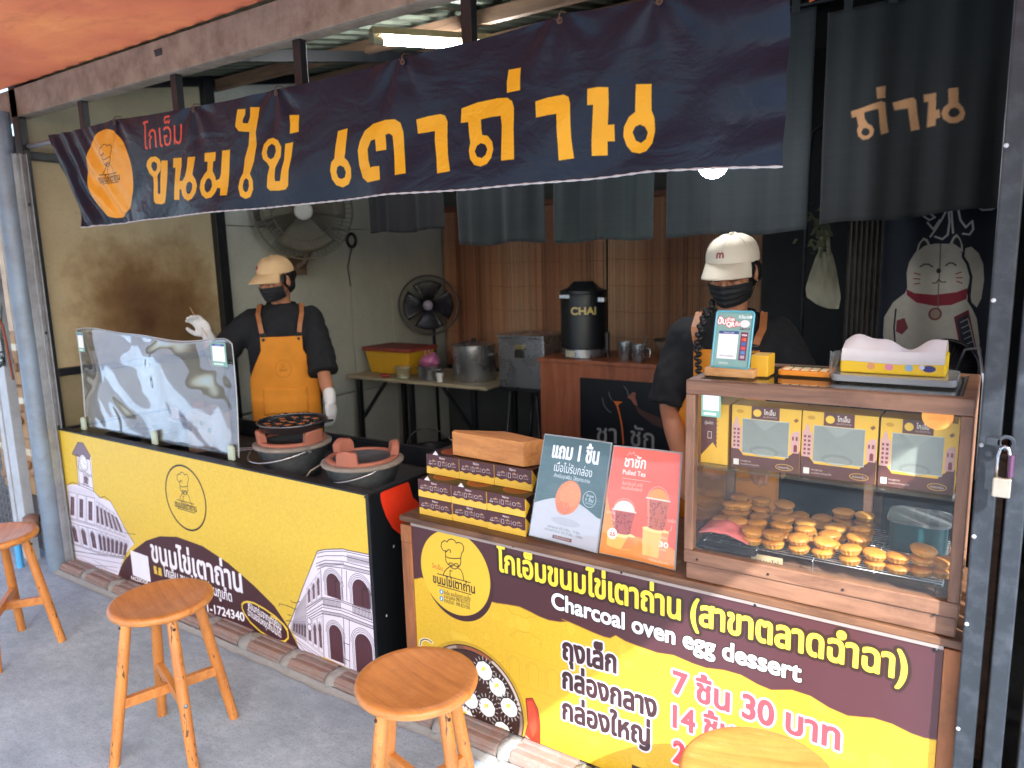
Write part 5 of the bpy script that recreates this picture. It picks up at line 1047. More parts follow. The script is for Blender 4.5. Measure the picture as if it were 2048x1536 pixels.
lfb = MB()
for k in range(70):
    a = Vector((-.665 + random.gauss(0, .03), 1.58, 1.71 + random.gauss(0, .05))); b_ = a + Vector((random.uniform(-.03, .03), 0, random.uniform(-.04, .02))); lfb.sheet(lambda u, v, a=a, b_=b_: tuple(a*(1-v) + b_*v + Vector(((u-.5)*.012, .004*u, 0))), 1, 1)
dpl = thing('dried_plant', 'small bunch of greenish dried leaves above the hanging bag', 'plant', (-.665, 1.58, 1.71)); obj('leaves', lfb, pm('dry_leaf', '5f6348', .8, .3, 30), dpl, kind='stuff')
# cat banner (hanging cloth with a lucky cat)
CTB = Canvas(-.425, 1.05, -.03, 1.80, 620, '0e1622')
def cY(P): return P
G1 = 'a8a294'
CTB.fill([(-0.329,1.516),(-0.322,1.560),(-0.304,1.596),(-0.280,1.621),(-0.235,1.632),(-0.185,1.629),(-0.145,1.599),(-0.115,1.548),(-0.103,1.498),(-0.111,1.456),(-0.114,1.441),(-0.102,1.398),(-0.073,1.334),(-0.057,1.240),(-0.053,1.137),(-0.175,1.070),(-0.378,1.095),(-0.404,1.257),(-0.404,1.334),(-0.373,1.396),(-0.331,1.434),(-0.323,1.456)], G1)
CTB.fill([(-0.135,1.584),(-0.131,1.609),(-0.110,1.616),(-0.084,1.590),(-0.066,1.547),(-0.059,1.484),(-0.063,1.413),(-0.076,1.377),(-0.095,1.398),(-0.107,1.456),(-0.106,1.513),(-0.118,1.556)], G1)
CTB.stroke([(-0.134,1.613),(-0.135,1.577),(-0.118,1.549),(-0.103,1.498),(-0.104,1.441),(-0.105,1.405),(-0.074,1.355)], .009, '0e1622')
for e in ([(-0.301,1.589),(-0.293,1.633),(-0.277,1.657),(-0.262,1.650),(-0.251,1.627),(-0.273,1.617)], [(-0.185,1.629),(-0.174,1.657),(-0.162,1.667),(-0.149,1.649),(-0.138,1.620),(-0.136,1.592)]):
    CTB.fill(e, G1); CTB.fill([(x*.6+np.mean([p[0] for p in e])*.4, z*.6+np.mean([p[1] for p in e])*.4) for x, z in e], '1a1c22')
CTB.fill([(-0.326,1.450),(-0.295,1.434),(-0.223,1.426),(-0.148,1.438),(-0.113,1.454),(-0.112,1.412),(-0.163,1.387),(-0.220,1.381),(-0.286,1.396),(-0.322,1.426)], '7a1f2c')
CTB.stroke([(-0.216,1.630),(-0.212,1.514),(-0.213,1.456),(-0.207,1.331)], .004, '5a564e'); CTB.stroke([(-0.281,1.541),(-0.269,1.550),(-0.253,1.550),(-0.239,1.540)], .006, '4a4640'); CTB.stroke([(-0.192,1.544),(-0.180,1.554),(-0.167,1.552),(-0.157,1.544)], .006, '4a4640')
nc = (-0.216,1.523)
CTB.oval(nc[0], nc[1], .008, .010, '1a1a1c'); CTB.stroke([(-0.235,1.474),(-0.222,1.474),(-0.214,1.489),(-0.204,1.478),(-0.188,1.478)], .004, '3a3630')
for w_ in ([(-0.300,1.515),(-0.280,1.509)], [(-0.302,1.493),(-0.280,1.491)], [(-0.297,1.471),(-0.279,1.474)], [(-0.155,1.510),(-0.137,1.517)], [(-0.152,1.495),(-0.133,1.495)], [(-0.150,1.481),(-0.132,1.474)]): CTB.stroke(w_, .004, '7a2a2a')
bc = (-0.218,1.349)
CTB.oval(bc[0], bc[1], .024, .026, '6a3a34'); CTB.oval(bc[0], bc[1], .017, .019, '8a7a6a')
CTB.fill([(-0.151,1.339),(-0.103,1.369),(-0.056,1.174),(-0.103,1.138)], '5c2028'); CTB.fill([(-0.140,1.328),(-0.106,1.353),(-0.066,1.181),(-0.098,1.157)], '1c2230')
for k in range(5):
    z0 = .04*k; pq = [(-0.127,1.318),(-0.103,1.333),(-0.092,1.297)]
    CTB.stroke([(x+.006*k, z-.022*k) for x, z in pq], .004, '8f8a80')
CTB.fill([(-0.355,1.320),(-0.326,1.332),(-0.310,1.291),(-0.332,1.263),(-0.356,1.274)], '6a2a30'); CTB.stroke([(-0.361,1.366),(-0.364,1.289),(-0.357,1.228)], .006, '14161c')
for cst in ([(-0.280,1.740),(-0.260,1.725),(-0.242,1.735),(-0.268,1.758)], [(-0.253,1.660),(-0.233,1.695),(-0.216,1.730),(-0.205,1.757)], [(-0.237,1.659),(-0.211,1.648),(-0.193,1.665),(-0.190,1.714),(-0.195,1.750),(-0.186,1.756),(-0.181,1.714),(-0.175,1.671)], [(-0.162,1.755),(-0.153,1.719),(-0.133,1.690),(-0.113,1.714),(-0.108,1.682),(-0.119,1.662),(-0.141,1.666)], [(-0.266,1.715),(-0.245,1.688),(-0.225,1.723)], [(-0.105,1.772),(-0.083,1.754),(-0.054,1.755),(-0.031,1.768)]):
    CTB.stroke(cst, .008, 'b5b2aa')
ctb = thing('cat_banner', 'black cloth banner printed with a white beckoning cat', 'banner', (-.23, 1.6, 1.05))
obj('cloth', MB().sheet(lambda u, v: (-.425 + u*.395, 1.6 + .010*math.sin(u*14+v) , 1.05 + v*.75), 40, 10, .001), printed('cat_print', CTB, .85, dirt=.1, var=.12), ctb, smooth=True, uv=CTB.uv(), fixn=False)
obj('rod', MB().tube([(-.44, 1.6, 1.80), (-.02, 1.6, 1.80)], .006, 6), M_black, ctb)
bf2 = thing('desk_fan', 'dark round fan cage behind the tissue box', 'fan', (-.13, .95, 1.1)); Mg = Matrix.Translation((-.13, .82, 1.235)) @ Matrix.Scale(.75, 4) @ Matrix.Rotation(R(80), 4, 'X')
c3 = MB()
for k in range(40): a = 2*PI*k/40; c3.tube([(.02*math.cos(a), .02*math.sin(a), .03), (.09*math.cos(a), .09*math.sin(a), .02), (.12*math.cos(a), .12*math.sin(a), 0)], .0012, 4)
c3.tube([(.121*math.cos(a), .121*math.sin(a), 0) for a in np.linspace(0, 2*PI, 40)[:-1]], .007, 6, closed=True)
obj('cage', c3.xf(Mg), M_bf, bf2, kind='stuff', smooth=True); obj('back_shell', MB().lathe([(.118, -.005), (.10, -.04), (.05, -.07), (0, -.075)], 24).xf(Mg), M_bf, bf2, smooth=True)
obj('stand', MB().tube([(-.13, .84, 1.15), (-.13, .86, 1.01)], .014, 8).lathe([(.09, 0), (.09, .01), (.02, .03), (0, .03)], 20, (-.13, .86, 1.005)), M_bf, bf2, smooth=True, flat_angle=40)
obj('side_shelf', boxm(-.33, .05, .72, 1.0, .985, 1.005).box(-.33, -.30, .72, .75, 0, .985).box(.02, .05, .72, .75, 0, .985).box(-.33, -.30, .97, 1.0, 0, .985).box(.02, .05, .97, 1.0, 0, .985), M_topw, label='small dark shelf behind the showcase carrying the desk fan', cat='shelf', bevel=.003)
obj('power_cable', MB().tube([(-.11, .84, 1.2), (-.08, .80, 1.30), (-.04, .6, 1.33), (-.022, .45, 1.25), (-.022, .4, 1.0)], .004, 6), pm('cable_grey', '6a6d72', .4, .1, 20), label='grey power cable looping down at the right of the showcase', cat='cable', smooth=True)

# ================================================================ SHOWCASE
M_case = wood('showcase_wood', '84614a', '543829', 'x', 7, .5, .45)
M_casev = wood('showcase_wood_v', '84614a', '543829', 'z', 7, .5, .45)
M_glass = glass('case_glass', (.97,.99,.98), 0.0, .004, 1, 1.3)
M_glassg = glass('shelf_glass', (.85,.95,.90), 0.02, .03)
sc_ = thing('showcase', 'wooden framed glass showcase with two levels on the menu counter', 'showcase', (-.35, .18, .738))
X0, X1, Y0, Y1 = -.668, -.028, -.012, .372
obj('base', boxm(X0+.006, X1-.004, Y0+.004, Y1, .7385, .785), M_case, sc_, bevel=.003)
obj('bottom_rail', boxm(X0, X1, Y0, Y0+.028, .786, .822), M_case, sc_, bevel=.003)
obj('bottom_rail', boxm(X0, X1, Y1-.028, Y1, .786, .822), M_case, sc_, bevel=.003)
for xx in (X0, X1-.025):
    obj('stile', boxm(xx, xx+.025, Y0, Y0+.027, .8225, 1.2495), M_casev, sc_, bevel=.003); obj('stile', boxm(xx, xx+.025, Y1-.027, Y1, .8225, 1.2495), M_casev, sc_, bevel=.003)
    obj('side_rail', boxm(xx, xx+.025, Y0+.028, Y1-.028, .786, .822), M_case, sc_, bevel=.002)
    obj('side_rail', boxm(xx, xx+.025, Y0+.028, Y1-.028, 1.25, 1.288), M_case, sc_, bevel=.002)
obj('top_rail', boxm(X0, X1, Y0, Y0+.028, 1.25, 1.288), M_case, sc_, bevel=.003); obj('top_rail', boxm(X0, X1, Y1-.028, Y1, 1.25, 1.288), M_case, sc_, bevel=.003)
obj('floor_board', boxm(X0+.025, X1-.025, Y0+.028, Y1-.028, .786, .80), M_case, sc_)
obj('glass_pane', boxm(X0+.02, X1-.02, Y0+.008, Y0+.012, .816, 1.254), M_glass, sc_, label='front glass pane')
for xx in (X0+.010, X1-.014): obj('glass_pane', boxm(xx, xx+.004, Y0+.022, Y1-.022, .816, 1.254), M_glass, sc_)
obj('glass_pane', boxm(X0+.027, X1-.027, Y0+.03, Y1-.03, 1.280, 1.285), glass('top_glass', (.75,.8,.78), .03, .06), sc_, label='smoky top glass')
obj('glass_shelf', boxm(X0+.026, X1-.026, Y0+.03, Y1-.10, 1.048, 1.054), M_glassg, sc_)
for (xx, yy) in ((X0+.027, .1), (X1-.033, .1), (X0+.027, .24), (X1-.033, .24)): obj('shelf_support', boxm(xx, xx+.006, yy-.01, yy+.01, 1.034, 1.047), M_ss, sc_)
for (px_, pz_) in [(-0.630,0.802),(-0.444,0.803),(-0.268,0.804),(-0.074,0.786)]: obj('screw', MB().ell((px_, Y0-.001, min(pz_, .80) if pz_ < .82 else .80), (.0035, .002, .0035), 8, 4), M_black, sc_)
# stickers on the glass
Sg = Canvas(-.0375, -.0675, .0375, .0675, 1600, '7fae9a'); Sg.rect(-.030, -.040, .030, .048, 'f1efec'); Sg.rect(-.030, .048, .030, .060, '2c4f8c'); Sg.text('SCAN', -.012, .0505, .010, 'ffffff'); Sg.rect(-.028, -.060, .020, -.050, 'd8e8de')
M_stk = printed('sticker_print', Sg, .5, dirt=.04)
def sticker(name, lab, pa, pb, y, parent_y=None):
    (xa, za), (xb, zb) = pa, pb
    m = boxm(xa, xb, y, y+.0006, zb, za)
    return obj(name, m, M_stk, uv=lambda co: ((co.x-xa)/(xb-xa), (co.z-zb)/(za-zb)), label=lab, cat='sticker')
sticker('payment_sticker', 'green and white payment sticker on the left corner of showcase glass', *[(-0.628,1.278),(-0.577,1.193)], Y0+.0065)
Ro = Canvas(-.033, -.033, .033, .033, 2200, 'dd8f3e'); logo(Ro, 0, .003, .030, col='b5722a', name='b5722a', txt=True)
ro_c = (-0.097,1.244)
om = MB(); om.add([(ro_c[0]+.0305*math.cos(a), Y0+.0065, ro_c[1]+.0305*math.sin(a)) for a in np.linspace(0, 2*PI, 40)[:-1]] + [(ro_c[0]+.0305*math.cos(a), Y0+.0072, ro_c[1]+.0305*math.sin(a)) for a in np.linspace(0, 2*PI, 40)[:-1]], [tuple(range(39)), tuple(reversed(range(39, 78)))])
obj('round_sticker', om, printed('round_sticker_print', Ro, .6, dirt=0), uv=lambda co: ((co.x-ro_c[0]+.033)/.066, (co.z-ro_c[1]+.033)/.066), label='round orange chef sticker at the right corner of showcase glass', cat='sticker')
# gift boxes on the shelf
GC = Canvas(0, 0, .165, .168, 1500, 'e0ab2e')
GC.rect(0, 0, .165, .034, '5c322c'); GC.rect(.048, .135, .115, .168, '5c322c'); GC.oval(.062, .151, .010, .010, 'e8b73a')
GC.text('โกเอ็ม', .078, .148, .017, 'e8ddd0', x1=.105, bold=.0004); GC.text('ขนมไข่เตาถ่าน', .076, .140, .007, 'd8c8b8', x1=.108)
GC.fill([(0,.034),(0,.05),(.008,.056),(.018,.050),(.026,.040),(.03,.034)], '5c322c'); GC.fill([(.165,.034),(.165,.06),(.155,.062),(.145,.05),(.135,.042),(.13,.034)], '5c322c')
GC.fill([(.002,.05),(.024,.05),(.024,.11),(.018,.118),(.016,.130),(.012,.138),(.008,.130),(.007,.12),(.002,.115)], 'c99a94')
for k in range(5):
    GC.rect(.005, .056+.011*k, .010, .062+.011*k, '7a3a38'); GC.rect(.014, .056+.011*k, .020, .062+.011*k, '7a3a38')
GC.fill([(.143,.055),(.163,.055),(.163,.11),(.157,.114),(.147,.108),(.143,.10)], 'c99a94'); GC.rect(.150, .058, .158, .072, '7a2a30'); GC.oval(.154, .072, .004, .005, '7a2a30')
GC.rect(.146, .088, .150, .098, '7a3a38'); GC.rect(.154, .088, .159, .098, '7a3a38')
GC.rect(.026, .040, .139, .134, 'b9b7ae'); GC.rect(.028, .042, .137, .132, '9ea19b')
GC.fill([(.05,.132),(.115,.132),(.08,.105)], 'b5b6b0', .8); GC.oval(.08, .05, .035, .014, '83857f', .7); GC.oval(.08, .047, .028, .010, 'a9aaa4', .8)
GC.fill([(.148,.140),(.155,.146),(.160,.140),(.153,.134)], '7a4a28'); GC.oval(.020, .152, .009, .005, 'c08a20'); GC.rect(.006, .006, .020, .022, 'ddd2c8')
GC.text('FACEBOOK', .024, .016, .006, 'e8ddd0', x1=.05); GC.text('ขนมไข่เตาถ่านภูเก็ต', .024, .008, .006, 'e8ddd0', x1=.07); GC.stroke(GC.ovp(.130, .014, .020, .008), .0015, 'd8a838', closed=True); GC.text('หอมกรุ่น', .116, .011, .008, 'e8ddd0', x1=.144)
GS = Canvas(0, 0, .09, .168, 1200, '5c322c'); GS.fill([(.055,0),(.09,0),(.09,.168),(.060,.168)] , 'e0ab2e'); GS.fill([(.0,.02),(.04,.06),(.075,.02),(.07,.0),(0,.0)], 'e0a828'); GS.rect(.022, .07, .036, .09, 'cbb9ac'); GS.rect(.024, .072, .034, .088, '5c322c'); GS.text('ผู้ผลิต', .012, .11, .012, 'e8ddd0')
for k in range(14): GS.oval(.056, .006+k*.012, .004, .006, 'e0ab2e')
M_gc = printed('gift_front_print', GC, .35, dirt=.03); M_gs = printed('gift_side_print', GS, .35, dirt=.03)
M_gt = pm('gift_card', 'c9962c', .45, .06, 20); M_film = glass('film', (.9,.9,.88), .12, .15)
gl = [('first gift box from the left facing forward on the glass shelf', [(-0.563,1.063),(-0.391,1.066)], 0), ('middle gift box with folded white paper inside on the glass shelf', [(-0.388,1.067),(-0.218,1.072)], 0), ('last gift box at right end of the glass shelf behind the round sticker', [(-0.213,1.073),(-0.058,1.072)], 0)]
for lab, (a, b_), _ in gl:
    w = b_[0]-a[0]; x0 = a[0]; t = thing('gift_box', lab, 'gift box', (x0+w/2, .09, 1.055), 0, 'gift boxes on the glass shelf')
    z0, z1 = 1.055, 1.055+.165
    obj('box_front', boxm(x0, x0+w, .046, .0485, z0, z1), M_gc, t, uv=lambda co: ((co.x-x0)/w, (co.z-z0)/(z1-z0)))
    cq = obj('carton', boxm(x0, x0+w, .049, .13, z0, z1), M_gt, t, bevel=.001)
    obj('window_film', boxm(x0+w*.165, x0+w*.835, .0445, .0455, z0+.041, z1-.035), M_film, cq)
gt = thing('gift_box', 'brown and yellow side of a turned gift box at left end of the glass shelf', 'gift box', (-.62, .09, 1.055), 0, 'gift boxes on the glass shelf')
obj('box_side', boxm(-.645, -.573, .046, .0485, 1.055, 1.218), M_gs, gt, uv=lambda co: ((co.x+.645)/.072, (co.z-1.055)/.163)); obj('carton', boxm(-.645, -.573, .049, .20, 1.055, 1.218), M_gt, gt, bevel=.001)
# rack and cakes
rk = thing('wire_rack', 'low chrome wire cooling rack under the egg cakes', 'rack', (-.33, .2, .80))
rm = MB()
for i in range(22): y = .045 + i*.0145; rm.tube([(-.63, y, .838), (-.066, y, .838)], .0012, 5)
for x in (-.63, -.49, -.35, -.21, -.066): rm.tube([(x, .04, .8355), (x, .352, .8355)], .0018, 5); 
obj('wires', rm, M_ss, rk, kind='stuff', smooth=True)
for (x, y) in ((-.62, .05), (-.35, .05), (-.08, .05), (-.62, .34), (-.35, .34), (-.08, .34)): obj('foot', MB().tube([(x, y, .835), (x, y, .8005)], .002, 5), M_ss, rk)
def mat_cake(name, top, sd):
    m, nt, b = mk(name); tc = nt.nodes.new('ShaderNodeTexCoord'); sp = nt.nodes.new('ShaderNodeSeparateXYZ'); nt.links.new(tc.outputs['Object'], sp.inputs[0])
    mr = nt.nodes.new('ShaderNodeMapRange'); mr.inputs['From Min'].default_value = .006; mr.inputs['From Max'].default_value = .020; nt.links.new(sp.outputs['Z'], mr.inputs[0])
    f = nz(nt, 90, 5, .7); c = ramp(nt, mr.outputs[0], [(0, srgb(sd)), (.45, srgb('c98a34')), (.8, srgb(top))])
    c = mixc(nt, ramp(nt, f, [(.35, (0,0,0)), (.8, (.6,)*3)]), c, srgb('8a4a18')); oi = nt.nodes.new('ShaderNodeObjectInfo'); rr = ramp(nt, oi.outputs['Random'], [(0, (.75,.68,.6)), (1, (1.05,1.03,1))])
    c = mixc(nt, 1, c, rr, 'MULTIPLY'); nt.links.new(c, b.inputs['Base Color']); b.inputs['Roughness'].default_value = .5; b.inputs['Coat Weight'].default_value = .15
    b.inputs['Subsurface Weight'].default_value = .1; b.inputs['Subsurface Radius'].default_value = (.01,.005,.002); bumpn(nt, b, f, .3, .001); return m
M_cake = mat_cake('egg_cake', 'cf8a2e', 'd9a040')
jag = lambda t, i: 1 + ((0, .07, .085, .07, .03, 0, 0, 0, 0, 0)[i]*math.sin(t*15))
ckm = MB().lathe([(.015, 0), (.0175, .001), (.0205, .006), (.0230, .0125), (.0255, .0150), (.0250, .0180), (.0215, .0215), (.013, .0240), (.006, .0248), (0, .0250)], 75, jag=jag).mesh('egg_cake'); ckm.materials.append(M_cake); ckm.polygons.foreach_set('use_smooth', [True]*len(ckm.polygons))
ORD = ['first', 'second', 'third', 'fourth', 'fifth', 'sixth', 'seventh', 'eighth', 'ninth']
rows_c = [('front row', [(-0.509,0.070),(-0.451,0.073),(-0.390,0.075),(-0.330,0.079),(-0.265,0.065),(-0.212,0.063),(-0.160,0.066),(-0.110,0.083),(-0.068,0.089)], 2),
          ('second row', [(-0.511,0.131),(-0.450,0.142),(-0.387,0.144),(-0.329,0.136),(-0.265,0.147)], 2),
          ('third row', [(-0.565,0.120),(-0.460,0.192),(-0.396,0.196),(-0.326,0.190),(-0.266,0.213)], 2), ('fourth row', [(-0.582,0.194),(-0.525,0.196),(-0.465,0.210),(-0.421,0.263),(-0.371,0.259),(-0.317,0.265),(-0.263,0.280)], 1),
          ('fifth row', [(-0.636,0.176),(-0.537,0.250),(-0.482,0.263),(-0.440,0.314),(-0.378,0.322)], 1), ('back row', [(-0.652,0.249),(-0.594,0.259),(-0.554,0.323),(-0.490,0.325),(-0.327,0.339),(-0.272,0.348)], 2), ('farthest corner pair', [(-0.663,0.319),(-0.606,0.309)], 2)]
placed = []
for rn, pts_, nst in rows_c:
    n = len(pts_)
    for k, (x, y) in enumerate(pts_):
        y = max(.03, min(.335, y)); x = max(-.62, min(-.066, x))
        if any(math.hypot(x-a, y-b_) < .027 for a, b_ in placed): continue
        placed.append((x, y))
        for s in range(nst + (1 if (rn == 'front row' and k == 7) else 0)):
            o = bpy.data.objects.new('egg_cake', ckm); COL.objects.link(o)
            flip = False
            o.location = (x + random.uniform(-.003, .003), y + random.uniform(-.003, .003), .8395 + s*.0245 + (.0252 if flip else 0))
            o.rotation_euler = (PI if flip else random.uniform(-.14, .14), random.uniform(-.12, .12) if not flip else 0, random.uniform(0, 6))
            sc_k = random.uniform(.96, 1.08); o.scale = (sc_k*1.08, sc_k*1.08*random.uniform(.93, 1.05), random.uniform(.88, 1.0))
            pos = 'at its left end' if k == 0 else ('at its right end' if k == n-1 else ORD[k] + ' from the left')
            lvl = ('upper' if s == nst-1 else 'lower') if nst > 1 else 'single'
            if s == 2: lvl = 'third and topmost'
            o['label'] = '%s golden egg cake of the %s, %s' % (lvl, rn, pos); o['category'] = 'cake'; o['group'] = 'egg cakes in the showcase'
# cloths, tub, card in the case
pk = MB().sheet(lambda u, v: (-.645 + u*.135, .035 + v*.11, .858 + .030*math.sin(PI*u)*math.sin(PI*(v*.8+.15)) - .01*u + .004*mnoise.noise(Vector((u*6, v*6, 2)))), 24, 16, .002, (0,0,1))
obj('pink_bag', pk, pm('pink_film', 'd06a68', .3, .15, 30, coat=.4), label='pink plastic wrap over cakes at left front of the showcase', cat='wrap', smooth=True)
bk2 = MB().sheet(lambda u, v: (-.645 + u*.16, .018 + v*.06, .826 + .014*v + .003*mnoise.noise(Vector((u*9, v*6, 2)))), 24, 8, .002, (0,0,1))
obj('black_tray_paper', bk2, pm('black_film', '2b2c33', .35, .2, 30), label='crumpled black plastic bag under the pink wrap', cat='bag', smooth=True)
Kc = Canvas(-.5, .80, -.42, .83, 900, 'b59d78'); Kc.text('ขนมไข่', -.49, .806, .018, '3a2c20', x1=-.43)
obj('price_card', boxm(-.50, -.42, .032, .034, .8005, .83), printed('card_print', Kc, .8), uv=Kc.uv(), label='small brown card with handwriting on the showcase floor', cat='card')
tb = thing('food_tub', 'teal food tub with clear lid at the right rear of showcase', 'tub', (-.13, .25, .841))
def rrect(cx, cy, w, d, r, n=5):
    P = []
    for (sx, sy, a0) in ((1,1,0), (-1,1,PI/2), (-1,-1,PI), (1,-1,1.5*PI)):
        for k in range(n+1): a = a0 + k*PI/2/n; P.append((cx + sx*(w/2-r) + r*math.cos(a), cy + sy*(d/2-r) + r*math.sin(a)))
    return P
obj('tub_body', MB().prismz(rrect(-.135, .265, .13, .12, .03), .8405, .915), pm('teal', '1f4448', .35, .1, 20), tb, smooth=True, flat_angle=40)
obj('lid', MB().prismz(rrect(-.135, .265, .145, .135, .035), .916, .924), glass('tub_lid', (.6,.65,.66), .05, .3), tb, smooth=True, flat_angle=40)
# green sprigs added in place of plant reflections in the case glass
gp = thing('reflection_sprig', 'small green leafy sprig added for plant reflections above the gift boxes in the showcase', 'plant', (-.56, .25, 1.06))
obj('pot', MB().lathe([(.022, 0), (.03, .06), (.027, .06), (0, .05)], 18, (-.56, .262, 1.0545)), pm('pot_w', 'c9b48c', .6, .1, 20), gp, smooth=True, flat_angle=40)
lf0 = None; lfm = MB().sheet(lambda u, v: ((u-.5)*.016*math.sin(PI*v)**.8, .0, v*.045 - .01*v*v), 4, 6)
M_leaf = pm('leaf', '5f9a30', .5, .35, 30)
for k in range(16):
    a = k*2.4; q = lfm if False else None
    me = MB().sheet(lambda u, v: ((u-.5)*.018*math.sin(PI*v)**.8, .010*v*v, v*.055), 4, 6)
    me.xf(Matrix.Translation((-.56 + .016*math.cos(a), .262 + .016*math.sin(a), 1.11)) @ Matrix.Rotation(a, 4, 'Z') @ Matrix.Rotation(R(-random.uniform(20, 85)), 4, 'X'))
    obj('leaf', me, M_leaf, gp, smooth=True)
gp2 = dup(gp, (-.34, .25, 1.06), 1.0, 'small green leafy sprig added for plant reflections above the middle gift box')
# ---------------------------------------------------------------- on top of the showcase
ps = thing('payment_stand', 'acrylic payment stand with teal bank poster and empty code square', 'stand', (-.58, .09, 1.289))
PS = Canvas(0, 0, .102, .150, 2000, '6f9c96'); PS.rect(.006, .006, .096, .144, '7da69c')
PS.text('KBank', .062, .132, .012, 'f0f5f2', x1=.090, bold=.0003); PS.oval(.094, .136, .004, .004, 'f0f5f2')
PS.text('ปั๊บ', .006, .116, .022, 'f4efe8', x1=.028, bold=.0012, out='c43a34', outw=.0016); PS.text('จ่าย', .030, .124, .013, 'f4efe8', x1=.05, bold=.0008, out='c43a34', outw=.0014); PS.text('QR', .030, .110, .017, 'f4efe8', x1=.052, bold=.0012, out='c43a34', outw=.0016); PS.text('กับ', .054, .112, .015, 'f4efe8', x1=.066, bold=.0008, out='c43a34', outw=.0014)
PS.oval(.080, .118, .013, .010, 'e8e4e0'); PS.rect(.068, .102, .094, .108, '2c3438'); PS.text('K PLUS', .070, .1035, .006, 'ffffff', x1=.092)
PS.rect(.012, .024, .066, .098, 'efeef2'); PS.rect(.012, .090, .066, .098, '2c4a80'); PS.text('THAI QR', .024, .0915, .006, 'ffffff', x1=.054); PS.text('เครื่องหมายรับเงิน', .020, .030, .006, '555555', x1=.058)
PS.rect(.072, .022, .092, .096, '6b2440'); PS.text('VISA', .0745, .086, .007, 'ffffff', x1=.0895, bold=.0003)
for k, c_ in enumerate(('e0722a', '3a5aa0', 'c93a3a', '3a8ac0', 'b0a0a8')): PS.rect(.0765, .073-.0115*k, .0875, .081-.0115*k, c_); 
PS.oval(.0795, .077, .004, .004, 'd83a2a'); PS.text('ขอบคุณ', .02, .010, .010, 'e8e4e0', x1=.045)
Mps = Matrix.Translation((-.582, .075, 1.311)) @ Matrix.Rotation(R(-6), 4, 'Z') @ Matrix.Rotation(R(-12), 4, 'X')
prr = [(x-.051, z) for x, z in [(p[0]+.051, p[1]+.075) for p in [(a, b_) for a, b_ in rrect(0, 0, .102, .150, .008)]]]
pmh = MB().prism([(x, z) for x, z in prr], 0, .003)
me = pmh.mesh('poster'); ul = me.uv_layers.new(name='uv')
for l in me.loops: c_ = me.vertices[l.vertex_index].co; ul.data[l.index].uv = ((c_.x+.051)/.102, c_.z/.150)
me.transform(Mps); obj('poster', me, printed('payment_print', PS, .3, dirt=0, coat=.5), ps)
fr = MB().tube([(x, .0, z) for x, z in prr], .003, 6, closed=True).xf(Mps); obj('acrylic_edge', fr, pm('teal_edge', '5fa8b8', .2, .05, 20), ps, smooth=True)
obj('wood_base', boxm(-.645, -.515, .06, .115, 1.289, 1.311), wood('light_wood', 'c79a62', '9a6c3c', 'x', 9, .5, .1), ps, bevel=.003)
obj('card_pack', boxm(-.535, -.490, .10, .17, 1.289, 1.345), pm('card_yel', 'd9a821', .5, .05, 20), label='small yellow pack standing behind the payment stand', cat='pack', bevel=.002)
ck = thing('calculator', 'flat orange calculator lying on top of the showcase', 'calculator', (-.42, .18, 1.289))
cz_ = obj('case', MB().prismz(rrect(-.41, .19, .135, .085, .012), 1.2895, 1.303), pm('calc_orange', 'dd8a1a', .4, .05, 20), ck, bevel=.002); obj('screen', boxm(-.46, -.37, .205, .222, 1.3035, 1.306), pm('calc_scr', '5f6a5a', .2, .05, 20), cz_)
for r_ in range(3):
    for c_ in range(5): obj('key', boxm(-.465+c_*.023, -.449+c_*.023, .155+r_*.015, .165+r_*.015, 1.3035, 1.306), pm('key', 'e8d9b0', .5, .05, 20), cz_)
tr = thing('tray', 'clear plastic wrapped grey tray under the tissue pack', 'tray', (-.2, .2, 1.289))
obj('tray_body', MB().prismz(rrect(-.205, .20, .27, .19, .02), 1.2895, 1.306), pm('tray_grey', '8d9296', .2, .1, 15, coat=.5), tr, bevel=.003)
wrp = MB().sheet(lambda u, v: (-.345 + .03*v*math.sin(u*3) + .004*math.sin(u*40), .12 + u*.17, 1.292 + .07*v*(1-.4*u) + .004*math.sin(u*31+v*9)), 30, 10)
obj('plastic_wrap', wrp, glass('wrap', (.8,.82,.84), .08, .25, 1.0), tr, smooth=True)
TS = Canvas(-.325, 1.306, -.095, 1.372, 1300, 'e9c41c')
TS.fill([(-.325,1.372),(-.095,1.372),(-.095,1.366),(-.20,1.350),(-.325,1.335)], 'dcd8dc')
for k, (c_, x) in enumerate((('d99a6a', -.255), ('d88ab0', -.215), ('8ab8d8', -.172))): TS.oval(x, 1.325, .009, .008, c_); TS.oval(x, 1.335, .006, .005, c_); TS.oval(x-.004, 1.341, .002, .003, c_); TS.oval(x+.004, 1.341, .002, .003, c_)
TS.oval(-.130, 1.325, .014, .008, '2c2f7a'); TS.oval(-.145, 1.328, .006, .006, 'c9cce8')
ti = thing('tissue_pack', 'yellow tissue pack with white tissues bulging out on the grey tray', 'tissue pack', (-.2, .2, 1.306))
obj('pack', boxm(-.325, -.095, .15, .26, 1.3065, 1.356), printed('tissue_print', TS, .35, dirt=0), ti, uv=TS.uv(), bevel=.004)
def tis(u, v): 
    x = -.322 + u*.224; a = v*PI; return (x, .150 + .108*v, 1.352 + (.030 + .014*math.sin(u*7.5) + .006*math.sin(u*17))*math.sin(a)**.6 - .0)
obj('tissue', MB().sheet(tis, 50, 18), pm('tissue', 'd9d6d6', .9, .05, 20, bump=.3, bscale=15, bdist=.006), ti, smooth=True)
fpz = MB().sheet(lambda u, v: (-.322 + u*.224, .1485 - .003*math.sin(v*3), 1.330 + (1-u)*.006 + v*(.034 + .008*math.sin(u*7)) if False else 1.332 + .020*abs(u-.55)*.5 + v*.030), 20, 3)
obj('tissue_fold', fpz, pm('tissue', 'd9d6d6'), ti, smooth=True)
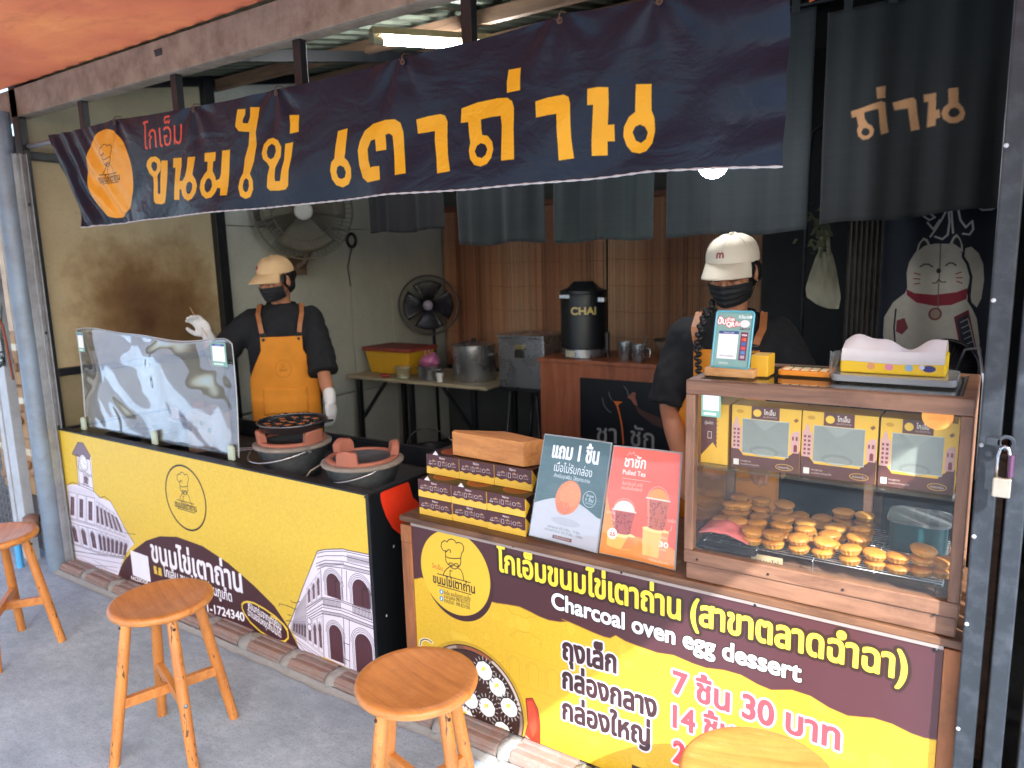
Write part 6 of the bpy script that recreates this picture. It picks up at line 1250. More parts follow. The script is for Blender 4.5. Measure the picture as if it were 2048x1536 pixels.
# ================================================================ BOX STACK, SIGNS
BF = Canvas(0, 0, .148, .068, 2000, 'd9b23c'); bw_ = [(0,.068),(0,.026)] + [(x, .024 + .0025*math.sin(x*170)) for x in np.linspace(0, .148, 60)] + [(.148,.068)]; BF.fill(bw_, '4a2628')
for k in range(18):
    for j in range(3): BF.oval(.004+k*.0082, .004+j*.006, .0012, .0012, 'f0d478')
BF.text('วิธีอุ่นขนม', .060, .056, .009, 'e8dcd8', x1=.086, bold=.0003)
for k, x in enumerate((.010, .056, .100)):
    BF.stroke([(x, .036), (x+.003, .033), (x+.011, .033), (x+.014, .036), (x, .036)] if k == 0 else ([(x, .032), (x+.009, .032), (x+.009, .047), (x, .047)] if k == 1 else BF.ovp(x+.006, .040, .006, .006)), .0012, 'e8dcd8', closed=True)
    if k == 0: BF.stroke([(x+.004, .040), (x+.005, .046)], .0012, 'e8dcd8'); BF.stroke([(x+.009, .040), (x+.010, .046)], .0012, 'e8dcd8')
    BF.text('อุ่นเตา', x+.015, .043, .008, 'e8dcd8', x1=x+.032); BF.text('3 นาที', x+.017, .034, .007, 'e8dcd8', x1=x+.034); BF.oval(x+.024, .048, .003, .002, 'e0a030')
    if k: BF.stroke([(x-.006, .031), (x-.006, .049)], .0008, 'e8dcd8')
M_bf2 = printed('cake_box_print', BF, .4, dirt=.03)
BT = Canvas(0, 0, .148, .20, 900, '2a1a1a'); 
for k in range(40): BT.oval(.148*rs.rand(), .2*rs.rand(), .012, .012, '3a2320', .7)
BT.oval(.074, .07, .05, .045, 'a8521f'); BT.oval(.074, .07, .042, .038, '8a3f18'); BT.stroke([(.01,.15),(.05,.17),(.09,.15),(.13,.17)], .002, 'd8b040'); BT.rect(0, .18, .148, .2, 'd9b23c')
M_bt = printed('cake_box_top', BT, .4, dirt=.03)
BS = Canvas(0, 0, .20, .068, 900, '2a1c1e'); BS.fill([(0,0),(0,.068),(.03,.034)], 'e0b030'); BS.text('ผู้ผลิต', .05, .04, .014, 'e8dcd8', x1=.09); BS.rect(.05, .015, .07, .035, 'e8dcd8'); BS.rect(.052, .017, .068, .033, '2a1c1e')
for k in range(4): BS.rect(.08, .014+k*.006, .12, .016+k*.006, 'b8aca8')
M_bs = printed('cake_box_side', BS, .4, dirt=.03)
bxs = [(-1.648, -1.501), (-1.5, -1.353), (-1.352, -1.203)]
def cake_box(x0, x1, y0, z0, h, lab, flap):
    t = thing('cake_box', lab, 'box', ((x0+x1)/2, y0+.1, z0), 0, 'stacked dessert boxes'); dpt = .20; w = x1-x0-.002; jz = random.uniform(-.002, .002); x0 += random.uniform(0, .001); y0 += jz
    obj('box_front', boxm(x0, x0+w, y0, y0+.002, z0, z0+h-.001), M_bf2, t, uv=lambda co: ((co.x-x0)/w, (co.z-z0)/h))
    obj('carton', boxm(x0, x0+w, y0+.0021, y0+dpt, z0, z0+h-.0035), pm('box_card', 'c9a23a', .5, .06, 20), t)
    obj('box_top', boxm(x0, x0+w, y0+.0021, y0+dpt, z0+h-.0033, z0+h-.001), M_bt, t, uv=lambda co: ((co.x-x0)/w, (co.y-y0)/dpt))
    obj('box_side', boxm(x0+w+.0002, x0+w+.0015, y0+.001, y0+dpt, z0, z0+h-.001), M_bs, t, uv=lambda co: ((co.y-y0)/dpt, (co.z-z0)/h))
    if flap: obj('paper_flap', MB().add([(x0+.03, y0-.001, z0+h), (x0+.055, y0-.001, z0+h), (x0+.040, y0+.004, z0+h+.012), (x0+.03, y0+.001, z0+h), (x0+.055, y0+.001, z0+h), (x0+.040, y0+.006, z0+h+.012)], [(0,1,2),(5,4,3),(0,2,5,3),(1,4,5,2),(0,3,4,1)]), pm('paper_white', 'd9d6da', .8, .05, 20), t)
nmz = ('left', 'middle', 'right')
for k, (a, b_) in enumerate(bxs): cake_box(a, b_, .030, .738, .0625, '%s brown and yellow dessert box in the bottom layer of the stack' % nmz[k], False)
for k, (a, b_) in enumerate(bxs): cake_box(a-.002, b_-.002, .030, .801, .0635, '%s brown and yellow dessert box in the middle layer of the stack' % nmz[k], k < 2)
for k, (a, b_) in enumerate(bxs): cake_box(a-.018, b_-.018, .098, .865, .072, '%s brown and yellow dessert box in the top layer of the stack' % nmz[k], k == 0)
wb = MB().prismz([(-1.565, .125), (-1.262, .112), (-1.22, .175), (-1.40, .215), (-1.575, .150)], .9385, 1.022)
obj('wood_block', wb, wood('block_wood', 'c98a4a', '93582a', 'x', 6, .55, .35), label='solid wedge shaped wooden block resting on the box stack', cat='wood block', bevel=.002)
def sign(name, lab, pts4, cv, y0=.02, tilt=None):
    t = thing(name, lab, 'sign', ((pts4[3][0]+pts4[2][0])/2, y0, .738))
    (a, b_, c_, d_) = pts4; q = [a, b_, c_, d_]
    def sheet(u, v, dy):     # the sheet leans back a little
        x = (d_[0]*(1-u)+c_[0]*u)*(1-v) + (a[0]*(1-u)+b_[0]*u)*v; z = (d_[1]*(1-u)+c_[1]*u)*(1-v) + (a[1]*(1-u)+b_[1]*u)*v; return (x, y0 + dy + .004*math.sin(u*PI) , z)
    cvw, cvh = cv.x1-cv.x0, cv.z1-cv.z0
    mb = MB().sheet(lambda u, v: sheet(u, v, 0), 12, 12); me = mb.mesh('poster'); ul = me.uv_layers.new(name='uv'); uvs = [(i/12, j/12) for j in range(13) for i in range(13)]
    for l in me.loops: ul.data[l.index].uv = uvs[l.vertex_index]
    obj('poster', me, printed(name + '_print', cv, .3, dirt=.02, coat=.3), t, fixn=False)
    obj('acrylic_cover', MB().sheet(lambda u, v: Vector(sheet(u, v, -.003)) + Vector(((u-.5)*.006, 0, (v-.5)*.006)), 8, 8, .0015), glass('acrylic_'+name, (1,1,1), .02, .01), t, fixn=False)
    obj('acrylic_back', MB().sheet(lambda u, v: Vector(sheet(u, v, .003)) + Vector(((u-.5)*.006, 0, (v-.5)*.006)), 8, 8, .0015), pm('acryl_edge', '9aa0a0', .3, .05, 20), t, fixn=False)
    obj('foot', boxm(min(a[0], d_[0])+.02, max(b_[0], c_[0])-.02, y0+.006, y0+.07, .7385, .742), glass('acrylic_foot_'+name, (.9,.9,.9), .02, .1), t)
    return t
# poster one: green, floating cake
S1 = Canvas(0, 0, .21, .297, 1300, '35565a')
for k in range(120): S1.oval(.21*rs.rand(), .12+.16*rs.rand(), .02, .006, '4c7074' if rs.rand() > .5 else '2c4a50', .12)
S1.fill([(0,0),(.21,0),(.21,.088)] + [(x, .088 + .040*math.sin(PI*min(1, (x+.02)/.22)*.95)**1.0) for x in np.linspace(.21, 0, 30)] + [(0,.11)], 'b9bcc4')
S1.text('แถม 1 ชิ้น', .033, .238, .060, 'f0f2f4', x1=.178, bold=.0018); S1.text('เมื่อไม่รับกล่อง', .045, .200, .033, 'eef0f2', x1=.165); S1.text('สำหรับชุด60บ. ใส่ถุงกระดาษ', .048, .183, .015, 'eef0f2', x1=.162)
for k in range(16):
    for j in range(6): S1.oval(.125+k*.005, .095+j*.009, .0008, .0008, '9ab0b4', .7)
    for j in range(6): S1.oval(.028+k*.005, .115+j*.009, .0008, .0008, '9ab0b4', .5)
S1.oval(.105, .062, .045, .012, '9a9ea8', .5); S1.oval(.102, .132, .038, .050, 'd9763f', rot=-.25); S1.oval(.106, .140, .032, .036, 'e08a4e', .8, rot=-.25); S1.oval(.092, .10, .022, .02, 'c45c34', .5)
for k in range(160):
    a = rs.rand()*6.28; r_ = math.sqrt(rs.rand()); S1.oval(.102+.036*r_*math.cos(a), .134+.046*r_*math.sin(a), .0012, .0012, 'eda768' if rs.rand() > .5 else 'b8562c', .5)
S1.stroke(S1.ovp(.168, .140, .020, .022), .0012, 'dfe8e8', closed=True); S1.text('free', .157, .146, .012, 'dfe8e8', x1=.180); S1.text('1 ชิ้น', .157, .133, .014, 'dfe8e8', x1=.180); S1.text('ไม่รับกล่อง', .157, .126, .006, 'dfe8e8', x1=.180)
S1.text('สาขาสุขกุล เปิด 6:30น. - 17:30น.', .052, .036, .011, '5c6468', x1=.155); S1.text('สาขาตลาดฉำฉา เปิด 07.00น. - 16.00น.', .045, .026, .011, '5c6468', x1=.165); S1.rect(.072, .008, .132, .018, '6b4644'); S1.text('โกเอ็มขนมไข่เตาถ่าน', .078, .0105, .008, 'eeeeee', x1=.126)
sign('drink_offer', 'acrylic stand with green poster of a floating egg cake beside the box stack', [(-1.120,1.082),(-0.900,1.080),(-0.950,0.741),(-1.186,0.751)], S1).name = 'green_poster_stand'
S2 = Canvas(0, 0, .21, .297, 1300, 'e0553a')
S2.fill([(0,0),(.21,0),(.21,.05),(0,.065)], 'e08a3a'); S2.fill([(0,.06),(.0,.16),(.035,.07),(.2,.055),(.21,.05),(0,.06)], 'e09a3c', .8)
S2.text('ชาชัก', .040, .247, .040, 'f3e3d8', x1=.105, bold=.0010); S2.text('Pulled Tea', .038, .226, .018, 'f3e3d8', x1=.108, bold=.0005); S2.stroke([(.038,.215),(.125,.215)], .0008, 'f3e3d8'); S2.text('ต้นตำรับแท้..ชาใต้', .040, .198, .012, 'f6cdbd', x1=.102); S2.text('หอมเข้มเต็มรสชาติ', .040, .186, .012, 'f6cdbd', x1=.102)
S2.stroke([(.045,.275),(.052,.286),(.058,.280),(.064,.288),(.07,.278),(.076,.280)], .001, 'f3e3d8')
S2.fill([(.018,.028),(.092,.028),(.095,.062),(.015,.062)], 'e2b45a'); S2.oval(.055, .062, .040, .008, 'f0cf80'); S2.oval(.055, .028, .037, .007, 'e2b45a'); S2.fill([(.12,.02),(.185,.02),(.19,.092),(.115,.092)], 'e2b45a'); S2.oval(.152, .092, .038, .007, 'f0cf80'); S2.fill([(.06,.022),(.092,.026),(.095,.060),(.075,.06)], 'd9653a', .6); S2.fill([(.165,.02),(.185,.02),(.19,.09),(.17,.09)], 'd9653a', .6)
def cup(cx, zb, w, h, liq, dome):
    S2.fill([(cx-w*.36, zb), (cx+w*.36, zb), (cx+w*.5, zb+h), (cx-w*.5, zb+h)], liq); S2.oval(cx, zb, w*.36, w*.08, liq)
    for k in range(70): S2.oval(cx + (rs.rand()-.5)*w*.8, zb+rs.rand()*h*.9, .0018, .0022, '6a2018', .75)
    S2.fill([(cx-w*.36, zb), (cx-w*.28, zb), (cx-w*.38, zb+h), (cx-w*.5, zb+h)], 'f0c0b0', .35)
    S2.fill(S2.ovp(cx, zb+h, w*.46, w*.42, 0, 30, 0, PI), dome); S2.stroke([(cx-w*.52, zb+h), (cx+w*.52, zb+h)], .004, 'f0d9d0', .85); S2.stroke(S2.ovp(cx, zb+h, w*.48, w*.5, 0, 30, 0, PI), .001, 'f6e8e0', .8)
cup(.056, .068, .066, .060, 'a8443a', 'd9d2c4'); cup(.152, .098, .066, .075, 'b5563a', 'e08a2e')
S2.oval(.030, .060, .014, .016, 'f6e6d8'); S2.text('25', .022, .054, .014, 'c9584a', x1=.038, bold=.0006); S2.text('30', .165, .052, .020, 'f6e6d8', x1=.190, bold=.0008); S2.text('บาท', .170, .042, .009, 'f6e6d8', x1=.185); S2.text('แก้วละ', .168, .074, .008, 'f6e6d8', x1=.186); S2.text('บาท', .025, .047, .006, 'c9584a', x1=.035)
S2.text('ชาเย็น', .006, .114, .013, 'f6cdbd', x1=.030); S2.text('ชาชัก', .184, .120, .013, 'f6cdbd', x1=.206); S2.stroke([(.020,.110),(.022,.100),(.032,.096)], .0012, 'f6cdbd'); S2.stroke([(.185,.095),(.195,.100),(.197,.112)], .0012, 'f6cdbd'); S2.text('โกเอ็มขนมไข่เตาถ่าน', .140, .008, .008, 'f6e6d8', x1=.195)
sign('orange_poster_stand', 'acrylic stand with orange pulled tea poster of two iced drinks', [(-0.890,1.074),(-0.691,1.077),(-0.707,0.741),(-0.940,0.744)], S2)
# ================================================================ ON THE STOVE COUNTER
M_terra = pm('terracotta', 'a8664e', .8, .2, 20, dirt='6d5044', dirt_amt=.6, bump=.5, bscale=60)
M_char = pm('charcoal_clay', '3b3d40', .9, .25, 18, dirt='6c6a66', dirt_amt=.5, bump=.4)
M_buck = pm('bucket_metal', '3e4448', .55, .25, 8, metal=.35, dirt='85837a', dirt_amt=.55, dscale=5)
M_ash = pm('ash_cement', '8e8477', .9, .2, 25, dirt='5e564c', dirt_amt=.6, bump=.6)
def stove(cx, cy, z0, h, r, rot, lab):
    t = thing('bucket_stove', lab, 'charcoal stove', (cx, cy, z0), 0, 'charcoal bucket stoves'); c = (cx, cy, z0)
    obj('bucket', MB().lathe([(r*.66, 0), (r*.80, h*.35), (r*.96, h*.86), (r*.98, h*.86)], 40, c), M_buck, t, smooth=True, flat_angle=40)
    obj('rim_cement', MB().lathe([(r*.955, h*.84), (r*1.02, h*.86), (r*1.03, h*.93), (r*.98, h*.96), (r*.84, h*.965)], 40, c, cap=False), M_ash, t, smooth=True)
    obj('fire_bowl', MB().lathe([(r*.80, h*.955), (r*.78, h*1.0), (r*.72, h*1.0), (r*.64, h*.80), (r*.46, h*.45), (0, h*.42)], 40, c), M_char, t, smooth=True)
    ring = MB()
    ring.lathe([(r*.86, h*.955), (r*.90, h*.99), (r*.885, h*1.04), (r*.80, h*1.055), (r*.75, h*1.04), (r*.74, h*.97)], 48, c, cap=False); obj('clay_ring', ring, M_terra, t, smooth=True)
    for k in range(3):
        a0 = rot + k*2*PI/3; prof = []
        m = MB(); n = 9; rows = []
        for i in range(n+1):
            a = a0 + (i/n-.5)*.62; e = .72+.28*math.sin(PI*i/n)**.3; top = h*1.05 + .048*e
            rows.append([(r*.70, h*1.02), (r*.74, top-.006), (r*.78, top), (r*.90, top+.002), (r*.93, top-.006), (r*.90, h*.99)])
        vs = []
        for i, rw in enumerate(rows):
            a = a0 + (i/n-.5)*.62
            for (rr_, zz) in rw: vs.append((cx + rr_*math.cos(a), cy + rr_*math.sin(a), z0+zz))
        fs = [(i*6+j, (i+1)*6+j, (i+1)*6+(j+1) % 6, i*6+(j+1) % 6) for i in range(n) for j in range(6)] + [tuple(range(6)), tuple(reversed(range(n*6, n*6+6)))]
        m.add([tuple(Vector(q) + mnoise.noise_vector(Vector(q)*45)*.0035 + Vector((0, 0, .006*mnoise.noise(Vector(q)*28 + Vector((k, 0, 0))) if q[2] > z0+h*1.08 else 0))) for q in vs], fs); obj('pot_rest', m, M_terra, t, smooth=True, bevel=.0015, flat_angle=35)
    return t
WT = .70
s1_ = stove(-2.565, .245, WT, .155, .165, R(-120), 'bucket charcoal stove under the black cake pan with bent wire handle')
s2_ = stove(-2.095, .205, WT, .143, .160, R(-70), 'empty bucket charcoal stove with bright terracotta rests at counter corner')
obj('wire_handle', MB().tube([(-2.565+.178*math.cos(a), .245+.178*math.sin(a)-.02*abs(math.sin(a)), WT+.135 - .055*math.sin((a-PI*.95)/(PI*.95)*PI)*.8) for a in np.linspace(PI*.95, PI*1.9, 24)], .0042, 6), M_ss, s1_, smooth=True)
for k in range(6): 
    a = PI*1.9 + .04*math.sin(k); obj('wire_knot', MB().tube([(-2.565+.175*math.cos(a)+.012*math.cos(k*2), .245+.175*math.sin(a), WT+.135+.014*math.sin(k*2)), (-2.565+.18*math.cos(a)+.018*math.cos(k*3+1), .245+.175*math.sin(a)-.01, WT+.135+.016*math.sin(k*3))], .002, 5), M_wire, s1_)
obj('wire_handle', MB().tube([(-2.095+.172*math.cos(a), .205+.172*math.sin(a), WT+.125-.045*math.sin((a-PI*1.0)/(PI*.85)*PI)) for a in np.linspace(PI*1.42, PI*1.85, 18)], .0034, 6), M_ss, s2_, smooth=True)
obj('wire_handle', MB().tube([(-2.24, .12, WT+.115), (-2.275, .09, WT+.09), (-2.295, .065, WT+.05), (-2.29, .055, WT+.002)], .004, 6), M_ash, s2_, smooth=True)
# cake pan
M_iron = pm('iron_pan', '2a2c30', .32, .2, 12, metal=.5, dirt='554a42', dirt_amt=.3)
cpn = thing('cake_pan', 'round black iron cake mould pan on the left charcoal stove', 'pan', (-2.545, .235, .90)); cc3 = (-2.55, .24, WT+.205)
obj('pan_body', MB().lathe([(.115, 0), (.135, .004), (.146, .035), (.150, .036), (.142, .034), (.131, .010), (0, .009)], 48, cc3), M_iron, cpn, smooth=True)
obj('rim', MB().tube([(cc3[0]+.149*math.cos(a), cc3[1]+.149*math.sin(a), cc3[2]+.037) for a in np.linspace(0, 2*PI, 50)[:-1]], .004, 6, closed=True), pm('rim_iron', '6a6d70', .25, .1, 20, metal=.8), cpn, smooth=True)
for sgn in (-1, 1): obj('handle', MB().tube([(cc3[0]+.148*math.cos(a0_), cc3[1]+.148*math.sin(a0_), cc3[2]+.03) for a0_ in (R(30)*sgn + (0 if sgn > 0 else PI*1.0) - .12,)] + [(cc3[0]+.18*math.cos(R(30)*sgn + (0 if sgn > 0 else PI)), cc3[1]+.18*math.sin(R(30)*sgn + (0 if sgn > 0 else PI)), cc3[2]+.035)] + [(cc3[0]+.148*math.cos(R(30)*sgn + (0 if sgn > 0 else PI) + .12), cc3[1]+.148*math.sin(R(30)*sgn + (0 if sgn > 0 else PI) + .12), cc3[2]+.03)], .005, 8), M_iron, cpn, smooth=True)
mold = MB().lathe([(.0, .003), (.014, .004), (.022, .012), (.025, .024), (.0265, .024), (.0235, .010)], 40, jag=lambda t, i: 1 + (.05*math.sin(t*14) if i > 1 else 0)).mesh('mould'); mold.materials.append(M_iron)
bat = MB().lathe([(.0195, 0), (.019, .004), (.012, .008), (0, .009)], 24).mesh('batter'); bat.materials.append(pm('baked_top', 'c4702a', .55, .25, 40, bump=.3))
rt = cpn
for k, (dx, dy) in enumerate([(0, 0)] + [(.058*math.cos(a), .058*math.sin(a)) for a in np.linspace(0, 2*PI, 7)[:-1]] + [(.108*math.cos(a), .108*math.sin(a)) for a in np.linspace(.26, 2*PI+.26, 13)[:-1]]):
    for nm_, me_2, dz in (('mould', mold, .009), ('batter', bat, .022)):
        if nm_ == 'batter' and k % 5 == 3: continue
        o = bpy.data.objects.new(nm_, me_2); COL.objects.link(o); o.parent = cpn; o.location = (cc3[0]+dx-cpn.location.x, cc3[1]+dy-cpn.location.y, cc3[2]+dz-cpn.location.z); o.rotation_euler = (0, 0, k); o.scale = (.98, .98, .9)
        me_2.polygons.foreach_set('use_smooth', [True]*len(me_2.polygons))
# acrylic screen
def scr(u, v):
    x = -3.975 + u*1.29 - .02*v*(1-u); zt = 1.315 - .014*u + .010*math.sin(u*7) + .006*math.sin(u*15) - (.02*max(0, (u-.96)/.04)**2)
    z = .800 + v*(zt-.800); y = .052 + v*.012 + .014*math.sin(u*5 + v*2.2)*v + .008*math.sin(u*13 + v*4)*v + (.03*(u-.75)*4*v*(1-v) if u > .75 else 0)
    return (x, y, z)
m = glass('wavy_acrylic', (.90,.93,.95), .01, .11, 1.0, 2.2); nt = m.node_tree  # pale diffuse haze mixed in as the bright outside reflected in the sheet
bp_ = nt.nodes.new('ShaderNodeBump'); bp_.inputs['Strength'].default_value = 1.0; bp_.inputs['Distance'].default_value = .035; h1 = nz(nt, 3.0, 1, .4, dist=.8); nt.links.new(h1, bp_.inputs['Height'])
for n_ in nt.nodes:
    if n_.type in ('BSDF_GLOSSY', 'LAYER_WEIGHT'): nt.links.new(bp_.outputs[0], n_.inputs['Normal'])
as_ = thing('acrylic_screen', 'wavy clear acrylic splash screen clipped along the stove counter front', 'screen', (-3.3, .05, .79))
obj('sheet', MB().sheet(scr, 120, 40, .003), m, as_, smooth=True, fixn=False)
obj('sheet_edge', MB().tube([scr(0, v) for v in np.linspace(0, 1, 14)] + [scr(u, 1) for u in np.linspace(0, 1, 60)] + [scr(1, v) for v in np.linspace(1, 0, 14)], .0022, 6), pm('edge_light', 'b5bab8', .3, .1, 20), as_, smooth=True)
M_clip = pm('pale_green', 'b3bea6', .35, .08, 20)
for (cx_, cz_) in [(-3.974,0.783),(-3.310,0.772),(-2.720,0.779)]:
    obj('clip', MB().prism([(cx_-.022+.044*t_ if False else cx_ + .019*math.cos(a), .838 + .018*math.sin(a)) for a in np.linspace(0, PI, 9)] + [(cx_-.019, .788), (cx_+.019, .788)], .034, .048), M_clip, as_, bevel=.003)
for lab, (pa, pb) in (('torn green payment sticker at the left edge of the acrylic screen', [(-3.929,1.305),(-3.867,1.205)]), ('green payment sticker near the right top corner of the acrylic screen', [(-2.798,1.297),(-2.692,1.196)])):
    sticker('screen_sticker', lab, pa, pb, .040)
# things on the worktop behind the screen
hb_ = MB().box(0, .17, 0, .07, 0, .12); hbm = thing('perforated_brick', 'pale orange perforated clay block on the worktop behind the screen', 'block', (-3.02, .22, WT))
px0 = -3.36
bx0, bz0 = px0, WT+.0
obj('block_body', boxm(px0, px0+.22, .24, .34, WT+.0005, WT+.21), pm('pale_brick', 'a9876b', .85, .15, 14, dirt='6c5a4a', dirt_amt=.6), hbm, bevel=.004)
for (dx, dz) in ((.05, .16), (.13, .16), (.19, .13), (.09, .13), (.03, .12)): obj('hole', MB().lathe([(.014, 0), (.014, .002), (0, .002)], 14).xf(Matrix.Translation((px0+dx, .2395, WT+dz)) @ Matrix.Rotation(R(90), 4, 'X')), M_black, hbm)
for k, (cx_, cy_, r_, lab) in enumerate(((-3.55, .30, .17, 'round black iron griddle behind the middle of the screen'), (-3.05, .14, .11, 'smaller black iron pan right behind the acrylic screen'), (-3.93, .25, .12, 'black iron pan at the far left of the worktop'))):
    t = thing('iron_griddle', lab, 'pan', (cx_, cy_, WT+.0005)); obj('pan_body', MB().lathe([(r_*.8, 0), (r_, .035), (r_*1.02, .038), (r_*.97, .036), (r_*.78, .008), (0, .008)], 36, (cx_, cy_, WT+.0005)), M_iron, t, smooth=True)
    obj('handle', MB().bar((cx_-r_*.7, cy_+r_*.7, WT+.03), (cx_-r_*1.2, cy_+r_*1.1, WT+.045), .02, .008), M_iron, t)
t = stove(-3.55, .42, WT, .14, .13, R(20), 'dim bucket charcoal stove behind the acrylic screen')
obj('tongs', MB().tube([(-2.86, .12, WT+.09), (-2.68, .16, WT+.115)], .004, 6).tube([(-2.86, .13, WT+.10), (-2.68, .17, WT+.118)], .004, 6), M_ss, label='thin metal tongs sticking out beside the left stove', cat='tongs', kind=None)
# ================================================================ STOOLS
def mat_stool(name, axis):
    m, nt, b = mk(name); sc = {'x': (.10, 1, 1), 'z': (1, 1, .08)}[axis]
    f = nz(nt, 34, 7, .6, sc=sc, dist=.5); c = ramp(nt, f, [(.25, srgb('a8682c')), (.55, srgb('c98640')), (.85, srgb('d9984e'))])
    big = nz(nt, 3, 4, .6); c = mixc(nt, ramp(nt, big, [(.4, (0,0,0)), (.7, (.4,)*3)]), c, srgb('b5752f'))
    sv = nz(nt, 28, 3, .9, sc=(1.6, 1.6, .28) if axis == 'z' else (1, 1, 1), dist=.2); c = mixc(nt, ramp(nt, sv, [(.61 if axis == 'z' else .72, (0,0,0)), (.645 if axis == 'z' else .76, (.85,)*3)]), c, srgb('3a2010'))
    scf = nz(nt, 60, 6, .8, sc=(.15, 1, 1)); c = mixc(nt, ramp(nt, scf, [(.58, (0,0,0)), (.68, (.4,)*3)]), c, srgb('e0b27a')); wr_ = nz(nt, 7, 8, .75); c = mixc(nt, ramp(nt, wr_, [(.5, (0,0,0)), (.7, (.45,)*3)]), c, srgb('8a5526'))
    oi = nt.nodes.new('ShaderNodeObjectInfo'); c = mixc(nt, 1, c, ramp(nt, oi.outputs['Random'], [(0, (.86,.82,.80)), (1, (1.06,1.04,1.04))]), 'MULTIPLY')
    nt.links.new(c, b.inputs['Base Color']); b.inputs['Roughness'].default_value = .42; b.inputs['Coat Weight'].default_value = .22; b.inputs['Coat Roughness'].default_value = .25
    rr = nt.nodes.new('ShaderNodeMapRange'); rr.inputs['To Min'].default_value = .30; rr.inputs['To Max'].default_value = .6; nt.links.new(nz(nt, 12, 6), rr.inputs[0]); nt.links.new(rr.outputs[0], b.inputs['Roughness'])
    bumpn(nt, b, f, .2, .001); return m
M_seat, M_leg = mat_stool('stool_seat', 'x'), mat_stool('stool_leg', 'z')
SH = .528
def make_stool(lab, loc, rz):
    t = thing('wooden_stool', lab, 'stool', (0,0,0), 0, 'round wooden stools on the pavement')
    obj('seat', MB().lathe([(.11, SH-.030), (.150, SH-.029), (.160, SH-.022), (.163, SH-.012), (.160, SH-.004), (.152, SH-.0005), (.135, SH-.002), (.10, SH-.0065), (.05, SH-.009), (0, SH-.010)], 64), M_seat, t, smooth=True, local=True)
    lm = None
    for k in range(4):
        a = k*PI/2
        if lm is None:
            m_ = MB().tube([(.108, 0, SH-.028), (.150, 0, .25), (.195, 0, .0)], [.0165, .0185, .0165], 20); lm = obj('leg', m_, M_leg, t, smooth=True, local=True, flat_angle=50)
        else: share(lm, t, (0,0,0), (0,0,a))
        obj('screw_plug', MB().ell((.131*math.cos(a), .131*math.sin(a), SH-.065), (.0052, .0052, .0052), 8, 6), pm('plug', '3a2414', .6, .1, 20), t, local=True)
    obj('stretcher', MB().bar((-.142, 0, .215), (.142, 0, .215), .022, .034), M_seat, t, local=True, bevel=.002)
    obj('stretcher', MB().bar((0, -.150, .195) if False else (0, -.146, .205), (0, .146, .205), .0222, .0335), M_seat, t, local=True, bevel=.002)
    for sx in (-1, 1): obj('bolt', MB().lathe([(.007, 0), (.007, .003), (0, .004)], 12).xf(Matrix.Translation((sx*.1735, 0, .215)) @ Matrix.Rotation(R(90)*sx, 4, 'Y')), M_ss, t, local=True)
    t.location = loc; t.rotation_euler = (0, 0, rz); return t
s0 = make_stool('round wooden stool in front of the brown dome of the stove counter', (-2.262, -.585, 0), R(-17))
dup(s0, (-3.46, -.615, 0), R(-35), 'wooden stool cut by the left edge near the blue pipe')
dup(s0, (-1.215, -.50, 0), R(-12), 'wooden stool standing between the two counters before the pan picture')
dup(s0, (-.355, -.40, 0), R(20), 'sunlit wooden stool at the lower right before the price list')

# ================================================================ PEOPLE
def remesh(mb, voxel, smooth=3, disp=None):
    me = mb.mesh('tmp'); o = bpy.data.objects.new('tmp', me); COL.objects.link(o)
    md = o.modifiers.new('r', 'REMESH'); md.mode = 'VOXEL'; md.voxel_size = voxel
    s = o.modifiers.new('s', 'SMOOTH'); s.iterations = smooth; s.factor = .5
    dg = bpy.context.evaluated_depsgraph_get(); n = bpy.data.meshes.new_from_object(o.evaluated_get(dg)); bpy.data.objects.remove(o)
    if disp:
        n.update(); nr = [v.normal.copy() for v in n.vertices]
        for v, q in zip(n.vertices, nr): v.co += q*disp(v.co)
    n.update(); return n
def chain(mb, pts, radii, n=16):
    """tapered limb with ball joints"""
    for a, b, ra, rb in zip(pts[:-1], pts[1:], radii[:-1], radii[1:]):
        a, b = Vector(a), Vector(b); k = 5; mb.tube([a.lerp(b, i/k) for i in range(k+1)], [ra + (rb-ra)*i/k for i in range(k+1)], n)
    for p, r in zip(pts, radii): mb.ell(p, (r*.985,)*3, n, 10)
    return mb
def loft(mb, rings, n=32):
    b = len(mb.v)
    for (z, rx, ry, cy) in rings:
        for k in range(n):
            t = 2*PI*k/n; c, s = math.cos(t), math.sin(t); e = .82
            mb.v.append((rx*math.copysign(abs(c)**e, c), cy + ry*math.copysign(abs(s)**e, s), z))
    for i in range(len(rings)-1):
        for k in range(n): mb.f.append((b+i*n+k, b+i*n+(k+1) % n, b+(i+1)*n+(k+1) % n, b+(i+1)*n+k))
    mb.f.append(tuple(b+k for k in reversed(range(n)))); mb.f.append(tuple(b+(len(rings)-1)*n+k for k in range(n))); return mb
def mat_skin(name, c):
    m, nt, b = mk(name); f = nz(nt, 12, 5, .6); b_ = srgb(c)
    col = ramp(nt, f, [(.3, tuple(x*.86 for x in b_)), (.7, b_)]); nt.links.new(col, b.inputs['Base Color']); b.inputs['Roughness'].default_value = .5
    b.inputs['Subsurface Weight'].default_value = .15; b.inputs['Subsurface Radius'].default_value = (.012, .005, .003); b.inputs['Subsurface Scale'].default_value = 1; bumpn(nt, b, nz(nt, 220, 3), .08, .001); return m
M_skin = mat_skin('skin', 'b9805f'); M_shirt = pm('black_tshirt', '0c0f13', .85, .2, 6, bump=.15, dirt='15191d', dirt_amt=.4); M_hair = pm('black_hair', '121011', .45, .3, 60, bump=.4, bscale=150, sc=(1,1,.2))
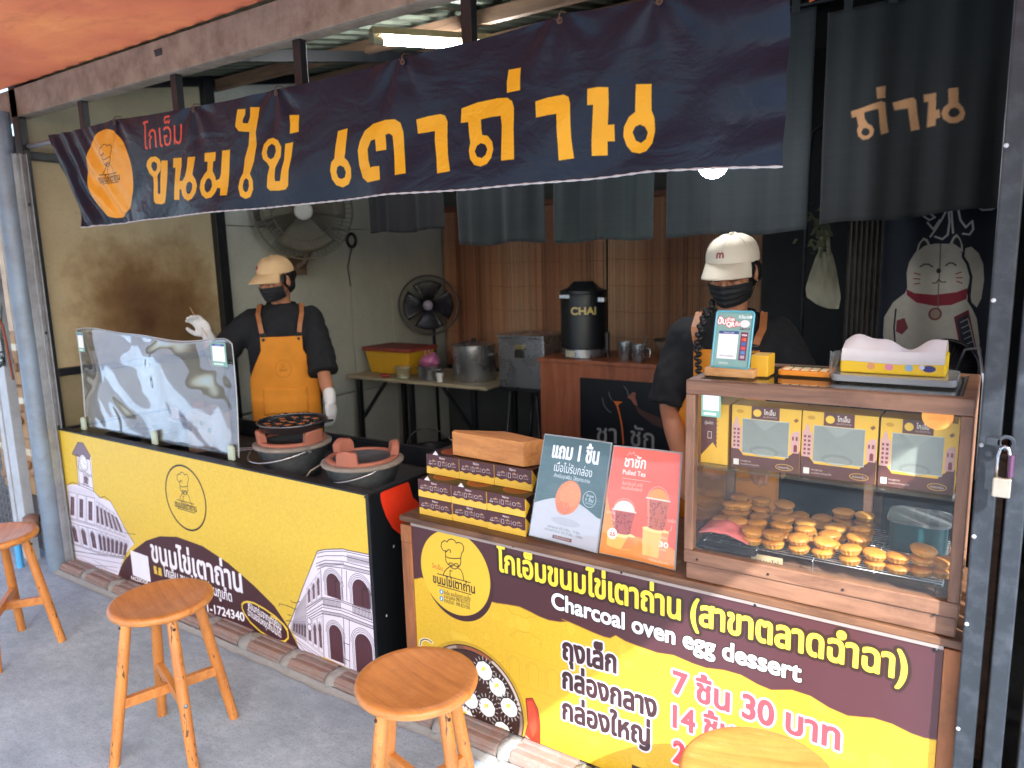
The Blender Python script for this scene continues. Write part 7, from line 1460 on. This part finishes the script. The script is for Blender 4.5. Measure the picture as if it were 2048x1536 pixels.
M_maskb = pm('mask_black', '0f1114', .7, .1, 20); M_cap1 = pm('cap_sand', 'd3b183', .85, .1, 12, bump=.2); M_cap2 = pm('cap_cream', 'cfc6b2', .85, .1, 12, bump=.25)
M_tan = pm('tan_leather', 'a2683c', .5, .15, 25, dirt='6d4022', dirt_amt=.3); M_glove = pm('white_glove', 'd9d9d6', .9, .08, 40, bump=.5, bscale=220); M_trs = pm('trousers', '23262c', .9, .2, 10); M_shoe = pm('shoe', '2c2b2b', .5, .2, 20)
def hand(mb, wrist, direction, palm_n, side, curl=.5, scale=1.0, fat=1.0):
    """palm with five separate bent fingers; direction wrist->knuckles, palm_n points out of the palm, side +1/-1 puts the thumb"""
    w = Vector(wrist); d = Vector(direction).normalized(); n = Vector(palm_n); n = (n - d*n.dot(d)).normalized(); s = d.cross(n)*side; k = scale
    M = Matrix((s, d, n)).transposed()
    mb.ell(w + d*.045*k, (.038*k*fat, .050*k, .015*k*fat), 16, 10, M); mb.ell(w + d*.012*k, (.026*k*fat, .03*k, .018*k*fat), 14, 8, M)
    for i, (off, L) in enumerate(((.028, .062), (.0095, .072), (-.0095, .067), (-.027, .052))):
        p0 = w + d*.075*k + s*off*k; a1, a2, a3 = curl*.5, curl*1.3, curl*1.9
        p1 = p0 + (d*math.cos(a1) + n*math.sin(a1))*L*.45*k; p2 = p1 + (d*math.cos(a2) + n*math.sin(a2))*L*.32*k; p3 = p2 + (d*math.cos(a3) + n*math.sin(a3))*L*.24*k
        chain(mb, [p0 - d*.015*k, p0, p1, p2, p3], [r*k*fat for r in (.009, .0092, .0085, .0078, .0068)], 10)
    t0 = w + d*.020*k + s*.026*k; t1 = t0 + (d*.6 + s*.7 + n*.3).normalized()*.034*k; t2 = t1 + (d*.85 + s*.3 + n*.45).normalized()*.028*k; t3 = t2 + (d*.9 + n*.45).normalized()*.020*k
    chain(mb, [t0, t1, t2, t3], [r*k*fat for r in (.0125, .0105, .0092, .0075)], 10)
def person(lab, loc, rz, headM, arms, hcfg, apron_print, cap, glove, armr=1.0):
    t = thing('person', lab, 'person', loc, rz)
    L2 = (Matrix.Translation(loc) @ Matrix.Rotation(rz, 4, 'Z')).inverted()
    loc_ = lambda p: L2 @ Vector(p)
    H = headM
    body = MB()
    hd = MB(); hd.ell((0, .012, .032), (.073, .092, .088), 28, 18); hd.ell((0, -.018, -.035), (.060, .070, .075), 24, 16); hd.ell((0, -.045, -.085), (.032, .032, .024), 16, 10); hd.ell((0, -.074, .016), (.050, .016, .013), 16, 8)
    hd.ell((0, -.094, -.022), (.0125, .017, .013), 12, 8); hd.tube([(0, -.082, .012), (0, -.098, -.018)], [.008, .011], 10); 
    for s in (-1, 1): hd.ell((s*.036, -.068, -.025), (.022, .020, .022), 14, 8); hd.ell((s*.030, -.078, .000), (.0135, .010, .009), 12, 8); hd.ell((s*.076, .012, -.005), (.009, .018, .030), 12, 10)
    hd.ell((0, -.088, -.055), (.022, .010, .006), 12, 6); hd.ell((0, -.086, -.066), (.019, .010, .006), 12, 6)
    hd.xf(H); body.v += [] ; body.add(hd.v, hd.f)
    nb = H @ Vector((0, .02, -.05)); chain(body, [(0, .012, 1.36), (0, .008, 1.42), tuple(nb)], [.058, .052, .050])
    loft(body, [(.90, .14, .10, 0), (1.0, .13, .095, 0), (1.1, .145, .10, 0), (1.25, .165, .105, 0), (1.34, .16, .09, 0.005), (1.39, .09, .065, .01)])
    sh = []
    for s, (el, wr, hn, pn) in zip((-1, 1), arms):
        S = Vector((s*.165, .0, 1.335)); E = loc_(el); Wp = loc_(wr); hd_ = (loc_(hn) - Wp)
        chain(body, [S, S.lerp(E, .5), E, E.lerp(Wp, .45), Wp], [.050*armr, .043*armr, .036*armr, .036*armr, .0245*armr]); sh.append((S, E, Wp))
        nrm = (L2.to_3x3() @ Vector(pn)); None if glove else hand(body, Wp, hd_, nrm, s, hcfg.get('curl', .5))
    for s in (-1, 1): chain(body, [(s*.085, 0, .90), (s*.095, -.01, .48), (s*.10, .01, .09)], [.085, .058, .042]); body.ell((s*.10, -.05, .045), (.042, .11, .045), 16, 10)
    obj('body', remesh(body, .0055, 3), M_skin, t, smooth=True, local=True, fixn=False)
    # shirt
    shb = MB(); loft(shb, [(.86, .190, .135, 0), (.95, .188, .130, 0), (1.08, .190, .128, 0), (1.2, .200, .130, 0), (1.29, .203, .122, .002), (1.345, .185, .105, .008), (1.385, .12, .082, .012), (1.405, .078, .070, .012)])
    for s, (S, E, Wp) in zip((-1, 1), sh):
        e2 = S.lerp(E, .98); sm_ = S.lerp(E, .5); chain(shb, [S + Vector((-s*.01, 0, -.015)), sm_], [.070, .074]); shb.tube([sm_.lerp(e2, q/6) for q in range(7)], [.074 + .008*q/6 for q in range(7)], 20)
    fold = lambda co: .010*(.35-abs(mnoise.noise(Vector((co.x*7+co.z*4, co.y*7, co.z*6))))) + .008*(.3-abs(mnoise.noise(Vector((co.x*16, co.y*16+co.z*7, co.z*8+co.x*9))))) + .004*mnoise.noise(co*30)
    shm = remesh(shb, .008, 5, fold)
    shirt_o = obj('tshirt', shm, M_shirt, t, smooth=True, local=True, fixn=False)
    obj('collar', MB().tube([(.074*math.cos(a), .010 + .070*math.sin(a), 1.408 - .020*(1 if math.sin(a) < 0 else 0)*abs(math.sin(a))) for a in np.linspace(0, 2*PI, 36)[:-1]], .0075, 8, closed=True), M_shirt, shirt_o, smooth=True, local=True)
    tr2 = MB(); loft(tr2, [(.80, .155, .12, 0), (.95, .150, .115, 0)])
    for s in (-1, 1): chain(tr2, [(s*.085, 0, .88), (s*.098, -.01, .48), (s*.105, .01, .10)], [.105, .085, .068])
    obj('trousers', remesh(tr2, .012, 4, fold), M_trs, t, smooth=True, local=True, fixn=False)
    for s in (-1, 1): obj('shoe', MB().ell((s*.105, -.045, .05), (.052, .135, .05), 20, 12), M_shoe, t, smooth=True, local=True)
    # apron
    def ry(z): return .128 if z < 1.15 else .128 - .0*(z-1.15)
    def ap(u, v):
        z = .50 + v*(hcfg.get('bib', 1.235)-.50); wd = .185 if z < 1.0 else .185 - .075*min(1, (z-1.0)/.16)**1.1*1.0; xx = (u-.5)*2*wd
        a = min(.98, abs(xx)/.225); y = -(.146)*(1-a**2.4)**.42 - .004*math.sin(z*30+u*6)*.6 - .006*mnoise.noise(Vector((u*4, z*7, 1.0+rz))) - (.02*(1-v) if z < .9 else 0)
        return (xx, y - .006, z)
    mb = MB().sheet(ap, 40, 60, .003); me = mb.mesh('apron'); ul = me.uv_layers.new(name='uv'); N = 41*61
    for l in me.loops: k = l.vertex_index % N; ul.data[l.index].uv = ((k % 41)/40, (k//41)/60)
    apr = obj('apron', me, apron_print, t, smooth=True, local=True, fixn=False)
    pkm = MB().sheet(lambda u, v: Vector(ap(.18+.64*u, .42+.20*v)) - Vector((0, .004, 0)), 20, 8, .003); me = pkm.mesh('pocket'); ul = me.uv_layers.new(name='uv')
    for l in me.loops: ul.data[l.index].uv = (.05, .05)
    obj('pocket', me, apron_print, apr, smooth=True, local=True, fixn=False)
    for s in (-1, 1):
        p = [Vector(ap(.5+s*.42, .985)) + Vector((0, -.006, 0)), Vector((s*.098, -.146, hcfg.get('bib', 1.235)+.02)), Vector((s*.105, -.135, hcfg.get('bib', 1.235)*.45+.75)), Vector((s*.115, -.100, 1.355)), Vector((s*.112, -.03, 1.402)), Vector((s*.10, .05, 1.39)), Vector((s*.08, .12, 1.30))]
        sm = MB(); 
        for a, b in zip(p[1:-1], p[2:]): sm.bar(a, b + (b-a)*.06, .024, .005, up=(0, -1, .35))
        stp = obj('strap', sm, M_tan, t, local=True, bevel=.001)
        obj('buckle', MB().tube([p[0] + Vector((x, -.001, z)) for x, z in ((-.014, .012), (.014, .012), (.014, .026), (-.014, .026))], .0022, 6, closed=True), M_ss, stp, local=True)
        obj('eyelet', MB().ell(p[0] + Vector((0, -.001, -.004)), (.008, .003, .008), 12, 6), M_black, apr, local=True)
    # mask
    def mk_(u, v):
        a = (u-.5)*2*R(78); zz = -.098 + v*.085; rx = .071 + .005*v; ry_ = .096 + .012*math.exp(-(a/.35)**2)*(1 if v > .5 else .8); y = -.012 - ry_*math.cos(a); x = rx*1.05*math.sin(a)
        y += .0022*math.sin(v*PI*8)*math.cos(a) + (.020*(1-v)**2.2); return (x*(1-.16*(1-v)**2), y, zz + .012*(u-.5)**2*4*(1 if v < .5 else -.6))
    fmk = obj('face_mask', MB().sheet(mk_, 36, 24, .002).xf(H), M_maskb, t, smooth=True, local=True)
    for s in (-1, 1): obj('ear_loop', MB().tube([(s*.066, -.032, -.022), (s*.079, .0, .012), (s*.084, .022, .0), (s*.079, .02, -.028), (s*.066, -.028, -.080)], .0016, 5).xf(H), M_maskb, fmk, smooth=True, local=True)
    for s in (-1, 1):
        obj('eyelash', MB().tube([(s*.018, -.0885, -.002), (s*.030, -.0905, -.0055), (s*.043, -.083, -.001)], .0014, 5).xf(H), M_hair, t, smooth=True, local=True)
        obj('eyebrow', MB().tube([(s*.014, -.0905, .016), (s*.030, -.091, .021), (s*.048, -.080, .015)], [.0018, .0026, .0012], 6).xf(H), M_hair, t, smooth=True, local=True)
    # cap
    cm_ = cap[0]; cs = []
    def crown(u, v):
        a = u*2*PI; ph = v*PI/2; r = math.cos(ph)**.78; z = .042 + .090*math.sin(ph)**.85; return (.088*r*math.cos(a), .012 + .108*r*math.sin(a), z - .008*math.sin(a)*(1-v) + .004*mnoise.noise(Vector((math.cos(a)*3, math.sin(a)*3, v*3))) - .002*abs(math.cos(a*3))**12)
    cr = MB().sheet(crown, 48, 16, 0); capo = obj('cap', cr.xf(H), cm_, t, smooth=True, local=True)
    for k in range(6): obj('cap_seam', MB().tube([Vector(crown((k/6+1/12) % 1, v))*1.004 for v in np.linspace(0, 1, 12)], .0013, 4).xf(H), cm_, capo, smooth=True, local=True)
    obj('cap_button', MB().ell((0, .012, .135), (.008, .008, .005), 12, 6).xf(H), cm_, capo, smooth=True, local=True)
    def brim(u, v):
        a = R(270) + (u-.5)*R(128); x0_, y0_ = .087*math.cos(a), .012 + .107*math.sin(a); ext = .084*math.cos((u-.5)*PI*.92)**.6; x = x0_*(1 + .10*v); y = y0_ - ext*v; z = .054 - .028*v**1.2 - .020*(abs(u-.5)*2)**2*(.25+v) ; return (x, y, z)
    obj('cap_brim', MB().sheet(brim, 30, 14, .0035, (0, 0, 1)).xf(H), cm_, capo, smooth=True, local=True)
    def on(u, v): return Vector(crown(u, v))*1.012
    lg = MB(); uc, vc = cap[1]; e = .012
    pts_m = [(-e, -.8*e), (-e, .5*e), (-.75*e, .95*e), (-.3*e, .95*e), (0, .5*e), (0, -.8*e)]; pts_m2 = [(0, .5*e), (.3*e, .95*e), (.75*e, .95*e), (e, .5*e), (e, -.8*e)]
    for P in (pts_m, pts_m2): lg.tube([on(uc + dx/(2*PI*.095), vc + dz*6.5) for dx, dz in P], .0022, 6)
    obj('cap_emblem', lg.xf(H), pm('emblem_red', '8c2a34', .7, .1, 20), capo, smooth=True, local=True)
    # hair
    hr = MB(); hr.ell((0, .034, .010), (.080, .083, .078), 24, 16); hr.ell((0, .055, -.035), (.066, .052, .055), 20, 12)
    for s in (-1, 1): hr.ell((s*.072, -.012, .012), (.010, .022, .030), 12, 8)
    for (c_, r_) in hcfg['hair']: hr.ell(c_, r_, 16, 10)
    obj('hair', remesh(hr, .004, 1, lambda co: .0022*mnoise.noise(co*70) + .003*mnoise.noise(co*25)).copy(), M_hair, t, smooth=True, local=True, fixn=False).data.transform(H)
    obj('ear_studs', MB().ell((-.083, .008, -.03), (.003, .003, .003), 8, 6).ell((.083, .008, -.03), (.003, .003, .003), 8, 6).xf(H), M_ss, t, local=True, kind='stuff')
    if glove:
        for s, (S, E, Wp), (el, wr, hn, pn) in zip((-1, 1), sh, arms):
            g = MB(); d = (loc_(hn) - Wp).normalized(); hand(g, Wp, loc_(hn)-Wp, L2.to_3x3() @ Vector(pn), s, hcfg.get('curl', .5), 1.04, 1.22); chain(g, [Wp - d*.045, Wp], [.034, .032])
            obj('glove', remesh(g, .0035, 2, lambda co: .0012*mnoise.noise(co*120)), M_glove, t, smooth=True, local=True, fixn=False)
    return t, L2
def apron_cv(name):
    a = Canvas(0, 0, .37, .735, 500, 'd98a1c'); a.stroke(a.ovp(.185, .56, .048, .048), .0022, 'a5641c', closed=True); logo(a, .185, .563, .042, col='8c5218', name='8c5218', small=False)
    for x in (.006, .364): a.stroke([(x, 0), (x, .735)], .0015, 'b87014')
    a.stroke([(0, .728), (.37, .728)], .0015, 'b87014'); return printed(name, a, .8, var=.14, vscale=14, dirt=.12, bump=.3, bscale=60)
M_ap = apron_cv('apron_print')
# --- baker at the stoves
def p3(t_, y): return (t_[0], y, t_[1])
bkM = Matrix.Translation((-.012, -.045, 1.535)) @ Matrix.Rotation(R(-40), 4, 'Z') @ Matrix.Rotation(R(13), 4, 'X')
arms = (((-3.60, .60, 1.10), (-3.655, .60, 1.245), (-3.70, .575, 1.33), (.2, -1, .2)),
        (p3((-3.073,1.021), .90), p3((-2.995,0.883), .86), p3((-2.958,0.759), .83), (-1, -.2, 0)))
hcf = {'curl': .75, 'hair': [((0, .105, .035), (.036, .030, .040)), ((.028, .098, .01), (.028, .026, .03)), ((-.02, .10, -.01), (.028, .026, .03)), ((.065, .04, -.03), (.018, .03, .03))]}
baker, _ = person('baker in sand cap, black mask and orange apron standing behind the stoves', (-3.345, .865, 0), R(46), bkM, arms, hcf, M_ap, (M_cap1, (.68, .28)), True)
stk = MB().tube([(-3.735, .56, 1.40), (-3.69, .575, 1.315), (-3.615, .57, 1.24)], .0022, 6)
obj('skewer', stk, pm('bamboo', 'c9a878', .6, .1, 20), label='thin wooden skewer held in the raised glove of the baker', cat='skewer', smooth=True)
# --- seller
slM = Matrix.Translation((.005, -.055, 1.545)) @ Matrix.Rotation(R(-11), 4, 'Z') @ Matrix.Rotation(R(15), 4, 'X')
arms = ((p3((-0.995,1.061), .70), p3((-0.886,0.899), .54), p3((-0.835,0.835), .47), (0, -.3, -1)),
        ((-.50, .70, 1.07), (-.56, .50, 1.00), (-.58, .44, .96), (0, 0, -1)))
braid = []; braid0 = [((-.070 + .004*math.sin(k*2), .010 - .010*k*.6, -.055 - .024*k), (.020 - .0008*k, .019 - .0007*k, .018)) for k in range(8)]
hcs = {'curl': .5, 'bib': 1.285, 'hair': braid + [((-.055, .02, -.04), (.03, .03, .035)), ((.060, .05, -.01), (.03, .04, .04))]}
seller, _ = person('seller in cream cap, black mask and orange apron looking down behind the showcase', (-.80, .80, 0), R(10), slM, arms, hcs, M_ap, (M_cap2, (.735, .22)), False)

bp3 = [(-.050, -.035, 1.455), (-.072, -.085, 1.415), (-.084, -.122, 1.375), (-.090, -.142, 1.335), (-.093, -.153, 1.295), (-.092, -.159, 1.255), (-.088, -.162, 1.22), (-.085, -.163, 1.19)]
bm_ = MB()
for k in range(22):
    f_ = k/21*(len(bp3)-1); i_ = min(int(f_), len(bp3)-2); q = Vector(bp3[i_]).lerp(Vector(bp3[i_+1]), f_-i_); w_ = .0135*(1-.35*k/21)
    bm_.ell(q + Vector(((-1)**k*w_*.45, -.002, 0)), (w_*.85, w_*.8, w_*1.05), 12, 8, Matrix.Rotation((-1)**k*.7, 3, 'Y'))
bm_.tube([Vector(bp3[-1]), Vector(bp3[-1]) + Vector((.0, -.002, -.03)), Vector(bp3[-1]) + Vector((.004, -.001, -.055))], [.011, .013, .003], 8)
obj('braid', bm_, M_hair, seller, smooth=True, local=True)
